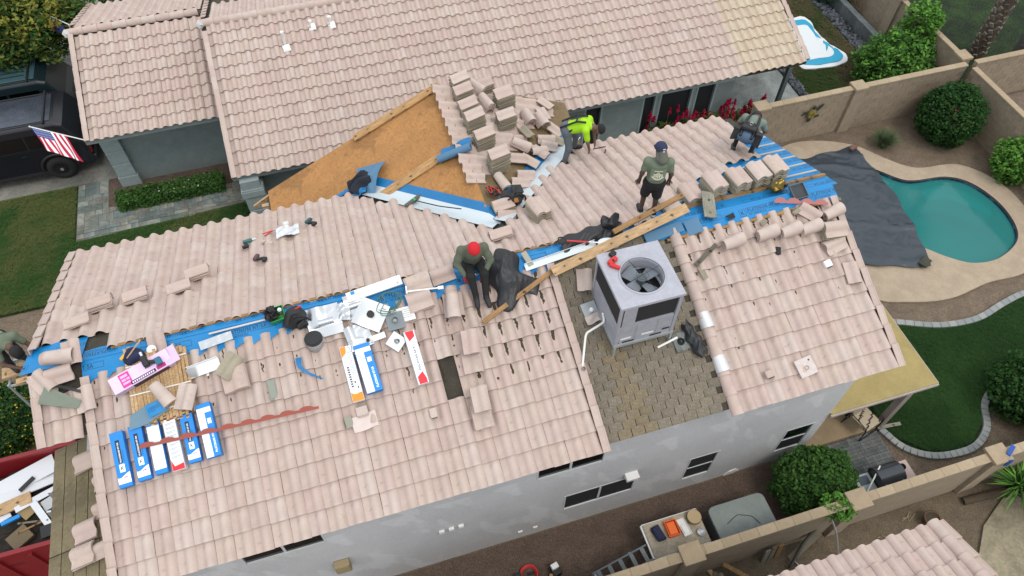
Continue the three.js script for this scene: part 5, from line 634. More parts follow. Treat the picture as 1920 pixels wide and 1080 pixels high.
lay(one('tile_closure', 'short red scalloped closure strip by the pool end of the ridge', 'closure strip', (() => { const s = new THREE.Shape(); const L = 1.1, n = 4; s.moveTo(0, 0); for (let i = 0; i < n; i++) { const x = i * L / n; s.bezierCurveTo(x + 0.02, 0.09, x + 0.16, 0.11, x + 0.24, 0.02); s.lineTo(x + L / n, 0.02); } s.lineTo(L, -0.03); s.lineTo(0, -0.03); return metreUV(new THREE.ExtrudeGeometry(s, { depth: 0.012, bevelEnabled: false, curveSegments: 6 }).rotateX(-PI / 2 + 0.6).translate(-L / 2, 0.05, 0)); })(), mat([0.42, 0.16, 0.14], 0.7)), NEAR, 8.42, -7.94, -0.28, 0.05);
for (const [x, z, tn, l] of [[8.6, -7.9, 0.4, 'black mortar scrap below the red closure strip'], [7.62, -7.18, 0.9, 'black scrap under the tallest ridge tile stack'], [7.55, -7.75, 0.2, 'khaki mortar lump above the tallest ridge tile stack'], [8.28, -7.8, 0.7, 'grey cylinder of mortar on the top course'], [6.95, -8.0, 0.3, 'curled dark scrap on the top course of the end roof']]) lay(one('mortar_scrap', l, 'debris', jiggle(rbox(0.15, 0.05, 0.1, 0.02), 0.02, 25, tn * 9), l.startsWith('black') || l.startsWith('curled') ? M.dark : khaki[2]), NEAR, x, z, tn, 0.05);

// ---- far slope tools and patched vent
{ const t = thing('foil_vent', 'white vent pipe in a crumpled silver foil collar', 'roof vent'); lay(t, FARS, -1.36, -10.85, 0, 0.02); part(t, 'collar', jiggle(sheet(0.46, 0.42, 18, 18, (a, b) => 0.04 + 0.05 * ridged(a * 9, b * 9, 11) + 0.06 * Math.max(0, 1 - Math.hypot(a, b) * 6)), 0.02, 16, 5), mat([0.66, 0.68, 0.70], 0.35, { metalness: 0.5 })); const p = part(t, 'pipe', [cyl(0.055, 0.055, 0.24, 0, 0.12, 0), cyl(0.065, 0.065, 0.05, 0, 0.22, 0)], M.white); p.quaternion.copy(FARS.q).invert(); }
{ const t = thing('snips', 'red handled metal snips beside the foil vent', 'hand tool'); lay(t, FARS, -1.66, -10.98, 0.4, 0.05); part(t, 'handle', tube([[-0.2, 0.02, 0.06], [-0.05, 0.03, 0.02], [0.02, 0.03, 0]], 0.013, 12, 6), M.red); part(t, 'handle', tube([[-0.2, 0.02, -0.06], [-0.05, 0.03, -0.02], [0.02, 0.03, 0]], 0.013, 12, 6), M.red); part(t, 'jaw', box(0.12, 0.02, 0.03, 0.07, 0.03, 0), M.steel); }
function drill(label, S, x, z, turn, c) { const t = thing('cordless_tool', label, 'power tool'); lay(t, S, x, z, turn, 0.04); part(t, 'body', rbox(0.19, 0.07, 0.08, 0.025, 0, 0.04, 0), c); part(t, 'grip', rbox(0.05, 0.055, 0.16, 0.02, -0.05, 0.035, 0.1, 0, 0.3), M.black); part(t, 'battery', rbox(0.12, 0.06, 0.07, 0.012, -0.08, 0.035, 0.2), M.black); part(t, 'chuck', cyl(0.022, 0.012, 0.08, 0.13, 0.04, 0, 0, 0, -PI / 2), M.steel); return t; }
drill('dark green cordless drill near the sheathing corner', FARS, -0.92, -11.08, 0.9, mat([0.02, 0.09, 0.10], 0.5));
drill('green nailer lying on the far slope left of the foil vent', FARS, -2.16, -10.78, 0.2, mat([0.03, 0.13, 0.14], 0.5));
drill('small dark red driver lying alone on the far slope', FARS, -1.99, -10.08, 1.2, mat([0.10, 0.05, 0.06], 0.6));
for (const [x, z, l] of [[-1.86, -10.72, 'small round mortar plug on the far slope near the nailer'], [-1.72, -10.58, 'pale mortar plug on the far slope below the foil vent']]) lay(one('mortar_plug', l, 'debris', jiggle(cyl(0.05, 0.045, 0.04, 0, 0.03, 0, 0, 0, 0, 10), 0.006, 40), M.tile[6]), FARS, x, z, 0, 0.0);
// ---- things on the orange sheathing
{ const t = thing('membrane_roll', 'partly unrolled blue grey membrane roll on the sheathing', 'roll'); lay(t, CL, 2.42, -11.72, -0.14, 0.0); part(t, 'roll', [cyl(0.085, 0.085, 0.78, 0, 0.09, 0.02, 0, 0, PI / 2, 22)], M.blueGrey); part(t, 'loose_end', sheet(0.7, 0.26, 14, 10, (a, b, u, v) => 0.02 + 0.05 * Math.abs(Math.sin(v * 3)) + 0.02 * Math.sin(a * 9)).translate(0.05, 0, -0.18), M.bluePlain); part(t, 'core', cyl(0.035, 0.035, 0.79, 0, 0.09, 0.02, 0, 0, PI / 2, 14), M.dark); }
{ const t = thing('heaped_membrane', 'heap of blue membrane and dark jacket on the sheathing', 'heap'); lay(t, CL, 0.38, -12.15, -0.3, 0.02); t.scale.setScalar(1.35); part(t, 'grey_sheet', sheet(0.5, 0.6, 16, 18, (a, b, u, v) => [a * (0.5 + 0.6 * (1 - v)) + 0.12, 0.03 + 0.14 * ridged(a * 4, b * 4, 3) * Math.sin(v * PI), b - 0.12]), M.blueGrey); part(t, 'jacket', jiggle(sph(0.2, -0.02, 0.1, -0.02, 1.1, 0.55, 0.9, 22), 0.05, 15, 4), mat([0.012, 0.015, 0.025], 0.85)); part(t, 'blue_sheet', sheet(0.62, 0.3, 20, 12, (a, b, u, v) => [a - 0.2, 0.04 + 0.13 * ridged(a * 6, b * 6, 9) * (0.5 + 0.5 * u), b + 0.14 - 0.2 * (u - 0.5)]), M.bluePlain); part(t, 'sleeve', tube([[-0.1, 0.08, 0.1], [-0.3, 0.08, 0.2], [-0.42, 0.05, 0.28]], 0.07, 14, 8), mat([0.012, 0.015, 0.025], 0.85)); }
{ const t = thing('push_broom', 'push broom with dark head lying on the valley flashing', 'broom'); lay(t, FARS, 1.28, -11.0, 0, 0.0); part(t, 'broom_head', rbox(0.09, 0.07, 0.5, 0.015, 0, 0.06, 0, 0, -0.82), mat([0.10, 0.105, 0.085], 0.9)); part(t, 'handle', tube([[0.02, 0.08, 0.02], [0.45, 0.12, 0.6], [0.82, 0.22, 1.12]], 0.013, 20, 6), M.black); part(t, 'socket', rbox(0.05, 0.04, 0.07, 0.01, 0.03, 0.1, 0.03), mat([0.05, 0.35, 0.12], 0.5)); }
{ const t = thing('harness_bag', 'black harness bag with brown strap at the foot of the cross ridge', 'tool bag'); lay(t, CR, 3.12, -10.1, 0.2, 0.12); part(t, 'bag', jiggle(sph(0.22, 0, 0.14, 0, 1.05, 0.75, 0.85, 22), 0.045, 16, 5), M.dark); part(t, 'strap', tube([[-0.2, 0.15, 0.1], [-0.05, 0.32, 0.12], [0.14, 0.28, 0.14], [0.24, 0.12, 0.18]], 0.02, 20, 6), M.black); part(t, 'brown_pouch', rbox(0.1, 0.06, 0.1, 0.02, -0.06, 0.2, 0.17, 0.4), mat([0.32, 0.13, 0.03], 0.8)); part(t, 'flap', jiggle(rbox(0.24, 0.05, 0.2, 0.02, 0.04, 0.3, -0.04, 0.2), 0.02, 20), M.black); }
{ const t = thing('cable_tangle', 'tangle of black and red cable beside the harness bag', 'cable'); lay(t, CR, 2.84, -10.38, 0, 0.03); const q = []; for (let i = 0; i < 26; i++) q.push([0.13 * Math.sin(i * 1.9) + 0.03 * Math.sin(i * 7), 0.04 + 0.05 * Math.abs(Math.sin(i * 1.1)), 0.12 * Math.cos(i * 1.5)]); part(t, 'black_cable', tube(q, 0.012, 120, 5), M.black); part(t, 'red_cable', tube(q.filter((_, i) => i % 3 === 0).map(([a, b, c]) => [a * 0.9, b + 0.03, c * 0.9]), 0.011, 50, 5), M.red); }
// tiles and ladders on the stripped plank roof at the left end
const SIDE = frame([-5.5, 4.525, -5.75], -PI / 2, 0.288);
tileStack('pair of tiles at the top of the weathered plank strip', 2, SIDE, -5.45, -7.22, PI / 2, { flat: 1, lift: 0.01, clean: 1, wide: 1.2 });
tileStack('pair of tiles low on the weathered plank strip', 2, SIDE, -5.40, -5.92, PI / 2, { flat: 1, lift: 0.01, clean: 1, wide: 1.2 });
tileStack('lowest tile pair on the weathered plank strip', 2, SIDE, -5.45, -5.52, PI / 2, { flat: 1, lift: 0.01, clean: 1, wide: 1.2 });
for (const [z, l] of [[-7.0, 'upper'], [-6.72, 'second'], [-6.2, 'third'], [-5.5, 'lowest']]) looseTile(l + ' tile sticking out from under the left roof edge', SIDE, -5.08, z, PI / 2, { lift: 0.03 });
{ const t = thing('ladder', 'aluminium ladder standing against the plank strip by the roof edge', 'ladder', [-5.06, 4.66, -6.1]); for (const z of [-0.02, 0.02]) part(t, 'rail', box(0.035, 0.06, 0.7, z * 3, 0.02, 0, 0.25), M.steel); for (let k = 0; k < 3; k++) part(t, 'rung', cyl(0.016, 0.016, 0.14, 0, 0.05 - k * 0.06, -0.2 + k * 0.22, 0, 0, PI / 2), M.steel); part(t, 'ladder_foot', box(0.12, 0.05, 0.08, 0, 0.09, -0.34), M.steel); }
// dirt and moss lodged in the tile pans
{
  const gs = []; const blob = (x, z, L, w) => { const g = new THREE.IcosahedronGeometry(1, 1), p = g.attributes.position; for (let i = 0; i < p.count; i++) { const k = 0.7 + 0.5 * hash(Math.round(p.getX(i) * 50), Math.round(p.getZ(i) * 50) + Math.round(p.getY(i) * 31), gs.length); p.setXYZ(i, p.getX(i) * w * k, p.getY(i) * 0.010, p.getZ(i) * L * k); } g.computeVertexNormals(); g.applyMatrix4(new THREE.Matrix4().compose(NEAR.at(x, z, -0.032), NEAR.q, V(1, 1, 1))); gs.push(g); };
  const cols = (x0, n, dens, zTop, zEnd, w) => { for (let c = 0; c < n; c++) { const x = x0 + c * TW + 0.055; for (let z = zTop; z < zEnd; z += 0.04) if (rnd() < dens * (1 - (z - zTop) / (zEnd - zTop))) blob(x + rr(-0.014, 0.014), z, rr(0.02, w > 0.03 ? 0.085 : 0.045), rr(0.007, w)); } };
  cols(-4.79, 27, 0.3, -7.8, -6.5, 0.016); cols(-4.79 + 21 * TW, 6, 2.2, -7.85, -6.1, 0.036); cols(-4.79 + 17 * TW, 5, 0.8, -7.8, -6.2, 0.02); cols(5.86, 11, 1.2, -7.85, -7.3, 0.03); cols(5.86, 11, 0.12, -7.3, -5.2, 0.012);
  const o = stuff(scene, 'moss_debris', gs, M.mud, 'dark dirt and moss lodged between the tiles');
}
// ================= vegetation =================
// many leaf faces through a volume; colour varies leaf by leaf only
function leafCloud(n, sample, size, cols, o = {}) {
  const pos = new Float32Array(n * 18), col = new Float32Array(n * 18), a = V(), b = V(), m = new THREE.Quaternion(), e = new THREE.Euler();
  for (let i = 0; i < n; i++) {
    const [p, out] = sample(i); const s = size * rr(0.65, 1.35), asp = o.asp ?? 0.55;
    e.set(rr(-1, 1) * (o.wild ?? 1.1), rr(0, 6.3), rr(-1, 1) * (o.wild ?? 1.1)); m.setFromEuler(e);
    const u = V(0, 0, s).applyQuaternion(m), w = V(s * asp, 0, 0).applyQuaternion(m), nn = V(0, 1, 0).applyQuaternion(m); if (out && nn.dot(out) < 0) nn.negate();
    const q = [p.clone().sub(u), p.clone().add(w), p.clone().add(u), p.clone().sub(w)], c = pick(cols), f = rr(0.72, 1.3);
    (nn.y < 0 || (out && V(0, 1, 0).applyQuaternion(m).dot(out) < 0) ? [0, 2, 1, 0, 3, 2] : [0, 1, 2, 0, 2, 3]).forEach((k, j) => { const t = (i * 6 + j) * 3; pos[t] = q[k].x; pos[t + 1] = q[k].y; pos[t + 2] = q[k].z; col[t] = c[0] * f; col[t + 1] = c[1] * f; col[t + 2] = c[2] * f; });
  }
  const g = new THREE.BufferGeometry(); g.setAttribute('position', new THREE.BufferAttribute(pos, 3)); g.setAttribute('color', new THREE.BufferAttribute(col, 3)); g.computeVertexNormals(); return plain(g);
}
M.leaf = new THREE.MeshPhysicalMaterial({ color: 0xffffff, vertexColors: true, roughness: 0.95, specularIntensity: 0.15, transmission: 0.1, thickness: 0, side: THREE.DoubleSide });
M.bark = mat([0.16, 0.12, 0.085], 0.95, { map: T.wood });
// lumpy ellipsoid: clumps spread over the surface
function clumps(c, r, nc, cr, skin = 0.75) { const L = []; for (let i = 0; i < nc; i++) { const y = 1 - 2 * (i + 0.5) / nc, a = i * 2.39996, s = Math.sqrt(1 - y * y), k = rr(skin, 1.0); L.push([V(c[0] + r[0] * s * Math.cos(a) * k, c[1] + r[1] * y * k, c[2] + r[2] * s * Math.sin(a) * k), cr * rr(0.75, 1.25), V(s * Math.cos(a), y, s * Math.sin(a))]); } return (floor = 0.02) => () => { for (;;) { const [p, q, o] = pick(L); const d = V(rr(-1, 1), rr(-1, 1), rr(-1, 1)); if (d.lengthSq() > 1) continue; const w = p.clone().addScaledVector(d, q); if (w.y < floor) continue; return [w, o]; } }; }
const bright = (k, o) => Object.fromEntries(Object.entries(o).map(([n, l]) => [n, l.map((c) => c.map((v) => v * k))]));
const greens = bright(1.25, { dark: [[0.018, 0.050, 0.012], [0.028, 0.068, 0.016], [0.022, 0.058, 0.020]], mid: [[0.035, 0.085, 0.018], [0.05, 0.11, 0.025], [0.03, 0.075, 0.02]], bright: [[0.075, 0.18, 0.028], [0.10, 0.22, 0.04], [0.055, 0.145, 0.025]], olive: [[0.06, 0.085, 0.02], [0.085, 0.11, 0.03], [0.04, 0.07, 0.02], [0.12, 0.13, 0.03]] });
function bush(name, label, cat, c, r, n, size, cols, o = {}) {
  const t = thing(name, label, cat, [c[0], 0, c[2]]), cc = [0, c[1], 0];
  part(t, 'foliage', leafCloud(n, clumps(cc, r, o.nc ?? 60, o.cr ?? r[0] * 0.28, o.skin ?? 0.75)(o.floor ?? 0.02), size, cols, o), M.leaf);
  part(t, 'branches', [...Array(9)].map((_, i) => { const a = i * 0.7, h = c[1] + r[1] * 0.45; return tube([[0.04 * Math.cos(a), 0, 0.04 * Math.sin(a)], [r[0] * 0.3 * Math.cos(a), h * 0.5, r[2] * 0.3 * Math.sin(a)], [r[0] * 0.62 * Math.cos(a * 1.3), h, r[2] * 0.62 * Math.sin(a * 1.3)]], 0.02, 8, 5); }), M.bark);
  if (o.flowers) part(t, 'blossom', leafCloud(o.flowers[0], clumps(cc, r.map((q) => q * 1.06), o.nc ?? 60, o.cr ?? r[0] * 0.25, 0.95)(0.1), o.flowers[1], o.flowers[2], { asp: 0.9 }), M.leaf);
  return t;
}
bush('round_bush', 'big clipped round bush in the corner of the block wall', 'bush', [19.05, 0.92, -13.72], [0.9, 0.98, 0.9], 15000, 0.052, greens.dark, { nc: 150, cr: 0.18, skin: 0.88 });
{ const t = scene.children.at(-1); part(t, 'blossom', leafCloud(34, () => { const a = rr(1.7, 2.7), y = rr(0.1, 0.75), s = Math.sqrt(1 - y * y); return [V(0.92 * s * Math.cos(a), 0.92 + 1.0 * y, 0.92 * s * Math.sin(a)), null]; }, 0.03, [[0.22, 0.02, 0.045], [0.16, 0.02, 0.04]], { asp: 0.9 }), M.leaf); }
bush('leafy_shrub', 'bright green shrub against the wall behind the pool', 'shrub', [20.0, 0.65, -11.55], [0.55, 0.6, 0.6], 2600, 0.07, greens.bright, { nc: 30, cr: 0.26 });
bush('tall_shrub', 'tall bright shrub climbing beside the low grey wall', 'shrub', [18.9, 0.75, -16.6], [1.2, 0.95, 1.1], 6500, 0.075, [...greens.bright, ...greens.mid], { nc: 40, cr: 0.36 });
bush('climbing_shrub', 'upright light green climber near the wall corner', 'shrub', [20.0, 1.3, -17.2], [0.35, 1.25, 0.75], 2600, 0.075, greens.bright, { nc: 34, cr: 0.26 });
bush('dark_shrub', 'dark shrub at the top edge behind the low wall', 'shrub', [19.9, 0.5, -22.0], [0.9, 0.6, 1.2], 2500, 0.07, greens.dark, { nc: 30, cr: 0.3 });
bush('boxy_bush', 'dense green bush beside the barbecue and fence', 'bush', [8.60, 0.70, -4.22], [0.88, 0.70, 0.66], 13000, 0.048, greens.mid, { nc: 110, cr: 0.2, skin: 0.82 });
bush('hanging_sprig', 'green sprig of bush spilling over the long wall', 'shrub', [8.32, 1.60, -3.32], [0.34, 0.2, 0.26], 900, 0.045, greens.bright, { nc: 18, cr: 0.12, floor: 1.2 });
bush('dark_bush', 'dark rounded bush at the right edge beside the turf', 'bush', [15.0, 0.7, -4.75], [0.95, 0.75, 0.85], 9000, 0.055, greens.dark, { nc: 90, cr: 0.26 });
bush('yellow_bush', 'dark bush dotted with yellow flowers near the dumpster', 'bush', [-9.15, 0.62, -11.15], [1.0, 0.75, 0.95], 9000, 0.045, greens.dark, { nc: 90, cr: 0.22, flowers: [420, 0.022, [[0.55, 0.34, 0.01], [0.6, 0.4, 0.02]]] });
bush('street_bush', 'trimmed bush at the top edge behind the green house', 'bush', [-6.9, 0.9, -27.6], [1.5, 0.9, 0.8], 5000, 0.06, greens.mid, { nc: 60, cr: 0.26 });
{ // low hedge along the green house
  const t = thing('low_hedge', 'low glossy hedge along the green house wall', 'hedge', [-5.1, 0, -18.12]); const s = () => [V(rr(-1.55, 1.55), Math.abs(rr(0.05, 0.46)), rr(-0.3, 0.3)), V(0, 1, 0)];
  part(t, 'foliage', leafCloud(7500, s, 0.045, [...greens.mid, [0.06, 0.13, 0.03]], {}), M.leaf); part(t, 'blossom', leafCloud(60, () => [V(rr(-0.4, 1.2), rr(0.4, 0.48), rr(-0.25, 0.25)), null], 0.016, [[0.5, 0.5, 0.5]], { asp: 1 }), M.leaf); part(t, 'branches', [...Array(16)].map((_, i) => cyl(0.012, 0.008, 0.4, -1.5 + i * 0.2, 0.2, rr(-0.15, 0.15), rr(-0.2, 0.2), 0, rr(-0.2, 0.2), 5)), M.bark);
}
{ // red flowering shrubs beyond the roof
  for (const [x, z, w, l] of [[9.9, -15.72, 0.55, 'leftmost red flowering shrub under the green house windows'], [10.75, -15.72, 0.5, 'second red flowering shrub under the green house windows'], [11.5, -15.7, 0.5, 'third red flowering shrub behind the roof'], [12.3, -15.7, 0.55, 'fourth red flowering shrub at the patio corner'], [12.95, -15.6, 0.4, 'rightmost red flowering shrub beside the block wall']]) {
    const t = thing('flowering_shrub', l, 'shrub', [x, 0, z], 0, 'red flowering shrubs'); part(t, 'foliage', leafCloud(1700, clumps([0, 0.45, 0], [w, 0.55, 0.42], 20, 0.24)(0.02), 0.06, [...greens.mid, ...greens.olive], { asp: 0.35 }), M.leaf);
    const sp = []; for (let k = 0; k < 13; k++) sp.push([rr(-w, w) * 1.05, rr(0.75, 1.45), rr(-0.4, 0.42)]); part(t, 'branches', sp.map(([a, h, b]) => tube([[a * 0.2, 0, b * 0.2], [a * 0.7, h * 0.6, b * 0.7], [a, h, b]], 0.01, 8, 4)), mat([0.05, 0.09, 0.03], 0.9));
    part(t, 'blossom', leafCloud(1150, () => { const [a, h, b] = pick(sp), q = rnd(); return [V(a + rr(-1, 1) * 0.055 * (1.2 - q), h - 0.12 + q * 0.26, b + rr(-1, 1) * 0.055 * (1.2 - q)), null]; }, 0.026, [[0.34, 0.012, 0.05], [0.42, 0.02, 0.08], [0.25, 0.01, 0.03]], { asp: 0.8 }), M.leaf);
  }
}
function blades(n, r, h, w, cols, lean = 0.8) { const pos = [], col = []; for (let i = 0; i < n; i++) { const a = rr(0, 6.28), l = rr(0.15, lean), H = h * rr(0.7, 1.1), d = V(Math.cos(a), 0, Math.sin(a)), s = V(-d.z, 0, d.x), b = d.clone().multiplyScalar(rr(0, 0.25) * r), c = pick(cols), f = rr(0.7, 1.3); const P = [0, 0.5, 1].map((t) => b.clone().addScaledVector(d, r * l * t * t).setY(H * t * (1 - 0.3 * l * t))); const tri = [[P[0].clone().addScaledVector(s, -w), P[0].clone().addScaledVector(s, w), P[1].clone().addScaledVector(s, w * 0.8)], [P[0].clone().addScaledVector(s, -w), P[1].clone().addScaledVector(s, w * 0.8), P[1].clone().addScaledVector(s, -w * 0.8)], [P[1].clone().addScaledVector(s, -w * 0.8), P[1].clone().addScaledVector(s, w * 0.8), P[2]]]; for (const q of tri) for (const v of q) { pos.push(v.x, v.y, v.z); col.push(c[0] * f, c[1] * f, c[2] * f); } } const g = new THREE.BufferGeometry(); g.setAttribute('position', new THREE.Float32BufferAttribute(pos, 3)); g.setAttribute('color', new THREE.Float32BufferAttribute(col, 3)); g.computeVertexNormals(); return plain(g); }
{ const t = thing('grass_clump', 'spiky grey green grass clump in the pool gravel', 'plant', [17.0, 0, -13.85]); part(t, 'blades', blades(520, 0.55, 0.62, 0.009, [[0.09, 0.13, 0.06], [0.12, 0.16, 0.085], [0.06, 0.09, 0.04]], 1.0), M.leaf); part(t, 'root_crown', sph(0.1, 0, 0.04, 0, 1, 0.6, 1), M.bark); }
{ // shade tree over the drive
  const t = thing('shade_tree', 'broad leafy tree over the parked cars', 'tree', [-9.2, 0, -25.6]); part(t, 'trunk', [tube([[0, 0, 0], [0.05, 1, 0.1], [0.15, 2, 0.3]], 0.16, 10, 10), ...[...Array(8)].map((_, i) => { const a = i * 0.8; return tube([[0.12, 1.7, 0.28], [0.15 + 0.6 * Math.cos(a), 2.5, 0.3 + 0.6 * Math.sin(a)], [0.2 + 1.5 * Math.cos(a), 3.1 + 0.3 * Math.sin(i * 3), 0.5 + 1.5 * Math.sin(a)]], 0.05, 10, 6); })], M.bark);
  part(t, 'crown', leafCloud(26000, clumps([0.25, 2.85, 1.35], [2.1, 1.35, 1.75], 130, 0.42, 0.5)(1.2), 0.075, [...greens.olive, ...greens.mid], { asp: 0.5 }), M.leaf);
  part(t, 'crown', leafCloud(1300, clumps([0.9, 3.5, 2.0], [1.4, 0.7, 1.1], 26, 0.3, 0.8)(1.2), 0.07, [[0.16, 0.17, 0.03], [0.20, 0.19, 0.04]], { asp: 0.5 }), M.leaf);
}
// palms behind the wall, crowns above the picture
function palm(label, x, z, h, r, rough) { const t = thing('palm_tree', label, 'palm', [x, 0, z]); part(t, 'trunk', metreUV(jiggle(cyl(r * 1.15, r * 0.9, h, 0, h / 2, 0, 0, 0, 0, 18), 0.012, 9, x)), mat(rough ? [0.10, 0.075, 0.055] : [0.075, 0.07, 0.07], 0.95, { map: T.grain })); const g = metreUV(rbox(0.13, 0.2, 0.05, 0.012)), ms = [[0.20, 0.17, 0.13], [0.28, 0.245, 0.20], [0.13, 0.10, 0.075]].map((c) => mat(c, 0.95, { map: T.grain }));
  if (rough) for (let i = 0; i < 230; i++) { const a = i * 2.39996, y = 0.1 + i * (h - 0.3) / 230; const o = part(t, 'leaf_base', g, pick(ms)); o.position.set(Math.cos(a) * r * 1.05, y, Math.sin(a) * r * 1.05); o.rotation.set(0, -a + PI / 2, 0); o.rotateX(0.35); o.rotateZ(((i % 2) - 0.5) * 0.8); } else for (let i = 0; i < 40; i++) { const o = part(t, 'trunk_ring', new THREE.TorusGeometry(r * 1.02, 0.012, 5, 18), M.bark); o.rotation.x = PI / 2 + rr(-0.1, 0.1); o.position.y = 0.15 + i * (h - 0.3) / 40; }
  part(t, 'crown', blades(140, 1.9, 1.5, 0.05, greens.mid, 1.0).translate(0, h - 0.2, 0), M.leaf); return t; }
palm('rough barked palm trunk on the lawn beyond the wall', 22.95, -17.0, 7.2, 0.24, true); palm('smooth dark palm trunk leaning out of the top right corner', 22.75, -15.45, 7.0, 0.17, false);
{ const t = thing('small_palm', 'small bright palm with brown trunk beside the curved path', 'palm', [13.3, 0, -2.8]); part(t, 'trunk', tube([[-1.3, 0.06, -0.12], [-0.6, 0.16, -0.06], [0, 0.3, 0]], 0.09, 14, 8), mat([0.09, 0.065, 0.04], 0.95, { map: T.wood })); part(t, 'crown', blades(150, 0.95, 0.75, 0.03, [...greens.bright, ...greens.mid], 1.1).translate(0, 0.25, 0), M.leaf); }
// grass tufts: real blades on the lawns
{
  const blade = (() => { const g = new THREE.BufferGeometry(); const p = []; for (let k = 0; k < 5; k++) { const a = k * 1.3, d = [Math.cos(a), Math.sin(a)]; p.push(-d[1] * 0.008 + d[0] * 0.01, 0, d[0] * 0.008 + d[1] * 0.01, d[1] * 0.008 + d[0] * 0.01, 0, -d[0] * 0.008 + d[1] * 0.01, d[0] * 0.035, 0.05, d[1] * 0.035); } g.setAttribute('position', new THREE.Float32BufferAttribute(p, 3)); g.computeVertexNormals(); return g; })();
  const inPoly = (pts, x, z) => { let c = false; for (let i = 0, j = pts.length - 1; i < pts.length; j = i++) { const [a, b] = pts[i], [d, e] = pts[j]; if ((b > z) !== (e > z) && x < (d - a) * (z - b) / (e - b) + a) c = !c; } return c; };
  const lawn = (label, pts, n, y, c0, c1, f) => { const m = new THREE.InstancedMesh(blade, mat([1, 1, 1], 0.9), n), M4 = new THREE.Matrix4(), xs = pts.map((p) => p[0]), zs = pts.map((p) => p[1]); let i = 0; while (i < n) { const x = rr(Math.min(...xs), Math.max(...xs)), z = rr(Math.min(...zs), Math.max(...zs)); if (!inPoly(pts, x, z)) continue; const s = rr(0.6, 1.3); M4.compose(V(x, y, z), new THREE.Quaternion().setFromAxisAngle(V(0, 1, 0), rr(0, 6.3)), V(s * 1.4, s, s * 1.4)); m.setMatrixAt(i, M4); const k = sst(0.42, 0.68, fbm(x * 0.22 + 3, z * 0.22 + 9, 4, 4, 5)) * f, q = rr(0.75, 1.3); m.setColorAt(i, lin(...mix(c0, c1, k).map((v) => v * q))); i++; } stuff(scene, 'grass', m, null, label); };
  lawn('patchy front lawn grass', [[-11, -14.9], [-1.5, -14.9], [-1.5, -17.25], [-7.93, -17.0], [-7.93, -19.35], [-11, -19.35]], 60000, 0.015, [0.04, 0.10, 0.018], [0.15, 0.15, 0.05], 0.55);
  lawn('dark artificial turf beside the pool gravel', [[11.35, -8.2], [13.4, -7.6], [14.5, -7.15], [15.6, -7.05], [17.4, -7.4], [19, -6.8], [19, -5.6], [15.3, -5.4], [14.2, -5.1], [13.7, -4.5], [13.1, -4.15], [12.5, -4.12], [12, -4.25], [11.5, -4.7], [11.3, -5.1]], 60000, 0.025, [0.026, 0.082, 0.016], [0.04, 0.11, 0.022], 1);
  lawn('worn grass in the yard with the deflated pool', [[16, -15.2], [18.9, -15.2], [18.9, -23], [16, -23]], 36000, 0.005, [0.05, 0.085, 0.02], [0.14, 0.115, 0.06], 1);
}
// ================= yard things =================
{ // plastic sheet over the pool end
  const A = [12.9, -13.9], B = [15.98, -14.02], C = [15.46, -9.02], D = [12.9, -9.9];
  const g = new THREE.PlaneGeometry(1, 1, 70, 90).rotateX(-PI / 2), p = g.attributes.position; for (let i = 0; i < p.count; i++) { const u = p.getX(i) + 0.5, v = p.getZ(i) + 0.5; let x = (A[0] * (1 - u) + B[0] * u) * (1 - v) + (D[0] * (1 - u) + C[0] * u) * v, z = (A[1] * (1 - u) + B[1] * u) * (1 - v) + (D[1] * (1 - u) + C[1] * u) * v; const bulge = Math.sin(v * PI) * u * u * 0.28; x += bulge + 0.03 * Math.sin(v * 30) * u; p.setXYZ(i, x, 0.07 + 0.10 * Math.pow(ridged(x * 0.55 + z * 0.25, z * 1.5 - x * 0.7, 13), 2) + 0.06 * Math.pow(ridged(x * 1.2 + z, z * 3.2 - x * 1.6, 17), 2) + 0.02 * ridged(x * 3 + z * 2, z * 7 - x * 4, 19), z + 0.03 * Math.sin(u * 18)); } g.computeVertexNormals();
  const t = thing('pool_tarp', 'dark blue grey plastic sheet pulled over one end of the pool', 'tarp', [14.4, 0, -11.8]); wpart(t, 'sheet', g, mat([0.032, 0.043, 0.055], 0.30));
  const b = thing('brick', 'brown brick weighing down the far corner of the pool sheet', 'brick', [15.86, 0.19, -13.86], 0.3); part(b, 'brick_body', rbox(0.26, 0.08, 0.12, 0.01, 0, 0.03, 0), mat([0.22, 0.11, 0.08], 0.9, { map: T.grain }));
  const r = thing('mossy_stone', 'flat mossy stone on the near corner of the pool sheet', 'stone', [15.30, 0.15, -9.2], 0.4); part(r, 'stone_body', jiggle(rbox(0.34, 0.09, 0.26, 0.03, 0, 0.03, 0), 0.02, 14, 3), mat([0.09, 0.10, 0.075], 0.95, { map: T.speck }));
}
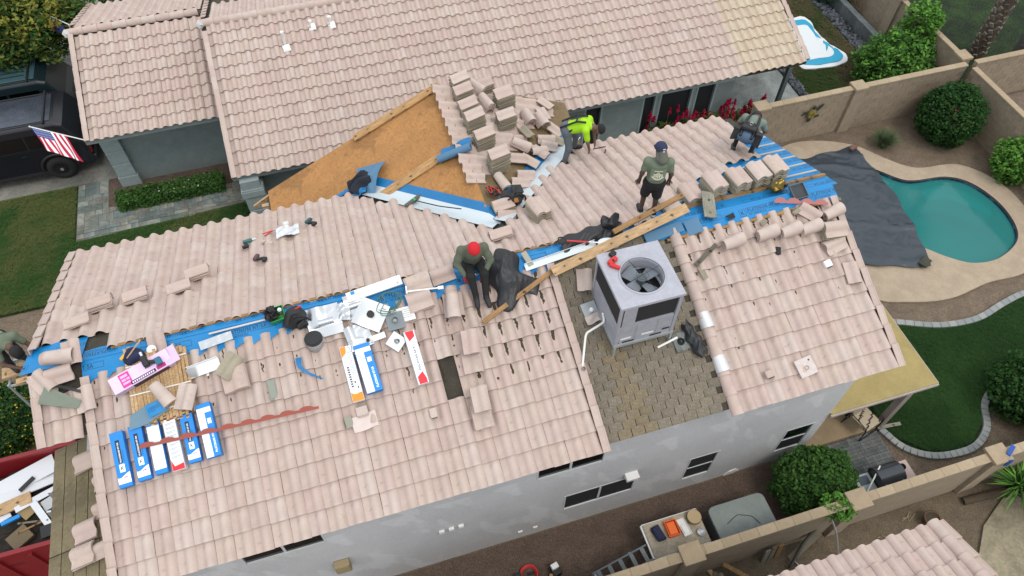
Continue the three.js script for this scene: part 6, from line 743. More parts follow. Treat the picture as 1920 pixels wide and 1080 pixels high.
{ // turtle plaque: five limbs and a domed shell
  const t = thing('turtle_plaque', 'metal sea turtle plaque hung on the tan block wall', 'wall ornament', [14.58, 1.12, -14.86]); const d = mat([0.02, 0.035, 0.03], 0.5); part(t, 'shell', sph(0.2, 0, 0, 0.02, 0.85, 1, 0.28, 18), mat([0.13, 0.10, 0.025], 0.5)); for (let k = 0; k < 5; k++) part(t, 'shell_plate', sph(0.06, 0.09 * Math.cos(k * 1.256), 0.1 * Math.sin(k * 1.256), 0.062, 1, 1, 0.3, 10), mat([0.22, 0.17, 0.03], 0.5)); part(t, 'turtle_head', sph(0.07, 0.02, 0.25, 0.02, 0.8, 1.2, 0.5), d); const fl = (pts) => extr(pts, 0.02, { bevel: 0.004 }); part(t, 'flipper', fl([[0.1, 0.12], [0.24, 0.28], [0.33, 0.33], [0.3, 0.22], [0.16, 0.06]]), d); part(t, 'flipper', fl([[-0.1, 0.12], [-0.28, 0.12], [-0.37, 0.0], [-0.26, 0.05], [-0.14, 0.04]]), d); part(t, 'flipper', fl([[0.1, -0.12], [0.28, -0.1], [0.32, -0.16], [0.2, -0.18], [0.12, -0.18]]), d); part(t, 'flipper', fl([[-0.04, -0.17], [-0.06, -0.3], [0.0, -0.33], [0.05, -0.28], [0.04, -0.18]]), d);
}
{ // deflated paddling pool on the back lawn
  const t = thing('flat_paddling_pool', 'deflated blue and white paddling pool lying on the grass', 'paddling pool', [17.4, 0, -19.3]); const w = mat([0.66, 0.70, 0.72], 0.5), b = mat([0.01, 0.30, 0.50], 0.45);
  const out = [[-0.95, -1.5], [-0.3, -1.55], [0.72, -1.45], [0.7, -0.6], [0.72, 0.1], [0.98, 0.9], [0.85, 1.3], [0.3, 1.45], [-0.6, 1.35], [-0.95, 1.1], [-0.92, 0.2], [-0.95, -0.6]]; const ring = (k, y, h, m, nm, s) => { const L = smoothLoop(out.map(([x, z]) => [x * k, z * k]), 60); const g = jiggle(slab(L, y, y + h), s, 7, k * 5); part(t, nm, g, m); }; ring(1.0, 0.02, 0.05, w, 'outer_rim', 0.02); ring(0.88, 0.06, 0.03, b, 'blue_band', 0.015); ring(0.66, 0.085, 0.02, w, 'floor_sheet', 0.012);
}
{ // folding table and what stands on it
  const t = thing('folding_table', 'white plastic folding table with stained top beside the wall', 'table', [5.08, 0, -4.01]); const tm = mat([0.56, 0.50, 0.40], 0.7, { map: rep(T.osb, 0.6) }); part(t, 'table_top', metreUV(rbox(1.34, 0.05, 0.76, 0.02, 0, 0.725, 0)), tm); part(t, 'table_edge', [box(0.05, 0.052, 0.74, -0.66, 0.724, 0), box(1.3, 0.045, 0.03, 0, 0.72, 0.375), box(1.3, 0.045, 0.03, 0, 0.72, -0.375)], M.white); for (const x of [-0.55, 0.55]) for (const z of [-0.3, 0.3]) part(t, 'leg', cyl(0.018, 0.018, 0.7, x, 0.35, z, 0, 0, 0, 8), M.lead);
  const Y = 0.752; const put = (n, l, c, x, z, f, turn = 0) => { const o = thing(n, l, c, [x, Y, z], turn); f(o); };
  put('navy_bag', 'navy blue ribbed bag on the folding table', 'bag', 4.70, -4.1, (o) => part(o, 'bag_body', jiggle(rbox(0.2, 0.12, 0.33, 0.04, 0, 0.06, 0), 0.015, 30), mat([0.008, 0.012, 0.05], 0.7)), 0.2);
  put('orange_basket', 'bright orange plastic basket on the folding table', 'basket', 5.03, -4.12, (o) => { part(o, 'basket', [box(0.2, 0.01, 0.3, 0, 0.03, 0), rbox(0.25, 0.09, 0.02, 0.008, 0, 0.06, 0.165), rbox(0.25, 0.09, 0.02, 0.008, 0, 0.06, -0.165), rbox(0.02, 0.09, 0.34, 0.008, 0.125, 0.06, 0), rbox(0.02, 0.09, 0.34, 0.008, -0.125, 0.06, 0)], mat([0.80, 0.12, 0.01], 0.45)); part(o, 'lid_print', box(0.18, 0.01, 0.26, 0, 0.075, 0), mat([0.75, 0.14, 0.02], 0.5)); });
  put('white_tray', 'long white tray on the folding table beside the basket', 'tray', 5.30, -4.08, (o) => part(o, 'tray', [rbox(0.18, 0.02, 0.4, 0.008, 0, 0.01, 0), box(0.18, 0.05, 0.01, 0, 0.03, 0.195), box(0.01, 0.05, 0.39, 0.088, 0.03, 0), box(0.01, 0.05, 0.39, -0.088, 0.03, 0), rbox(0.12, 0.04, 0.2, 0.01, 0, 0.03, 0.05)], M.white), 0.12);
  put('plate_stack', 'stack of round tan plates at the table corner', 'plate stack', 5.58, -4.2, (o) => { for (let k = 0; k < 5; k++) { const p = part(o, 'plate', lathe([[0, 0], [0.11, 0], [0.16, 0.03], [0.15, 0.03], [0.1, 0.012], [0, 0.012]], 20), mat([0.42, 0.32, 0.18], 0.8)); p.position.set(rr(-0.01, 0.01), k * 0.025, rr(-0.01, 0.01)); } });
  put('metal_bowl', 'small shiny metal bowl near the table front corner', 'bowl', 5.60, -3.86, (o) => part(o, 'bowl', lathe([[0, 0.0], [0.04, 0], [0.085, 0.05], [0.09, 0.08], [0.08, 0.08], [0.07, 0.05], [0, 0.02]], 20), M.steel));
  put('stick', 'short dark stick lying across table and wall cap', 'stick', 5.18, -3.7, (o) => part(o, 'stick_body', cyl(0.008, 0.006, 0.34, 0, 0.01, 0, 0.5, 0, 1.2, 6), M.dark), 0.3);
}
{ const t = thing('storage_box', 'long grey green resin storage box beside the wall', 'storage box', [6.66, 0, -3.98]); const c = mat([0.25, 0.29, 0.275], 0.6, { map: T.grain }); const lid = extr([[-0.66, -0.34], [0.66, -0.34], [0.66, 0.22], [0.64, 0.29], [0.58, 0.33], [0.5, 0.34], [-0.5, 0.34], [-0.58, 0.33], [-0.64, 0.29], [-0.66, 0.22]], 0.06, { bevel: 0.02, bs: 3 }).rotateX(-PI / 2).translate(0, 0.62, 0); part(t, 'lid', lid, c); part(t, 'bin', rbox(1.24, 0.6, 0.64, 0.04, 0, 0.31, 0), mat([0.09, 0.105, 0.11], 0.7)); part(t, 'cord', tube([[-0.4, 0.71, 0.1], [-0.1, 0.712, -0.02], [0.2, 0.712, 0.1], [0.3, 0.712, 0.3]], 0.006, 30, 4), M.dark); }
{ const t = thing('barbecue', 'black barrel lid gas barbecue with side shelves beside the wall', 'barbecue', [10.12, 0, -3.78]); part(t, 'lid', tf(new THREE.CylinderGeometry(0.27, 0.27, 0.62, 22, 1, false, 0, PI), 0, 0.9, 0, 0, 0, PI / 2), mat([0.045, 0.052, 0.06], 0.25, { metalness: 0.3 })); part(t, 'firebox', rbox(0.62, 0.2, 0.5, 0.03, 0, 0.8, 0), M.black); part(t, 'cart', [box(0.04, 0.72, 0.04, -0.28, 0.36, 0.2), box(0.04, 0.72, 0.04, 0.28, 0.36, 0.2), box(0.04, 0.72, 0.04, -0.28, 0.36, -0.2), box(0.04, 0.72, 0.04, 0.28, 0.36, -0.2), box(0.6, 0.03, 0.44, 0, 0.15, 0)], M.black); const sh = part(t, 'side_shelf', rbox(0.4, 0.03, 0.46, 0.01, -0.53, 0.86, 0.02), mat([0.30, 0.33, 0.33], 0.5)); part(sh, 'side_burner', box(0.24, 0.012, 0.2, -0.53, 0.882, -0.06), mat([0.03, 0.05, 0.07], 0.5)); part(t, 'side_shelf', rbox(0.34, 0.03, 0.46, 0.01, 0.5, 0.86, 0), mat([0.45, 0.34, 0.31], 0.6)); part(t, 'pot', lathe([[0, 0.87], [0.07, 0.87], [0.075, 0.95], [0.065, 0.95], [0.06, 0.89], [0, 0.885]], 16).translate(0.46, 0, -0.08), M.black); part(t, 'lid_handle', tube([[-0.22, 1.06, 0.22], [-0.2, 1.1, 0.26], [0.2, 1.1, 0.26], [0.22, 1.06, 0.22]], 0.014, 16, 6), M.steel); }
lay(one('white_rod', 'white plastic rod leaning across the barbecue shelf', 'rod', tube([[-0.32, 0.0, 0.28], [0.28, 0.3, -0.22]], 0.018, 4, 8), M.white), FLAT, 9.68, -3.75, 0, 0.86);
{ // patio chair with patterned cushion
  const t = thing('patio_chair', 'black metal patio chair with patterned cushion under the cover', 'chair', [10.72, 0.06, -5.30], 0.25); const f = M.black; part(t, 'frame', [tube([[-0.28, 0, 0.28], [-0.3, 0.55, 0.25], [-0.3, 0.58, -0.25], [-0.28, 0, -0.3]], 0.014, 24, 6), tube([[0.28, 0, 0.28], [0.3, 0.55, 0.25], [0.3, 0.58, -0.25], [0.28, 0, -0.3]], 0.014, 24, 6), tube([[-0.28, 0.02, 0.3], [0.28, 0.02, 0.3]], 0.012, 4, 6), tube([[-0.28, 0.02, -0.3], [0.28, 0.02, -0.3]], 0.012, 4, 6), tube([[-0.28, 0.95, -0.42], [0.28, 0.95, -0.42]], 0.014, 4, 6), tube([[-0.28, 0.4, -0.24], [-0.28, 0.95, -0.42]], 0.014, 6, 6), tube([[0.28, 0.4, -0.24], [0.28, 0.95, -0.42]], 0.014, 6, 6)], f);
  const pat = canvasTex(128, 128, (x) => { x.fillStyle = '#b9ab94'; x.fillRect(0, 0, 128, 128); x.fillStyle = '#37312c'; for (let i = 0; i < 26; i++) { x.beginPath(); x.ellipse((i * 53) % 128, (i * 37) % 128, 9, 5, i, 0, 7); x.fill(); } }); part(t, 'seat_cushion', rbox(0.5, 0.1, 0.5, 0.03, 0, 0.42, 0.02), mat([1, 1, 1], 0.9, { map: pat })); part(t, 'back_cushion', rbox(0.5, 0.52, 0.1, 0.03, 0, 0.7, -0.3, -0.3), mat([0.36, 0.30, 0.22], 0.9)); for (let k = 0; k < 5; k++) part(t, 'back_slat', box(0.02, 0.5, 0.012, -0.2 + k * 0.1, 0.7, -0.39, -0.3), f); }
{ const t = thing('side_chair', 'second black chair with slatted back behind the patterned one', 'chair', [10.45, 0.06, -5.95], 1.2); part(t, 'frame', [box(0.5, 0.04, 0.5, 0, 0.42, 0), box(0.04, 0.9, 0.04, -0.23, 0.45, -0.23), box(0.04, 0.9, 0.04, 0.23, 0.45, -0.23), box(0.04, 0.42, 0.04, -0.23, 0.21, 0.23), box(0.04, 0.42, 0.04, 0.23, 0.21, 0.23), box(0.46, 0.05, 0.03, 0, 0.88, -0.23)], M.black); for (let k = 0; k < 4; k++) part(t, 'back_slat', box(0.05, 0.42, 0.02, -0.15 + k * 0.1, 0.66, -0.23), M.black); }
lay(one('plank', 'grey plank lying from the porch post onto the turf', 'plank', metreUV(rbox(0.62, 0.03, 0.09, 0.004)), M.greyWood), FLAT, 11.42, -5.08, -0.1, 0.11);
lay(one('downspout_block', 'pale splash block at the turf corner of the porch', 'splash block', [box(0.3, 0.05, 0.12, 0, 0.03, 0), box(0.3, 0.06, 0.02, 0, 0.06, 0.06), box(0.3, 0.06, 0.02, 0, 0.06, -0.06)], M.white), FLAT, 11.62, -5.9, 1.2, 0.03);
{ const t = thing('meter_box', 'tan electric box fixed low on the white wall', 'electric box', [-1.8, 1.62, WZ]); part(t, 'box_body', rbox(0.3, 0.4, 0.14, 0.015, 0, 0.2, 0.075), mat([0.30, 0.235, 0.13], 0.7)); part(t, 'box_door', box(0.25, 0.34, 0.012, 0, 0.2, 0.151), mat([0.33, 0.26, 0.15], 0.7)); }
{ const t = thing('hose_reel', 'red hose coiled on the side yard gravel', 'hose', [1.85, 0, -4.3]); part(t, 'hose', [0, 1, 2].map((k) => new THREE.TorusGeometry(0.16 + k * 0.012, 0.018, 6, 28).rotateX(PI / 2).translate(0, 0.03 + k * 0.03, 0)), M.red); part(t, 'nozzle', cyl(0.02, 0.03, 0.14, 0.05, 0.06, 0, 0, 0, PI / 2), M.dark); part(t, 'pump', rbox(0.16, 0.2, 0.16, 0.03, -0.25, 0.1, 0.02), M.dark); }
{ const t = thing('tool_caddy', 'small black and white tool caddy on the side yard gravel', 'caddy', [2.42, 0, -4.18], 0.2); part(t, 'caddy_body', rbox(0.2, 0.22, 0.24, 0.02, 0, 0.11, 0), M.black); part(t, 'white_case', rbox(0.16, 0.1, 0.12, 0.012, 0, 0.27, -0.06), M.white); part(t, 'tan_bottle', cyl(0.04, 0.04, 0.2, -0.15, 0.1, 0.06), M.board); }
{ const t = thing('step_ladder', 'folded grey step ladder lying against the long wall', 'ladder', [3.75, 0.0, -3.72], 0.12); for (const z of [-0.16, 0.16]) { part(t, 'rail', box(1.3, 0.07, 0.035, 0, 0.62, z, 0, 0, 0.28), mat([0.14, 0.16, 0.175], 0.5, { metalness: 0.5 })); } for (let k = 0; k < 5; k++) part(t, 'step', box(0.09, 0.02, 0.3, -0.5 + k * 0.25, 0.5 + k * 0.07, 0), mat([0.16, 0.18, 0.19], 0.6)); for (const z of [-0.2, 0.2]) part(t, 'rear_leg', box(0.05, 0.62, 0.03, 0.3, 0.31, z, 0, 0, 0.1), M.lead); part(t, 'front_foot', box(0.05, 0.46, 0.34, -0.58, 0.23, 0), M.lead); }
// beyond the long wall
{ const t = thing('folded_chair', 'folded dark lawn chair leaning on the far face of the wall', 'chair', [7.85, 0.0, -3.05], 0.35); for (let k = 0; k < 3; k++) part(t, 'frame_tube', tube([[-0.55, 0.04 + k * 0.05, 0.12], [0, 0.3 + k * 0.06, -0.06], [0.5, 0.55 + k * 0.06, -0.1]], 0.028, 10, 6), mat([0.06, 0.055, 0.05], 0.7)); part(t, 'fabric', jiggle(box(0.9, 0.03, 0.16, 0, 0.28, 0, 0, 0, 0.42), 0.01, 12), mat([0.20, 0.18, 0.13], 0.9)); }
one('metal_pole', 'bare steel pole leaning from the roof toward the wall', 'pole', tube([[8.55, 0.0, -2.6], [8.25, 1.1, -2.95], [8.1, 1.5, -3.15]], 0.022, 8, 8), M.steel);
one('metal_pole', 'bent thin steel tube on the dirt beside the lawn chair', 'pole', tube([[7.55, 0.05, -2.9], [7.7, 0.05, -2.5], [7.95, 0.05, -2.15]], 0.018, 8, 8), M.lead);
[[6.92, 0, 0.55, 'left grey'], [7.06, 0, 0.62, 'middle brown'], [7.22, 0, 0.6, 'right brown']].forEach(([x, y, h, l], i) => one('leaning_board', l + ' board leaning on the dirt yard side of the wall', 'board', metreUV(rbox(0.12, h, 0.03, 0.004, x, h / 2, -3.1, -0.15)), [M.greyWood, M.oldWood, M.pineDark][i]));
[[5.75, -2.95, 0.3], [5.95, -2.85, 0.7], [6.1, -2.75, 0.9], [5.85, -2.7, 0.1], [6.2, -2.95, 0.75]].forEach(([x, z, a], i) => lay(one('firewood_board', ['pale split board leftmost in the wood heap', 'dark board under the wood heap', 'orange brown board on top of the wood heap', 'short board at the front of the wood heap', 'brown board at the wall side of the wood heap'][i], 'board', metreUV(rbox(0.1, 0.05, 0.75, 0.006)), [M.pine, M.oldWood, M.pineDark, M.oldWood, M.pineDark][i]), FLAT, x, z, a, 0.04 + i * 0.05));
{ const t = thing('clay_pot', 'brown clay pot on the dirt beside the neighbouring roof', 'pot', [10.95, 0, -2.75]); part(t, 'pot', lathe([[0, 0], [0.12, 0], [0.17, 0.24], [0.19, 0.27], [0.16, 0.27], [0.12, 0.05], [0, 0.04]], 20), mat([0.14, 0.07, 0.04], 0.9)); part(t, 'soil', cyl(0.15, 0.15, 0.02, 0, 0.22, 0), M.mud); }
{ const t = thing('blue_ribbon', 'blue plastic strip tied over the wall pilaster', 'strip', [12.42, 1.72, -3.28]); part(t, 'strip', jiggle(box(0.3, 0.02, 0.09, 0.05, 0.12, 0, 0, 0.5), 0.01, 20), mat([0.01, 0.06, 0.30], 0.5)); part(t, 'hanging_end', jiggle(box(0.1, 0.3, 0.02, -0.08, -0.02, 0.2), 0.01, 20), mat([0.01, 0.06, 0.30], 0.5)); }
for (const [x, z, s] of [[9.8, -2.7, 1], [10.6, -3.0, 2], [12.2, -2.2, 3], [11.8, -1.6, 4]]) one('dry_stalk', ['pale dry stalks by the pot', 'dry straw strands near the wall', 'dry straw by the curved path', 'dry straw at the path edge'][s - 1] + ' on the dirt', 'straw', [...Array(6)].map((_, i) => tube([[x + rr(-0.2, 0.2), 0.015, z + rr(-0.15, 0.15)], [x + rr(-0.2, 0.2), 0.03, z + rr(-0.15, 0.15)]], 0.007, 3, 4)), mat([0.38, 0.32, 0.19], 0.9));
// neighbouring tiled roof at the bottom of the picture
{
  const h = thing('neighbour_house', 'pink tiled roof corner of the house across the wall', 'house', [5.5, 0, 1]); const S = frame([0, 5.35, 1.6], PI, 0.375), L = 3.68 / 0.9363; const s = wpart(h, 'roof_slope', deckGeo(S, [[-8.5, 0], [1, 0], [1, L - 0.05], [-8.5, L - 0.05]], -0.078, 0.1), M.deckDark); const tl = new Tiler(); tl.field(s, S, -8.42, 30, TW, L, 10, EX, null); for (let k = 0; k < 11; k++) tl.piece(s, 'ridge_tile', barrelG, S, -8.5, L - 0.2 - k * 0.365, -0.03); for (let k = 0; k < 11; k++) tl.piece(s, 'rake_tile', rakeL, S, -8.62, L - k * 0.385, -0.04); tl.build(300);
  wpart(h, 'wall', metreUV(box(8.6, 3.9, 0.2, 3.9, 1.95, -1.5)), M.stuccoWhite); wpart(h, 'wall', metreUV(box(0.2, 3.9, 4, 8.2, 1.95, 0.6)), M.stuccoWhite);
}
// ================= dumpster and its load =================
{
  const t = thing('dumpster', 'open red steel dumpster full of roofing waste', 'dumpster', [-9.6, 0, -8.32]); const c = mat([0.27, 0.012, 0.018], 0.5, { map: T.grain }), L = 5.4, W = 2.14, H = 1.7; for (const z of [-1, 1]) { const s = part(t, 'side_panel', box(L, H - 0.2, 0.04, 0, 0.2 + (H - 0.2) / 2, z * W / 2), c); part(s, 'top_rail', rbox(L, 0.1, 0.1, 0.02, 0, H + 0.05, z * W / 2), c); for (let k = 0; k < 9; k++) part(s, 'rib', box(0.08, H - 0.3, 0.07, -L / 2 + 0.3 + k * 0.6, 0.2 + (H - 0.3) / 2, z * (W / 2 + 0.045)), c); } part(t, 'floor_plate', box(L, 0.06, W, 0, 0.2, 0), c); part(t, 'end_panel', box(0.05, H - 0.2, W - 0.04, L / 2 - 0.03, 0.2 + (H - 0.2) / 2, 0), c); part(t, 'end_panel', box(0.05, H - 0.2, W - 0.04, -L / 2 + 0.03, 0.2 + (H - 0.2) / 2, 0), c); for (const x of [-2, 2]) for (const z of [-0.8, 0.8]) part(t, 'roller', cyl(0.12, 0.12, 0.16, x, 0.12, z, PI / 2), M.dark); for (const [x, l] of [[1.2, 0], [-0.3, 1]]) part(t, 'scrawled_mark', [0, 1, 2, 3].map((k) => box(0.12, 0.015, 0.004, x + k * 0.09, 1.2 + 0.03 * (k % 2), W / 2 + 0.023, 0, 0, 0.5 - k * 0.3)), M.black);
  stuff(scene, 'waste_fill', jiggle(sheet(5.2, 2.0, 60, 30, (a, b) => 0.14 * ridged(a * 2, b * 2, 21)), 0.03, 9, 2).translate(-9.6, 1.12, -8.32), mat([0.045, 0.04, 0.035], 1, { map: T.speck }), 'dark mixed roofing waste filling the dumpster');
  const deb = (name, label, x, z, w, d, th, turn, tiltx, m, y = 1.38) => { const o = one(name, label, 'debris', metreUV(rbox(w, th, d, Math.min(0.004, th / 3))), m); o.position.set(x, y, z); o.rotation.set(tiltx, turn, rr(-0.08, 0.08), 'YXZ'); return o; };
  const wb = mat([0.62, 0.64, 0.68], 0.55), gv = M.steel;
  deb('foam_board', 'large white board uppermost in the dumpster', -8.15, -8.95, 1.5, 0.42, 0.03, 0.28, 0.1, wb, 1.5); deb('foam_board', 'second white board crossing the first in the dumpster', -8.0, -8.72, 1.2, 0.24, 0.03, 0.2, -0.1, wb, 1.48); deb('foam_board', 'narrow white strip across the middle of the dumpster', -7.72, -8.45, 1.0, 0.14, 0.02, 0.35, 0.1, wb, 1.5); deb('pine_board', 'pale pine board with orange edge in the dumpster', -8.25, -8.42, 0.75, 0.26, 0.04, 0.2, 0.1, M.pine, 1.52); deb('cardboard', 'brown cardboard flap under the pine board', -7.95, -8.28, 0.4, 0.3, 0.015, 0.7, 0.2, mat([0.30, 0.22, 0.11], 0.9), 1.44); deb('black_strip', 'short black board lying across white boards', -7.98, -8.8, 0.36, 0.09, 0.02, 0.7, 0.1, M.black, 1.55); deb('metal_flashing', 'bent silver flashing in the middle of the dumpster', -7.68, -8.05, 0.14, 0.7, 0.01, 0.5, 0.15, gv, 1.47); deb('black_box', 'black square panel near the side of the dumpster', -7.55, -7.66, 0.26, 0.26, 0.05, 0.1, 0.1, M.black, 1.46); deb('blue_tube', 'blue plastic tube on the left of the dumpster', -8.28, -8.1, 0.36, 0.08, 0.07, 0.3, 0.1, M.blue, 1.48); deb('brown_sack', 'crushed brown sack low in the dumpster', -8.12, -7.72, 0.42, 0.34, 0.12, 0.6, 0.2, mat([0.15, 0.12, 0.075], 0.95), 1.36); deb('white_bag', 'crumpled clear plastic by the silver flashing', -7.52, -8.3, 0.34, 0.24, 0.08, 0.4, 0.2, mat([0.42, 0.45, 0.46], 0.4), 1.42); deb('lath_piece', 'thin lath lying across the dumpster waste', -7.85, -7.95, 0.6, 0.04, 0.02, -0.15, 0.1, M.oldWood, 1.45); deb('lath_piece', 'second thin lath beside the crushed sack', -7.9, -7.85, 0.55, 0.035, 0.02, 0.25, 0.1, M.pineDark, 1.44); deb('foam_board', 'small white offcut at the left edge of the dumpster', -8.45, -8.22, 0.3, 0.16, 0.03, 0.4, 0.1, wb, 1.46);
}
{ const t = thing('extension_ladder', 'aluminium ladder standing between dumpster and house', 'ladder', [-6.72, 0, -6.75]); for (const z of [-0.18, 0.18]) part(t, 'rail', box(0.07, 4.4, 0.03, 0.3, 2.2, z, 0, 0, -0.13), M.steel); for (let k = 0; k < 14; k++) part(t, 'rung', cyl(0.016, 0.016, 0.36, 0.02 + 0.04 * k, 0.2 + k * 0.3, 0, PI / 2), M.steel); }
{ const t = thing('blue_case', 'small blue case on the gravel beside the roof corner', 'case', [-7.95, 0, -10.1], 0.5); part(t, 'case_body', rbox(0.34, 0.14, 0.16, 0.02, 0, 0.07, 0), mat([0.012, 0.02, 0.09], 0.6)); part(t, 'hose_loop', tube([[0.2, 0.05, 0], [0.35, 0.2, -0.1], [0.5, 0.3, 0], [0.5, 0.1, 0.12]], 0.018, 20, 6), M.dark); }
// ================= cars on the drive =================
function suv(label, x, z, paint, roofM, teal) {
  const t = thing('parked_car', label, 'car', [x, 0, z]); const W = 1.9, prof = [[-0.05, 0.5], [-0.02, 1.05], [-0.12, 1.22], [-0.42, 1.80], [-0.6, 1.86], [-3.0, 1.86], [-3.5, 1.72], [-3.95, 1.2], [-4.9, 1.08], [-5.1, 0.95], [-5.12, 0.5], [-4.75, 0.42], [-0.4, 0.42]];
  const g = new THREE.ExtrudeGeometry(shape(prof), { depth: W - 0.16, bevelEnabled: true, bevelSize: 0.08, bevelThickness: 0.08, bevelSegments: 3 }).translate(0, 0, -W / 2 + 0.08), p = g.attributes.position; for (let i = 0; i < p.count; i++) { const y = p.getY(i); if (y > 1.15) p.setZ(i, p.getZ(i) * (1 - 0.17 * (y - 1.15) / 0.75)); } g.computeVertexNormals(); part(t, 'body', metreUV(g), paint);
  const gl = new THREE.MeshStandardMaterial({ color: 0x050608, roughness: 0.1, side: THREE.DoubleSide });
  for (const s of [-1, 1]) { for (const [a, b] of [[-0.65, -1.5], [-1.58, -2.45], [-2.53, -3.35]]) part(t, 'side_window', box(Math.abs(b - a), 0.4, 0.02, (a + b) / 2, 1.48, s * (W / 2 - 0.055), s * -0.22), gl); part(t, 'door_handle', box(0.16, 0.03, 0.03, -1.75, 1.05, s * (W / 2 + 0.012)), M.black); part(t, 'side_step', box(2.4, 0.06, 0.16, -2.2, 0.36, s * (W / 2 + 0.02)), M.black); part(t, 'roof_rail', tube([[-0.75, 1.88, s * 0.68], [-0.8, 1.94, s * 0.68], [-2.9, 1.94, s * 0.68], [-2.95, 1.88, s * 0.68]], 0.02, 20, 6), M.black); for (const [wx, wn] of [[-0.98, 0], [-4.1, 1]]) { const w = part(t, 'wheel', tf(new THREE.TorusGeometry(0.29, 0.13, 10, 26), wx, 0.42, s * (W / 2 - 0.02)), mat([0.012, 0.012, 0.012], 0.9)); part(w, 'rim', [cyl(0.2, 0.2, 0.16, wx, 0.42, s * (W / 2 - 0.02), PI / 2, 0, 0, 18), ...[0, 1, 2, 3, 4, 5].map((k) => box(0.04, 0.34, 0.02, wx, 0.42, s * (W / 2 + 0.07), 0, 0, k * PI / 6))], M.black); part(w, 'hub_cap', cyl(0.05, 0.05, 0.03, wx, 0.42, s * (W / 2 + 0.085), PI / 2), M.steel); } part(t, 'wheel_arch', tf(new THREE.TorusGeometry(0.5, 0.045, 6, 20, PI), -0.98, 0.45, s * (W / 2 + 0.01)), M.black); part(t, 'wheel_arch', tf(new THREE.TorusGeometry(0.5, 0.045, 6, 20, PI), -4.1, 0.45, s * (W / 2 + 0.01)), M.black); part(t, 'tail_light', rbox(0.06, 0.34, 0.12, 0.02, 0.03, 0.92, s * 0.86), mat([0.25, 0.01, 0.012], 0.3)); part(t, 'mirror', rbox(0.12, 0.14, 0.16, 0.03, -3.35, 1.3, s * (W / 2 + 0.06)), M.black); }
  part(t, 'rear_window', box(0.02, 0.46, 1.3, -0.28, 1.5, 0, 0, 0, 0.47), gl); part(t, 'windscreen', box(0.02, 0.72, 1.4, -3.72, 1.47, 0, 0, 0, -0.72), gl); part(t, 'bumper', rbox(0.16, 0.2, 1.86, 0.05, 0.05, 0.56, 0), M.black);
  part(t, 'roof_panel', rbox(2.15, 0.03, 1.22, 0.012, -1.75, 1.945, 0), roofM); for (const q of [-0.85, -2.55]) part(t, 'cross_bar', rbox(0.06, 0.05, 1.5, 0.015, q, 1.985, 0), M.black); if (teal) for (let k = 0; k < 5; k++) part(t, 'roof_rib', box(1.5, 0.014, 0.025, -1.72, 1.968, -0.4 + k * 0.2), M.black);
  if (!teal) part(t, 'spare_wheel', [tf(new THREE.TorusGeometry(0.28, 0.12, 10, 24), 0.24, 0.95, 0, 0, PI / 2)], M.dark); return t;
}
suv('black off-road car on the drive nearest the lawn', -7.22, -20.85, mat([0.012, 0.013, 0.018], 0.22), mat([0.11, 0.135, 0.19], 0.22, { map: T.speck, metalness: 0.4 }), false);
suv('dark teal car with ribbed roof under the tree', -7.78, -23.0, mat([0.010, 0.020, 0.024], 0.25), mat([0.055, 0.12, 0.14], 0.35, { metalness: 0.2 }), true);
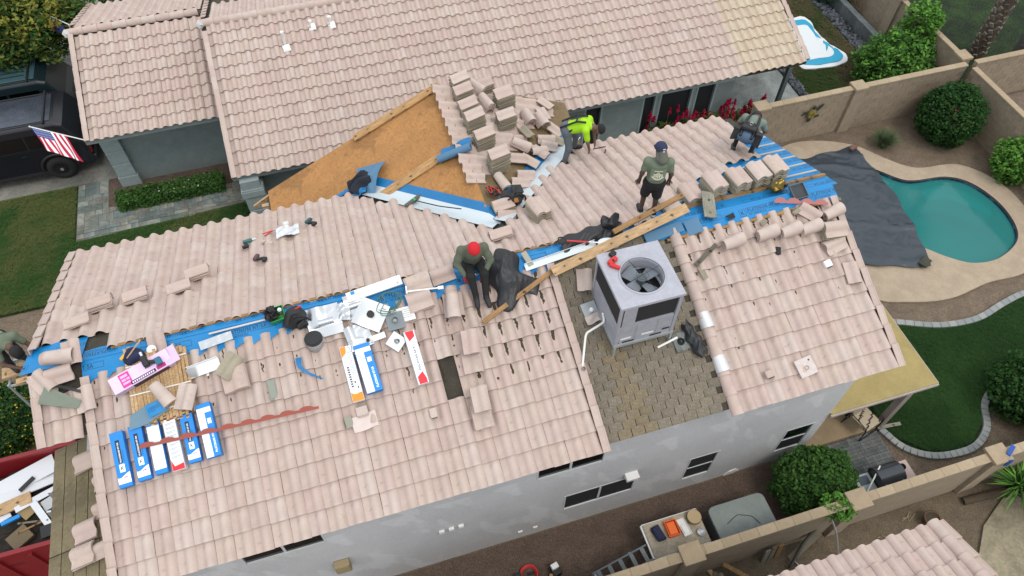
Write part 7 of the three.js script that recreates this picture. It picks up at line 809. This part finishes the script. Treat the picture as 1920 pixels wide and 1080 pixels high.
// ================= flags =================
{
  const us = canvasTex(380, 200, (x, w, h) => { for (let i = 0; i < 13; i++) { x.fillStyle = i % 2 ? '#e8e6ea' : '#b3203c'; x.fillRect(0, i * h / 13, w, h / 13 + 1); } x.fillStyle = '#2a3b78'; x.fillRect(0, 0, w * 0.4, h * 7 / 13); x.fillStyle = '#e8e8f0'; for (let r = 0; r < 9; r++) for (let c = 0; c < (r % 2 ? 5 : 6); c++) { x.beginPath(); x.arc(12 + c * 25 + (r % 2 ? 12 : 0), 8 + r * 11.3, 3.2, 0, 7); x.fill(); } });
  const az = canvasTex(300, 200, (x, w, h) => { x.fillStyle = '#1d2b52'; x.fillRect(0, 0, w, h); for (let i = 0; i < 13; i++) { x.fillStyle = i % 2 ? '#d8a53a' : '#b8322e'; const a0 = PI + i * PI / 13, a1 = PI + (i + 1) * PI / 13; x.beginPath(); x.moveTo(w / 2, h / 2); x.lineTo(w / 2 + 400 * Math.cos(a0), h / 2 + 400 * Math.sin(a0)); x.lineTo(w / 2 + 400 * Math.cos(a1), h / 2 + 400 * Math.sin(a1)); x.fill(); } x.fillStyle = '#c95a2c'; x.beginPath(); for (let i = 0; i < 10; i++) { const a = -PI / 2 + i * PI / 5, r = i % 2 ? 26 : 66; x.lineTo(w / 2 + r * Math.cos(a), h / 2 + r * Math.sin(a)); } x.fill(); });
  const flag = (label, a, b, m, drop, sw) => { const t = thing('house_flag', label, 'flag', a); const A = V(0, 0, 0), B = V(b[0] - a[0], b[1] - a[1], b[2] - a[2]); part(t, 'pole', tube([[0, 0, 0], [B.x, B.y, B.z]], 0.016, 4, 8), M.white); part(t, 'finial', sph(0.03, B.x, B.y, B.z), M.steel); const nx = 24, ny = 16, g = new THREE.PlaneGeometry(1, 1, nx, ny), p = g.attributes.position, u = g.attributes.uv; for (let i = 0; i < p.count; i++) { const s = p.getX(i) + 0.5, v = 0.5 - p.getY(i); const base = B.clone().multiplyScalar(0.98 - 0.62 * s); const f = 0.06 * Math.sin(s * 16 + v * 3) * v; p.setXYZ(i, base.x + sw[0] * v + f, base.y - drop * v * (0.7 + 0.3 * s) + f * 0.5, base.z + sw[1] * v + f); u.setXY(i, v, s); } for (let i = 0; i < u.count; i++) { const s = u.getY(i), v = u.getX(i); u.setXY(i, v, 1 - s * 0 - s); } g.computeVertexNormals(); part(t, 'cloth', g, m); return t; };
  flag('stars and stripes flag on a short pole from the green house', [-6.62, 2.42, -18.42], [-8.05, 2.62, -19.2], mat([1, 1, 1], 0.85, { map: us }), 0.42, [0.3, 0.72]);
  flag('state flag with copper star and red yellow rays by the ridge end', [-6.62, 3.2, -22.6], [-7.95, 3.35, -23.9], mat([1, 1, 1], 0.85, { map: az }), 0.3, [0.2, 0.55]);
}
{ const t = thing('reed_fence', 'brown stick fence at the top edge behind the shrub', 'fence', [19.95, 0, -20.2]); const g = cyl(0.02, 0.018, 1.5, 0, 0.75, 0, 0, 0, 0, 6); for (let k = 0; k < 26; k++) { const o = part(t, 'stick', g, k % 3 ? M.oldWood : M.pineDark); o.position.z = -k * 0.09; o.rotation.z = rr(-0.04, 0.04); } part(t, 'wire_rail', [box(0.02, 0.02, 2.4, 0, 0.4, -1.1), box(0.02, 0.02, 2.4, 0, 1.2, -1.1)], M.oldWood); }
one('stepping_stone', 'square grey stepping stone on pink gravel past the wall', 'paving stone', rbox(0.5, 0.06, 0.45, 0.02, 22.9, 0.035, -13.3), kerbM[0]);
// ================= the crew =================
// smooth union of tapered capsules, meshed on its own grid (surface nets)
function skinMesh(caps, cell, k = 0.03) {
  let lo = [9, 9, 9], hi = [-9, -9, -9]; for (const c of caps) for (const [p, r] of [[c[0], c[2]], [c[1], c[3]]]) for (let i = 0; i < 3; i++) { lo[i] = Math.min(lo[i], p[i] - r); hi[i] = Math.max(hi[i], p[i] + r); }
  lo = lo.map((v) => v - cell * 2); const n = lo.map((v, i) => Math.ceil((hi[i] + cell * 2 - v) / cell) + 1), F = new Float32Array(n[0] * n[1] * n[2]).fill(1), id = (x, y, z) => (z * n[1] + y) * n[0] + x;
  const pre = caps.map(([a, b, ra, rb, sx = 1]) => ({ a, d: [b[0] - a[0], b[1] - a[1], b[2] - a[2]], ra, rb, ll: Math.max(1e-9, (b[0] - a[0]) ** 2 + (b[1] - a[1]) ** 2 + (b[2] - a[2]) ** 2), sx }));
  for (let z = 0; z < n[2]; z++) for (let y = 0; y < n[1]; y++) for (let x = 0; x < n[0]; x++) { const p = [lo[0] + x * cell, lo[1] + y * cell, lo[2] + z * cell]; let s = 1; for (const c of pre) { const q = [p[0] - c.a[0], p[1] - c.a[1], p[2] - c.a[2]]; const t = Math.max(0, Math.min(1, (q[0] * c.d[0] + q[1] * c.d[1] + q[2] * c.d[2]) / c.ll)); const ex = (q[0] - c.d[0] * t) * c.sx, ey = q[1] - c.d[1] * t, ez = q[2] - c.d[2] * t; const d = Math.sqrt(ex * ex + ey * ey + ez * ez) - (c.ra + (c.rb - c.ra) * t); if (d > s + k) continue; const h = Math.max(0, k - Math.abs(s - d)) / k; s = Math.min(s, d) - h * h * k * 0.25; } F[id(x, y, z)] = s; }
  const vi = new Map(), pos = [], idx = []; const E8 = []; for (let i = 0; i < 8; i++) E8.push([i & 1, (i >> 1) & 1, (i >> 2) & 1]); const ED = []; for (let i = 0; i < 8; i++) for (let j = i + 1; j < 8; j++) if (E8[i].reduce((s, v, q) => s + Math.abs(v - E8[j][q]), 0) === 1) ED.push([i, j]);
  for (let z = 0; z < n[2] - 1; z++) for (let y = 0; y < n[1] - 1; y++) for (let x = 0; x < n[0] - 1; x++) { const v = E8.map(([a, b, c]) => F[id(x + a, y + b, z + c)]); let neg = 0; for (const q of v) if (q < 0) neg++; if (!neg || neg === 8) continue; let c = [0, 0, 0], m = 0; for (const [i, j] of ED) if ((v[i] < 0) !== (v[j] < 0)) { const t = v[i] / (v[i] - v[j]); for (let q = 0; q < 3; q++) c[q] += E8[i][q] + (E8[j][q] - E8[i][q]) * t; m++; } vi.set(id(x, y, z), pos.length / 3); pos.push(lo[0] + (x + c[0] / m) * cell, lo[1] + (y + c[1] / m) * cell, lo[2] + (z + c[2] / m) * cell); }
  for (let z = 1; z < n[2] - 1; z++) for (let y = 1; y < n[1] - 1; y++) for (let x = 1; x < n[0] - 1; x++) { const a = F[id(x, y, z)] < 0; const quad = (b, q) => { if (a === b) return; const w = q.map((k2) => vi.get(k2)); if (w.some((k2) => k2 === undefined)) return; if (a) idx.push(w[0], w[1], w[2], w[0], w[2], w[3]); else idx.push(w[0], w[2], w[1], w[0], w[3], w[2]); };
    quad(F[id(x + 1, y, z)] < 0, [id(x, y - 1, z - 1), id(x, y, z - 1), id(x, y, z), id(x, y - 1, z)]); quad(F[id(x, y + 1, z)] < 0, [id(x - 1, y, z - 1), id(x - 1, y, z), id(x, y, z), id(x, y, z - 1)]); quad(F[id(x, y, z + 1)] < 0, [id(x - 1, y - 1, z), id(x, y - 1, z), id(x, y, z), id(x - 1, y, z)]); }
  const g = new THREE.BufferGeometry(); g.setAttribute('position', new THREE.Float32BufferAttribute(pos, 3)); g.setIndex(idx); g.computeVertexNormals(); return g;
}
const L3 = (a, b, t) => a.map((v, i) => v + (b[i] - v) * t), add3 = (a, b) => a.map((v, i) => v + b[i]);
function handCaps(w, dir, side, curl = 0.5) { // palm, four fingers of unequal length, thumb from the side
  const d = V(...dir).normalize(), up = Math.abs(d.y) > 0.8 ? V(0, 0, 1) : V(0, 1, 0), s = d.clone().cross(up).normalize().multiplyScalar(side), n = s.clone().cross(d).normalize().multiplyScalar(side), P = (a, b, c) => [w[0] + d.x * a + s.x * b + n.x * c, w[1] + d.y * a + s.y * b + n.y * c, w[2] + d.z * a + s.z * b + n.z * c]; const L = [[P(0, -0.018, 0), P(0.075, -0.024, 0), 0.022, 0.016], [P(0, 0.018, 0), P(0.075, 0.024, 0), 0.022, 0.016]];
  [[-0.031, 0.062], [-0.011, 0.078], [0.011, 0.082], [0.031, 0.07]].forEach(([o, l]) => { const a = P(0.08, o, 0), b = P(0.08 + l * 0.55, o, -l * 0.25 * curl), c = P(0.08 + l * 0.85, o, -l * 0.75 * curl); L.push([a, b, 0.0095, 0.0085], [b, c, 0.0085, 0.0075]); }); L.push([P(0.02, 0.026, 0), P(0.055, 0.058, -0.012), 0.013, 0.0105], [P(0.055, 0.058, -0.012), P(0.085, 0.062, -0.026), 0.0105, 0.009]); return L;
}
function person(label, J, o) {
  const t = thing('person', label, 'person'); const sk = mat(o.skin ?? [0.13, 0.075, 0.052], 0.7);
  const body = [[J.pel, J.chest, 0.115, 0.135], [J.chest, J.neck, 0.12, 0.07], [J.neck, L3(J.neck, J.head, 0.7), 0.055, 0.06]];
  for (const s of ['L', 'R']) body.push([J['sh' + s], J['el' + s], 0.052, 0.042], [J['el' + s], J['wr' + s], 0.041, 0.029], [J.chest, J['sh' + s], 0.085, 0.055], [J['hip' + s], J['kn' + s], 0.082, 0.056], [J['kn' + s], J['an' + s], 0.055, 0.038], [J['an' + s], J['to' + s], 0.04, 0.034], [J.pel, J['hip' + s], 0.11, 0.09]);
  const parts = [skinMesh(body, 0.018)];
  for (const s of ['L', 'R']) { const d = J['wr' + s].map((v, i) => v - J['el' + s][i]); parts.push(skinMesh(handCaps(J['wr' + s], d, s === 'L' ? 1 : -1, o.curl ?? 0.6), 0.0065, 0.006)); }
  // head: skull, jaw, nose, brow, ears, lips, in the head's own axes
  const hq = new THREE.Quaternion().setFromEuler(new THREE.Euler(J.look?.[0] ?? 0, J.look?.[1] ?? 0, J.look?.[2] ?? 0, 'YXZ')), hm = new THREE.Matrix4().compose(V(...J.head), hq, V(1, 1, 1));
  const hc = [[[0, 0.03, -0.02], [0, 0.03, 0.02], 0.088, 0.084], [[0, -0.05, 0.03], [0, -0.075, 0.06], 0.055, 0.036], [[-0.03, 0, 0.06], [0.03, 0, 0.06], 0.035, 0.035], [[0, 0.0, 0.095], [0, -0.028, 0.112], 0.012, 0.015], [[-0.04, 0.022, 0.078], [0.04, 0.022, 0.078], 0.018, 0.018], [[-0.02, -0.058, 0.09], [0.02, -0.058, 0.09], 0.011, 0.011], [[-0.088, 0.012, -0.01], [-0.09, -0.03, -0.004], 0.016, 0.011], [[0.088, 0.012, -0.01], [0.09, -0.03, -0.004], 0.016, 0.011]];
  parts.push(skinMesh(hc, 0.009, 0.014).applyMatrix4(hm)); part(t, 'body', parts, sk);
  const onHead = (nm, g, m) => part(t, nm, g.applyMatrix4(hm), m);
  onHead('eyes', merge([sph(0.011, -0.034, 0.005, 0.09), sph(0.011, 0.034, 0.005, 0.09)]), M.black);
  if (o.hair) onHead('hair', skinMesh(o.hair, 0.012, 0.02), mat(o.hairC ?? [0.012, 0.010, 0.009], 0.9));
  if (o.cap) { const c = mat(o.cap, 0.85); const dome = new THREE.SphereGeometry(0.112, 20, 10, 0, PI * 2, 0, PI * 0.52).scale(1, 1.02, 1.12).translate(0, 0.045, 0); onHead('cap', o.capPlain ? dome : merge([dome, tf(new THREE.CylinderGeometry(0.1, 0.1, 0.012, 20, 1, false, -PI / 2, PI).scale(0.95, 1, 1.1), 0, 0.05, (o.back ? -1 : 1) * 0.07, 0.12, o.back ? PI : 0)]), c); if (o.capLogo) onHead('cap_logo', merge([box(0.05, 0.014, 0.003, 0, 0.06, -0.13), sph(0.013, 0.01, 0.02, -0.135, 1, 1, 0.3)]), M.white); }
  // clothes follow the same bones, a little wider
  const sh = [[J.pel, J.chest, 0.14, 0.15, 0.86], [J.chest, L3(J.chest, J.neck, 0.75), 0.138, 0.08, 0.86]]; for (const s of ['L', 'R']) { const cuff = L3(J['sh' + s], J['el' + s], o.sleeve ?? 0.62); sh.push([L3(J.chest, J['sh' + s], 0.3), J['sh' + s], 0.10, 0.076], [J['sh' + s], cuff, 0.074, 0.066]); if (o.long) sh.push([cuff, J['el' + s], 0.07, 0.062], [J['el' + s], L3(J['el' + s], J['wr' + s], 0.92), 0.06, 0.045]); }
  part(t, 'shirt', skinMesh(sh, 0.018, 0.045), mat(o.shirt, 0.9, { map: T.grain }));
  const tr = [[J.pel, L3(J.pel, J.chest, 0.15), 0.15, 0.14, 0.85]]; for (const s of ['L', 'R']) { tr.push([J.pel, J['hip' + s], 0.14, 0.115], [J['hip' + s], o.shorts ? L3(J['hip' + s], J['kn' + s], 0.85) : J['kn' + s], 0.11, o.shorts ? 0.095 : 0.075]); if (!o.shorts) tr.push([J['kn' + s], L3(J['kn' + s], J['an' + s], 0.93), 0.072, 0.058]); }
  part(t, o.shorts ? 'shorts' : 'trousers', skinMesh(tr, 0.018, 0.04), mat(o.trousers, 0.9, { map: T.grain }));
  for (const s of ['L', 'R']) { const a = J['an' + s], b = J['to' + s]; const sho = part(t, 'shoe', skinMesh([[add3(a, [0, -0.02, -0.0]), b, 0.056, 0.048], [a, add3(a, [0, 0.03, 0]), 0.05, 0.046]], 0.011, 0.02), mat(o.shoe ?? [0.02, 0.02, 0.022], 0.7)); if (o.sole) part(sho, 'sole', skinMesh([[add3(a, [0, -0.05, -0.02]), add3(b, [0, -0.025, 0.01]), 0.048, 0.046]], 0.012, 0.01), M.white); if (o.socks) part(t, 'sock', skinMesh([[L3(J['kn' + s], a, 0.55), a, 0.05, 0.044]], 0.012), mat(o.socks, 0.9)); if (o.gloves) part(t, 'glove', skinMesh(handCaps(J['wr' + s], J['wr' + s].map((v, i) => v - J['el' + s][i]), s === 'L' ? 1 : -1, 0.7).map(([p, q, r0, r1]) => [p, q, r0 + 0.004, r1 + 0.004]), 0.007, 0.008), mat(o.gloves, 0.8)); }
  return t;
}
const printM = mat([1, 1, 1], 0.9, { map: canvasTex(256, 256, (x, w, h) => { x.fillStyle = '#737f6b'; x.fillRect(0, 0, w, h); x.strokeStyle = x.fillStyle = '#f6f1da'; x.lineWidth = 11; x.beginPath(); x.arc(128, 138, 92, PI * 1.12, PI * 1.88); x.stroke(); x.beginPath(); x.arc(128, 138, 110, PI * 1.15, PI * 1.85); x.stroke(); for (let i = 0; i < 7; i++) { const a = PI * (1.1 + i * 0.133); x.beginPath(); x.moveTo(128, 190); x.lineTo(128 + 82 * Math.cos(a - 0.1), 150 + 82 * Math.sin(a - 0.1)); x.lineTo(128 + 82 * Math.cos(a + 0.1), 150 + 82 * Math.sin(a + 0.1)); x.fill(); } x.fillStyle = '#171a14'; x.beginPath(); x.ellipse(90, 176, 24, 12, 0.5, 0, 7); x.fill(); x.beginPath(); x.ellipse(166, 176, 24, 12, -0.5, 0, 7); x.fill(); x.fillStyle = '#e9e4cc'; x.fillRect(60, 200, 136, 14); }) });
const base = (f) => ({ pel: [0, 0.93, 0], chest: [0, 1.3, 0], neck: [0, 1.49, 0.02], head: [0, 1.63, 0.05], shL: [-0.19, 1.42, 0], shR: [0.19, 1.42, 0], elL: [-0.26, 1.14, -0.02], elR: [0.26, 1.14, -0.02], wrL: [-0.27, 0.9, 0.06], wrR: [0.27, 0.9, 0.06], hipL: [-0.09, 0.9, 0], hipR: [0.09, 0.9, 0], knL: [-0.1, 0.49, 0.03], knR: [0.1, 0.49, 0.03], anL: [-0.11, 0.08, 0], anR: [0.11, 0.08, 0], toL: [-0.13, 0.05, 0.15], toR: [0.13, 0.05, 0.15], ...f });
const olive = [0.17, 0.215, 0.15];
{ // standing on the ridge, back to us
  const p = person('person standing on the ridge in green shirt black shorts and navy cap', base({ look: [0.35, 0.35, 0], head: [0, 1.64, 0.06], anR: [0.13, 0.08, 0.06], toR: [0.16, 0.05, 0.2], knR: [0.12, 0.49, 0.08] }), { shirt: olive, trousers: [0.012, 0.012, 0.013], shorts: true, cap: [0.018, 0.028, 0.07], capLogo: true, sole: true, skin: [0.075, 0.045, 0.034], hair: [[[0, -0.02, -0.06], [0, -0.16, -0.08], 0.07, 0.09], [[-0.07, 0, 0], [-0.08, -0.15, -0.05], 0.03, 0.035], [[0.07, 0, 0], [0.08, -0.15, -0.05], 0.03, 0.035]], hairC: [0.11, 0.115, 0.095] });
  stand(p, FARS, 5.48, -8.60, PI - 0.35, -0.03); p.scale.setScalar(1.02);
  const pr = sheet(0.27, 0.29, 10, 10, (a, b) => 0.0 - a * a * 1.1); pr.rotateX(-PI / 2).translate(0, 1.24, -0.162); const q = part(p, 'shirt_print', pr, printM);
}
{ // bending over the valley in yellow
  const J = base({ pel: [0, 0.86, -0.16], chest: [0, 1.03, 0.20], neck: [0, 1.03, 0.40], head: [0, 0.98, 0.53], look: [1.1, 0, 0], shL: [-0.19, 1.05, 0.28], shR: [0.19, 1.05, 0.28], elL: [-0.24, 0.76, 0.36], elR: [0.2, 0.74, 0.42], wrL: [-0.17, 0.52, 0.40], wrR: [0.08, 0.49, 0.48], hipL: [-0.1, 0.84, -0.14], hipR: [0.1, 0.84, -0.14], knL: [-0.2, 0.47, -0.05], knR: [0.22, 0.46, 0.02], anL: [-0.29, 0.08, -0.12], anR: [0.3, 0.08, 0.0], toL: [-0.34, 0.05, 0.02], toR: [0.36, 0.05, 0.14] });
  const p = person('person in bright yellow shirt bending over the right valley flashing', J, { shirt: [0.42, 0.80, 0.015], trousers: [0.13, 0.155, 0.18], cap: [0.010, 0.010, 0.011], capPlain: true, sleeve: 0.7, skin: [0.15, 0.085, 0.06] });
  stand(p, FARS, 5.08, -11.62, 1.02, -0.05);
  part(p, 'harness', [tube([[-0.11, 0.93, -0.3], [-0.12, 1.19, 0.06], [-0.1, 1.2, 0.26]], 0.022, 14, 6), tube([[0.11, 0.93, -0.3], [0.12, 1.19, 0.06], [0.1, 1.2, 0.26]], 0.022, 14, 6), tube([[-0.12, 1.19, 0.05], [0.12, 1.19, 0.05]], 0.02, 6, 6), new THREE.TorusGeometry(0.165, 0.022, 6, 24).rotateX(0.9).translate(0, 0.92, -0.08)], M.black);
  part(p, 'hammer', [cyl(0.012, 0.012, 0.3, 0.06, 0.4, 0.6, 1.1, 0, 0), rbox(0.11, 0.03, 0.03, 0.008, 0.06, 0.33, 0.74)], M.dark);
}
{ // crouched on the blue membrane, harness and tool bags on the hips
  const J = base({ pel: [0, 0.64, -0.2], chest: [0, 0.74, 0.16], neck: [0, 0.72, 0.35], head: [0, 0.64, 0.46], look: [1.15, 0.2, 0], shL: [-0.19, 0.75, 0.23], shR: [0.19, 0.75, 0.23], elL: [-0.3, 0.52, 0.28], elR: [0.3, 0.52, 0.3], wrL: [-0.18, 0.30, 0.38], wrR: [0.2, 0.30, 0.4], hipL: [-0.11, 0.62, -0.2], hipR: [0.11, 0.64, -0.2], knL: [-0.19, 0.47, 0.16], knR: [0.2, 0.47, 0.14], anL: [-0.17, 0.08, -0.08], anR: [0.2, 0.08, -0.06], toL: [-0.2, 0.05, 0.07], toR: [0.24, 0.05, 0.09] });
  const p = person('person crouched on blue membrane wearing black harness and denim shorts', J, { shirt: [0.20, 0.26, 0.22], trousers: [0.10, 0.165, 0.255], shorts: true, cap: [0.02, 0.025, 0.03], socks: [0.012, 0.012, 0.013], skin: [0.14, 0.08, 0.056], shoe: [0.045, 0.045, 0.04] });
  stand(p, FARS, 8.50, -10.15, 2.35, -0.03); part(p, 'harness', [tube([[-0.12, 0.72, -0.34], [-0.13, 0.88, 0.0], [-0.1, 0.88, 0.2]], 0.03, 14, 6), tube([[0.12, 0.72, -0.34], [0.13, 0.88, 0.0], [0.1, 0.88, 0.2]], 0.03, 14, 6), rbox(0.3, 0.09, 0.3, 0.03, 0, 0.83, -0.12, 0.3), new THREE.TorusGeometry(0.175, 0.035, 6, 24).rotateX(0.9).translate(0, 0.74, -0.16)], M.black); for (const s of [-1, 1]) { const b = part(p, 'tool_pouch', jiggle(rbox(0.14, 0.26, 0.22, 0.03, s * 0.24, 0.64, -0.2, 0.4), 0.015, 20), M.black); part(b, 'pouch_flap', rbox(0.15, 0.04, 0.2, 0.012, s * 0.24, 0.78, -0.18, 0.4), M.dark); } part(p, 'harness_ring', new THREE.TorusGeometry(0.035, 0.008, 6, 16).translate(0, 0.91, -0.1), M.steel); part(p, 'knee_pad', sph(0.085, -0.19, 0.47, 0.2, 1, 1.2, 0.6), mat([0.5, 0.47, 0.44], 0.8));
}
{ // seated on the ridge with red cap
  const J = base({ pel: [0, 0.16, -0.05], chest: [0, 0.52, 0.05], neck: [0, 0.69, 0.12], head: [0, 0.8, 0.21], look: [0.75, 0.1, 0], shL: [-0.2, 0.62, 0.06], shR: [0.2, 0.62, 0.06], elL: [-0.31, 0.38, 0.16], elR: [0.29, 0.38, 0.18], wrL: [-0.18, 0.24, 0.36], wrR: [0.14, 0.25, 0.38], hipL: [-0.1, 0.13, 0], hipR: [0.1, 0.13, 0], knL: [-0.1, 0.3, 0.42], knR: [0.14, 0.3, 0.40], anL: [-0.05, -0.06, 0.62], anR: [0.13, -0.07, 0.64], toL: [-0.05, -0.14, 0.76], toR: [0.16, -0.15, 0.78] });
  const p = person('person in olive long sleeves and red cap seated on the ridge', J, { shirt: [0.13, 0.15, 0.105], long: true, trousers: [0.014, 0.014, 0.015], cap: [0.52, 0.012, 0.022], capPlain: true, gloves: [0.22, 0.014, 0.018], skin: [0.16, 0.09, 0.065] });
  stand(p, NEAR, 1.86, -8.19, -0.1, 0.0);
}
{ // at the left end, leaning over the roof edge from a board
  const J = base({ pel: [0, 0.9, -0.2], chest: [0, 1.08, 0.16], neck: [0, 1.07, 0.36], head: [0, 1.0, 0.48], look: [1.0, 0, 0], shL: [-0.19, 1.09, 0.24], shR: [0.19, 1.09, 0.24], elL: [-0.28, 0.82, 0.36], elR: [0.26, 0.82, 0.4], wrL: [-0.14, 0.66, 0.56], wrR: [0.12, 0.66, 0.6], hipL: [-0.1, 0.88, -0.18], hipR: [0.1, 0.88, -0.18], knL: [-0.12, 0.48, -0.08], knR: [0.12, 0.48, -0.06], anL: [-0.12, 0.08, -0.18], anR: [0.13, 0.08, -0.16], toL: [-0.14, 0.05, -0.03], toR: [0.15, 0.05, -0.01] });
  const p = person('person in green shirt leaning at the left edge of the picture', J, { shirt: olive, trousers: [0.03, 0.03, 0.035], cap: [0.014, 0.014, 0.015], gloves: [0.24, 0.02, 0.02], skin: [0.12, 0.07, 0.05] });
  p.position.set(-6.85, 4.1, -9.9); p.rotation.y = 0.75; const pr = sheet(0.27, 0.29, 10, 10, (a, b) => -a * a * 1.1); pr.rotateX(-0.38).translate(0, 1.178, -0.0); part(p, 'shirt_print', pr, printM);
  one('scaffold_plank', 'pale timber scaffold plank under the leaning person', 'plank', metreUV(rbox(1.1, 0.06, 0.26, 0.006, -6.75, 4.1 - 0.0, -9.75, 0, 0.1)).translate(0, -0.05, -0.2), M.pine);
  const sc = thing('scaffold', 'steel scaffold holding the plank at the left edge', 'scaffold', [-6.75, 0, -9.95]); for (const [x, z] of [[-0.45, -0.3], [0.45, -0.3], [-0.45, 0.3], [0.45, 0.3]]) part(sc, 'upright', cyl(0.025, 0.025, 4.0, x, 2.0, z, 0, 0, 0, 8), M.lead); for (const y of [1.2, 2.5, 3.95]) part(sc, 'ledger', [box(0.94, 0.04, 0.04, 0, y, -0.3), box(0.94, 0.04, 0.04, 0, y, 0.3), box(0.04, 0.04, 0.6, -0.45, y, 0), box(0.04, 0.04, 0.6, 0.45, y, 0)], M.lead);
  const bo = thing('edge_timber', 'pale timber jutting out from the left roof edge', 'timber', [-6.15, 4.98, -8.98], 0.1); part(bo, 'timber_body', metreUV(rbox(0.75, 0.05, 0.12, 0.004)), M.pine);
}
renderer.render(scene, camera);
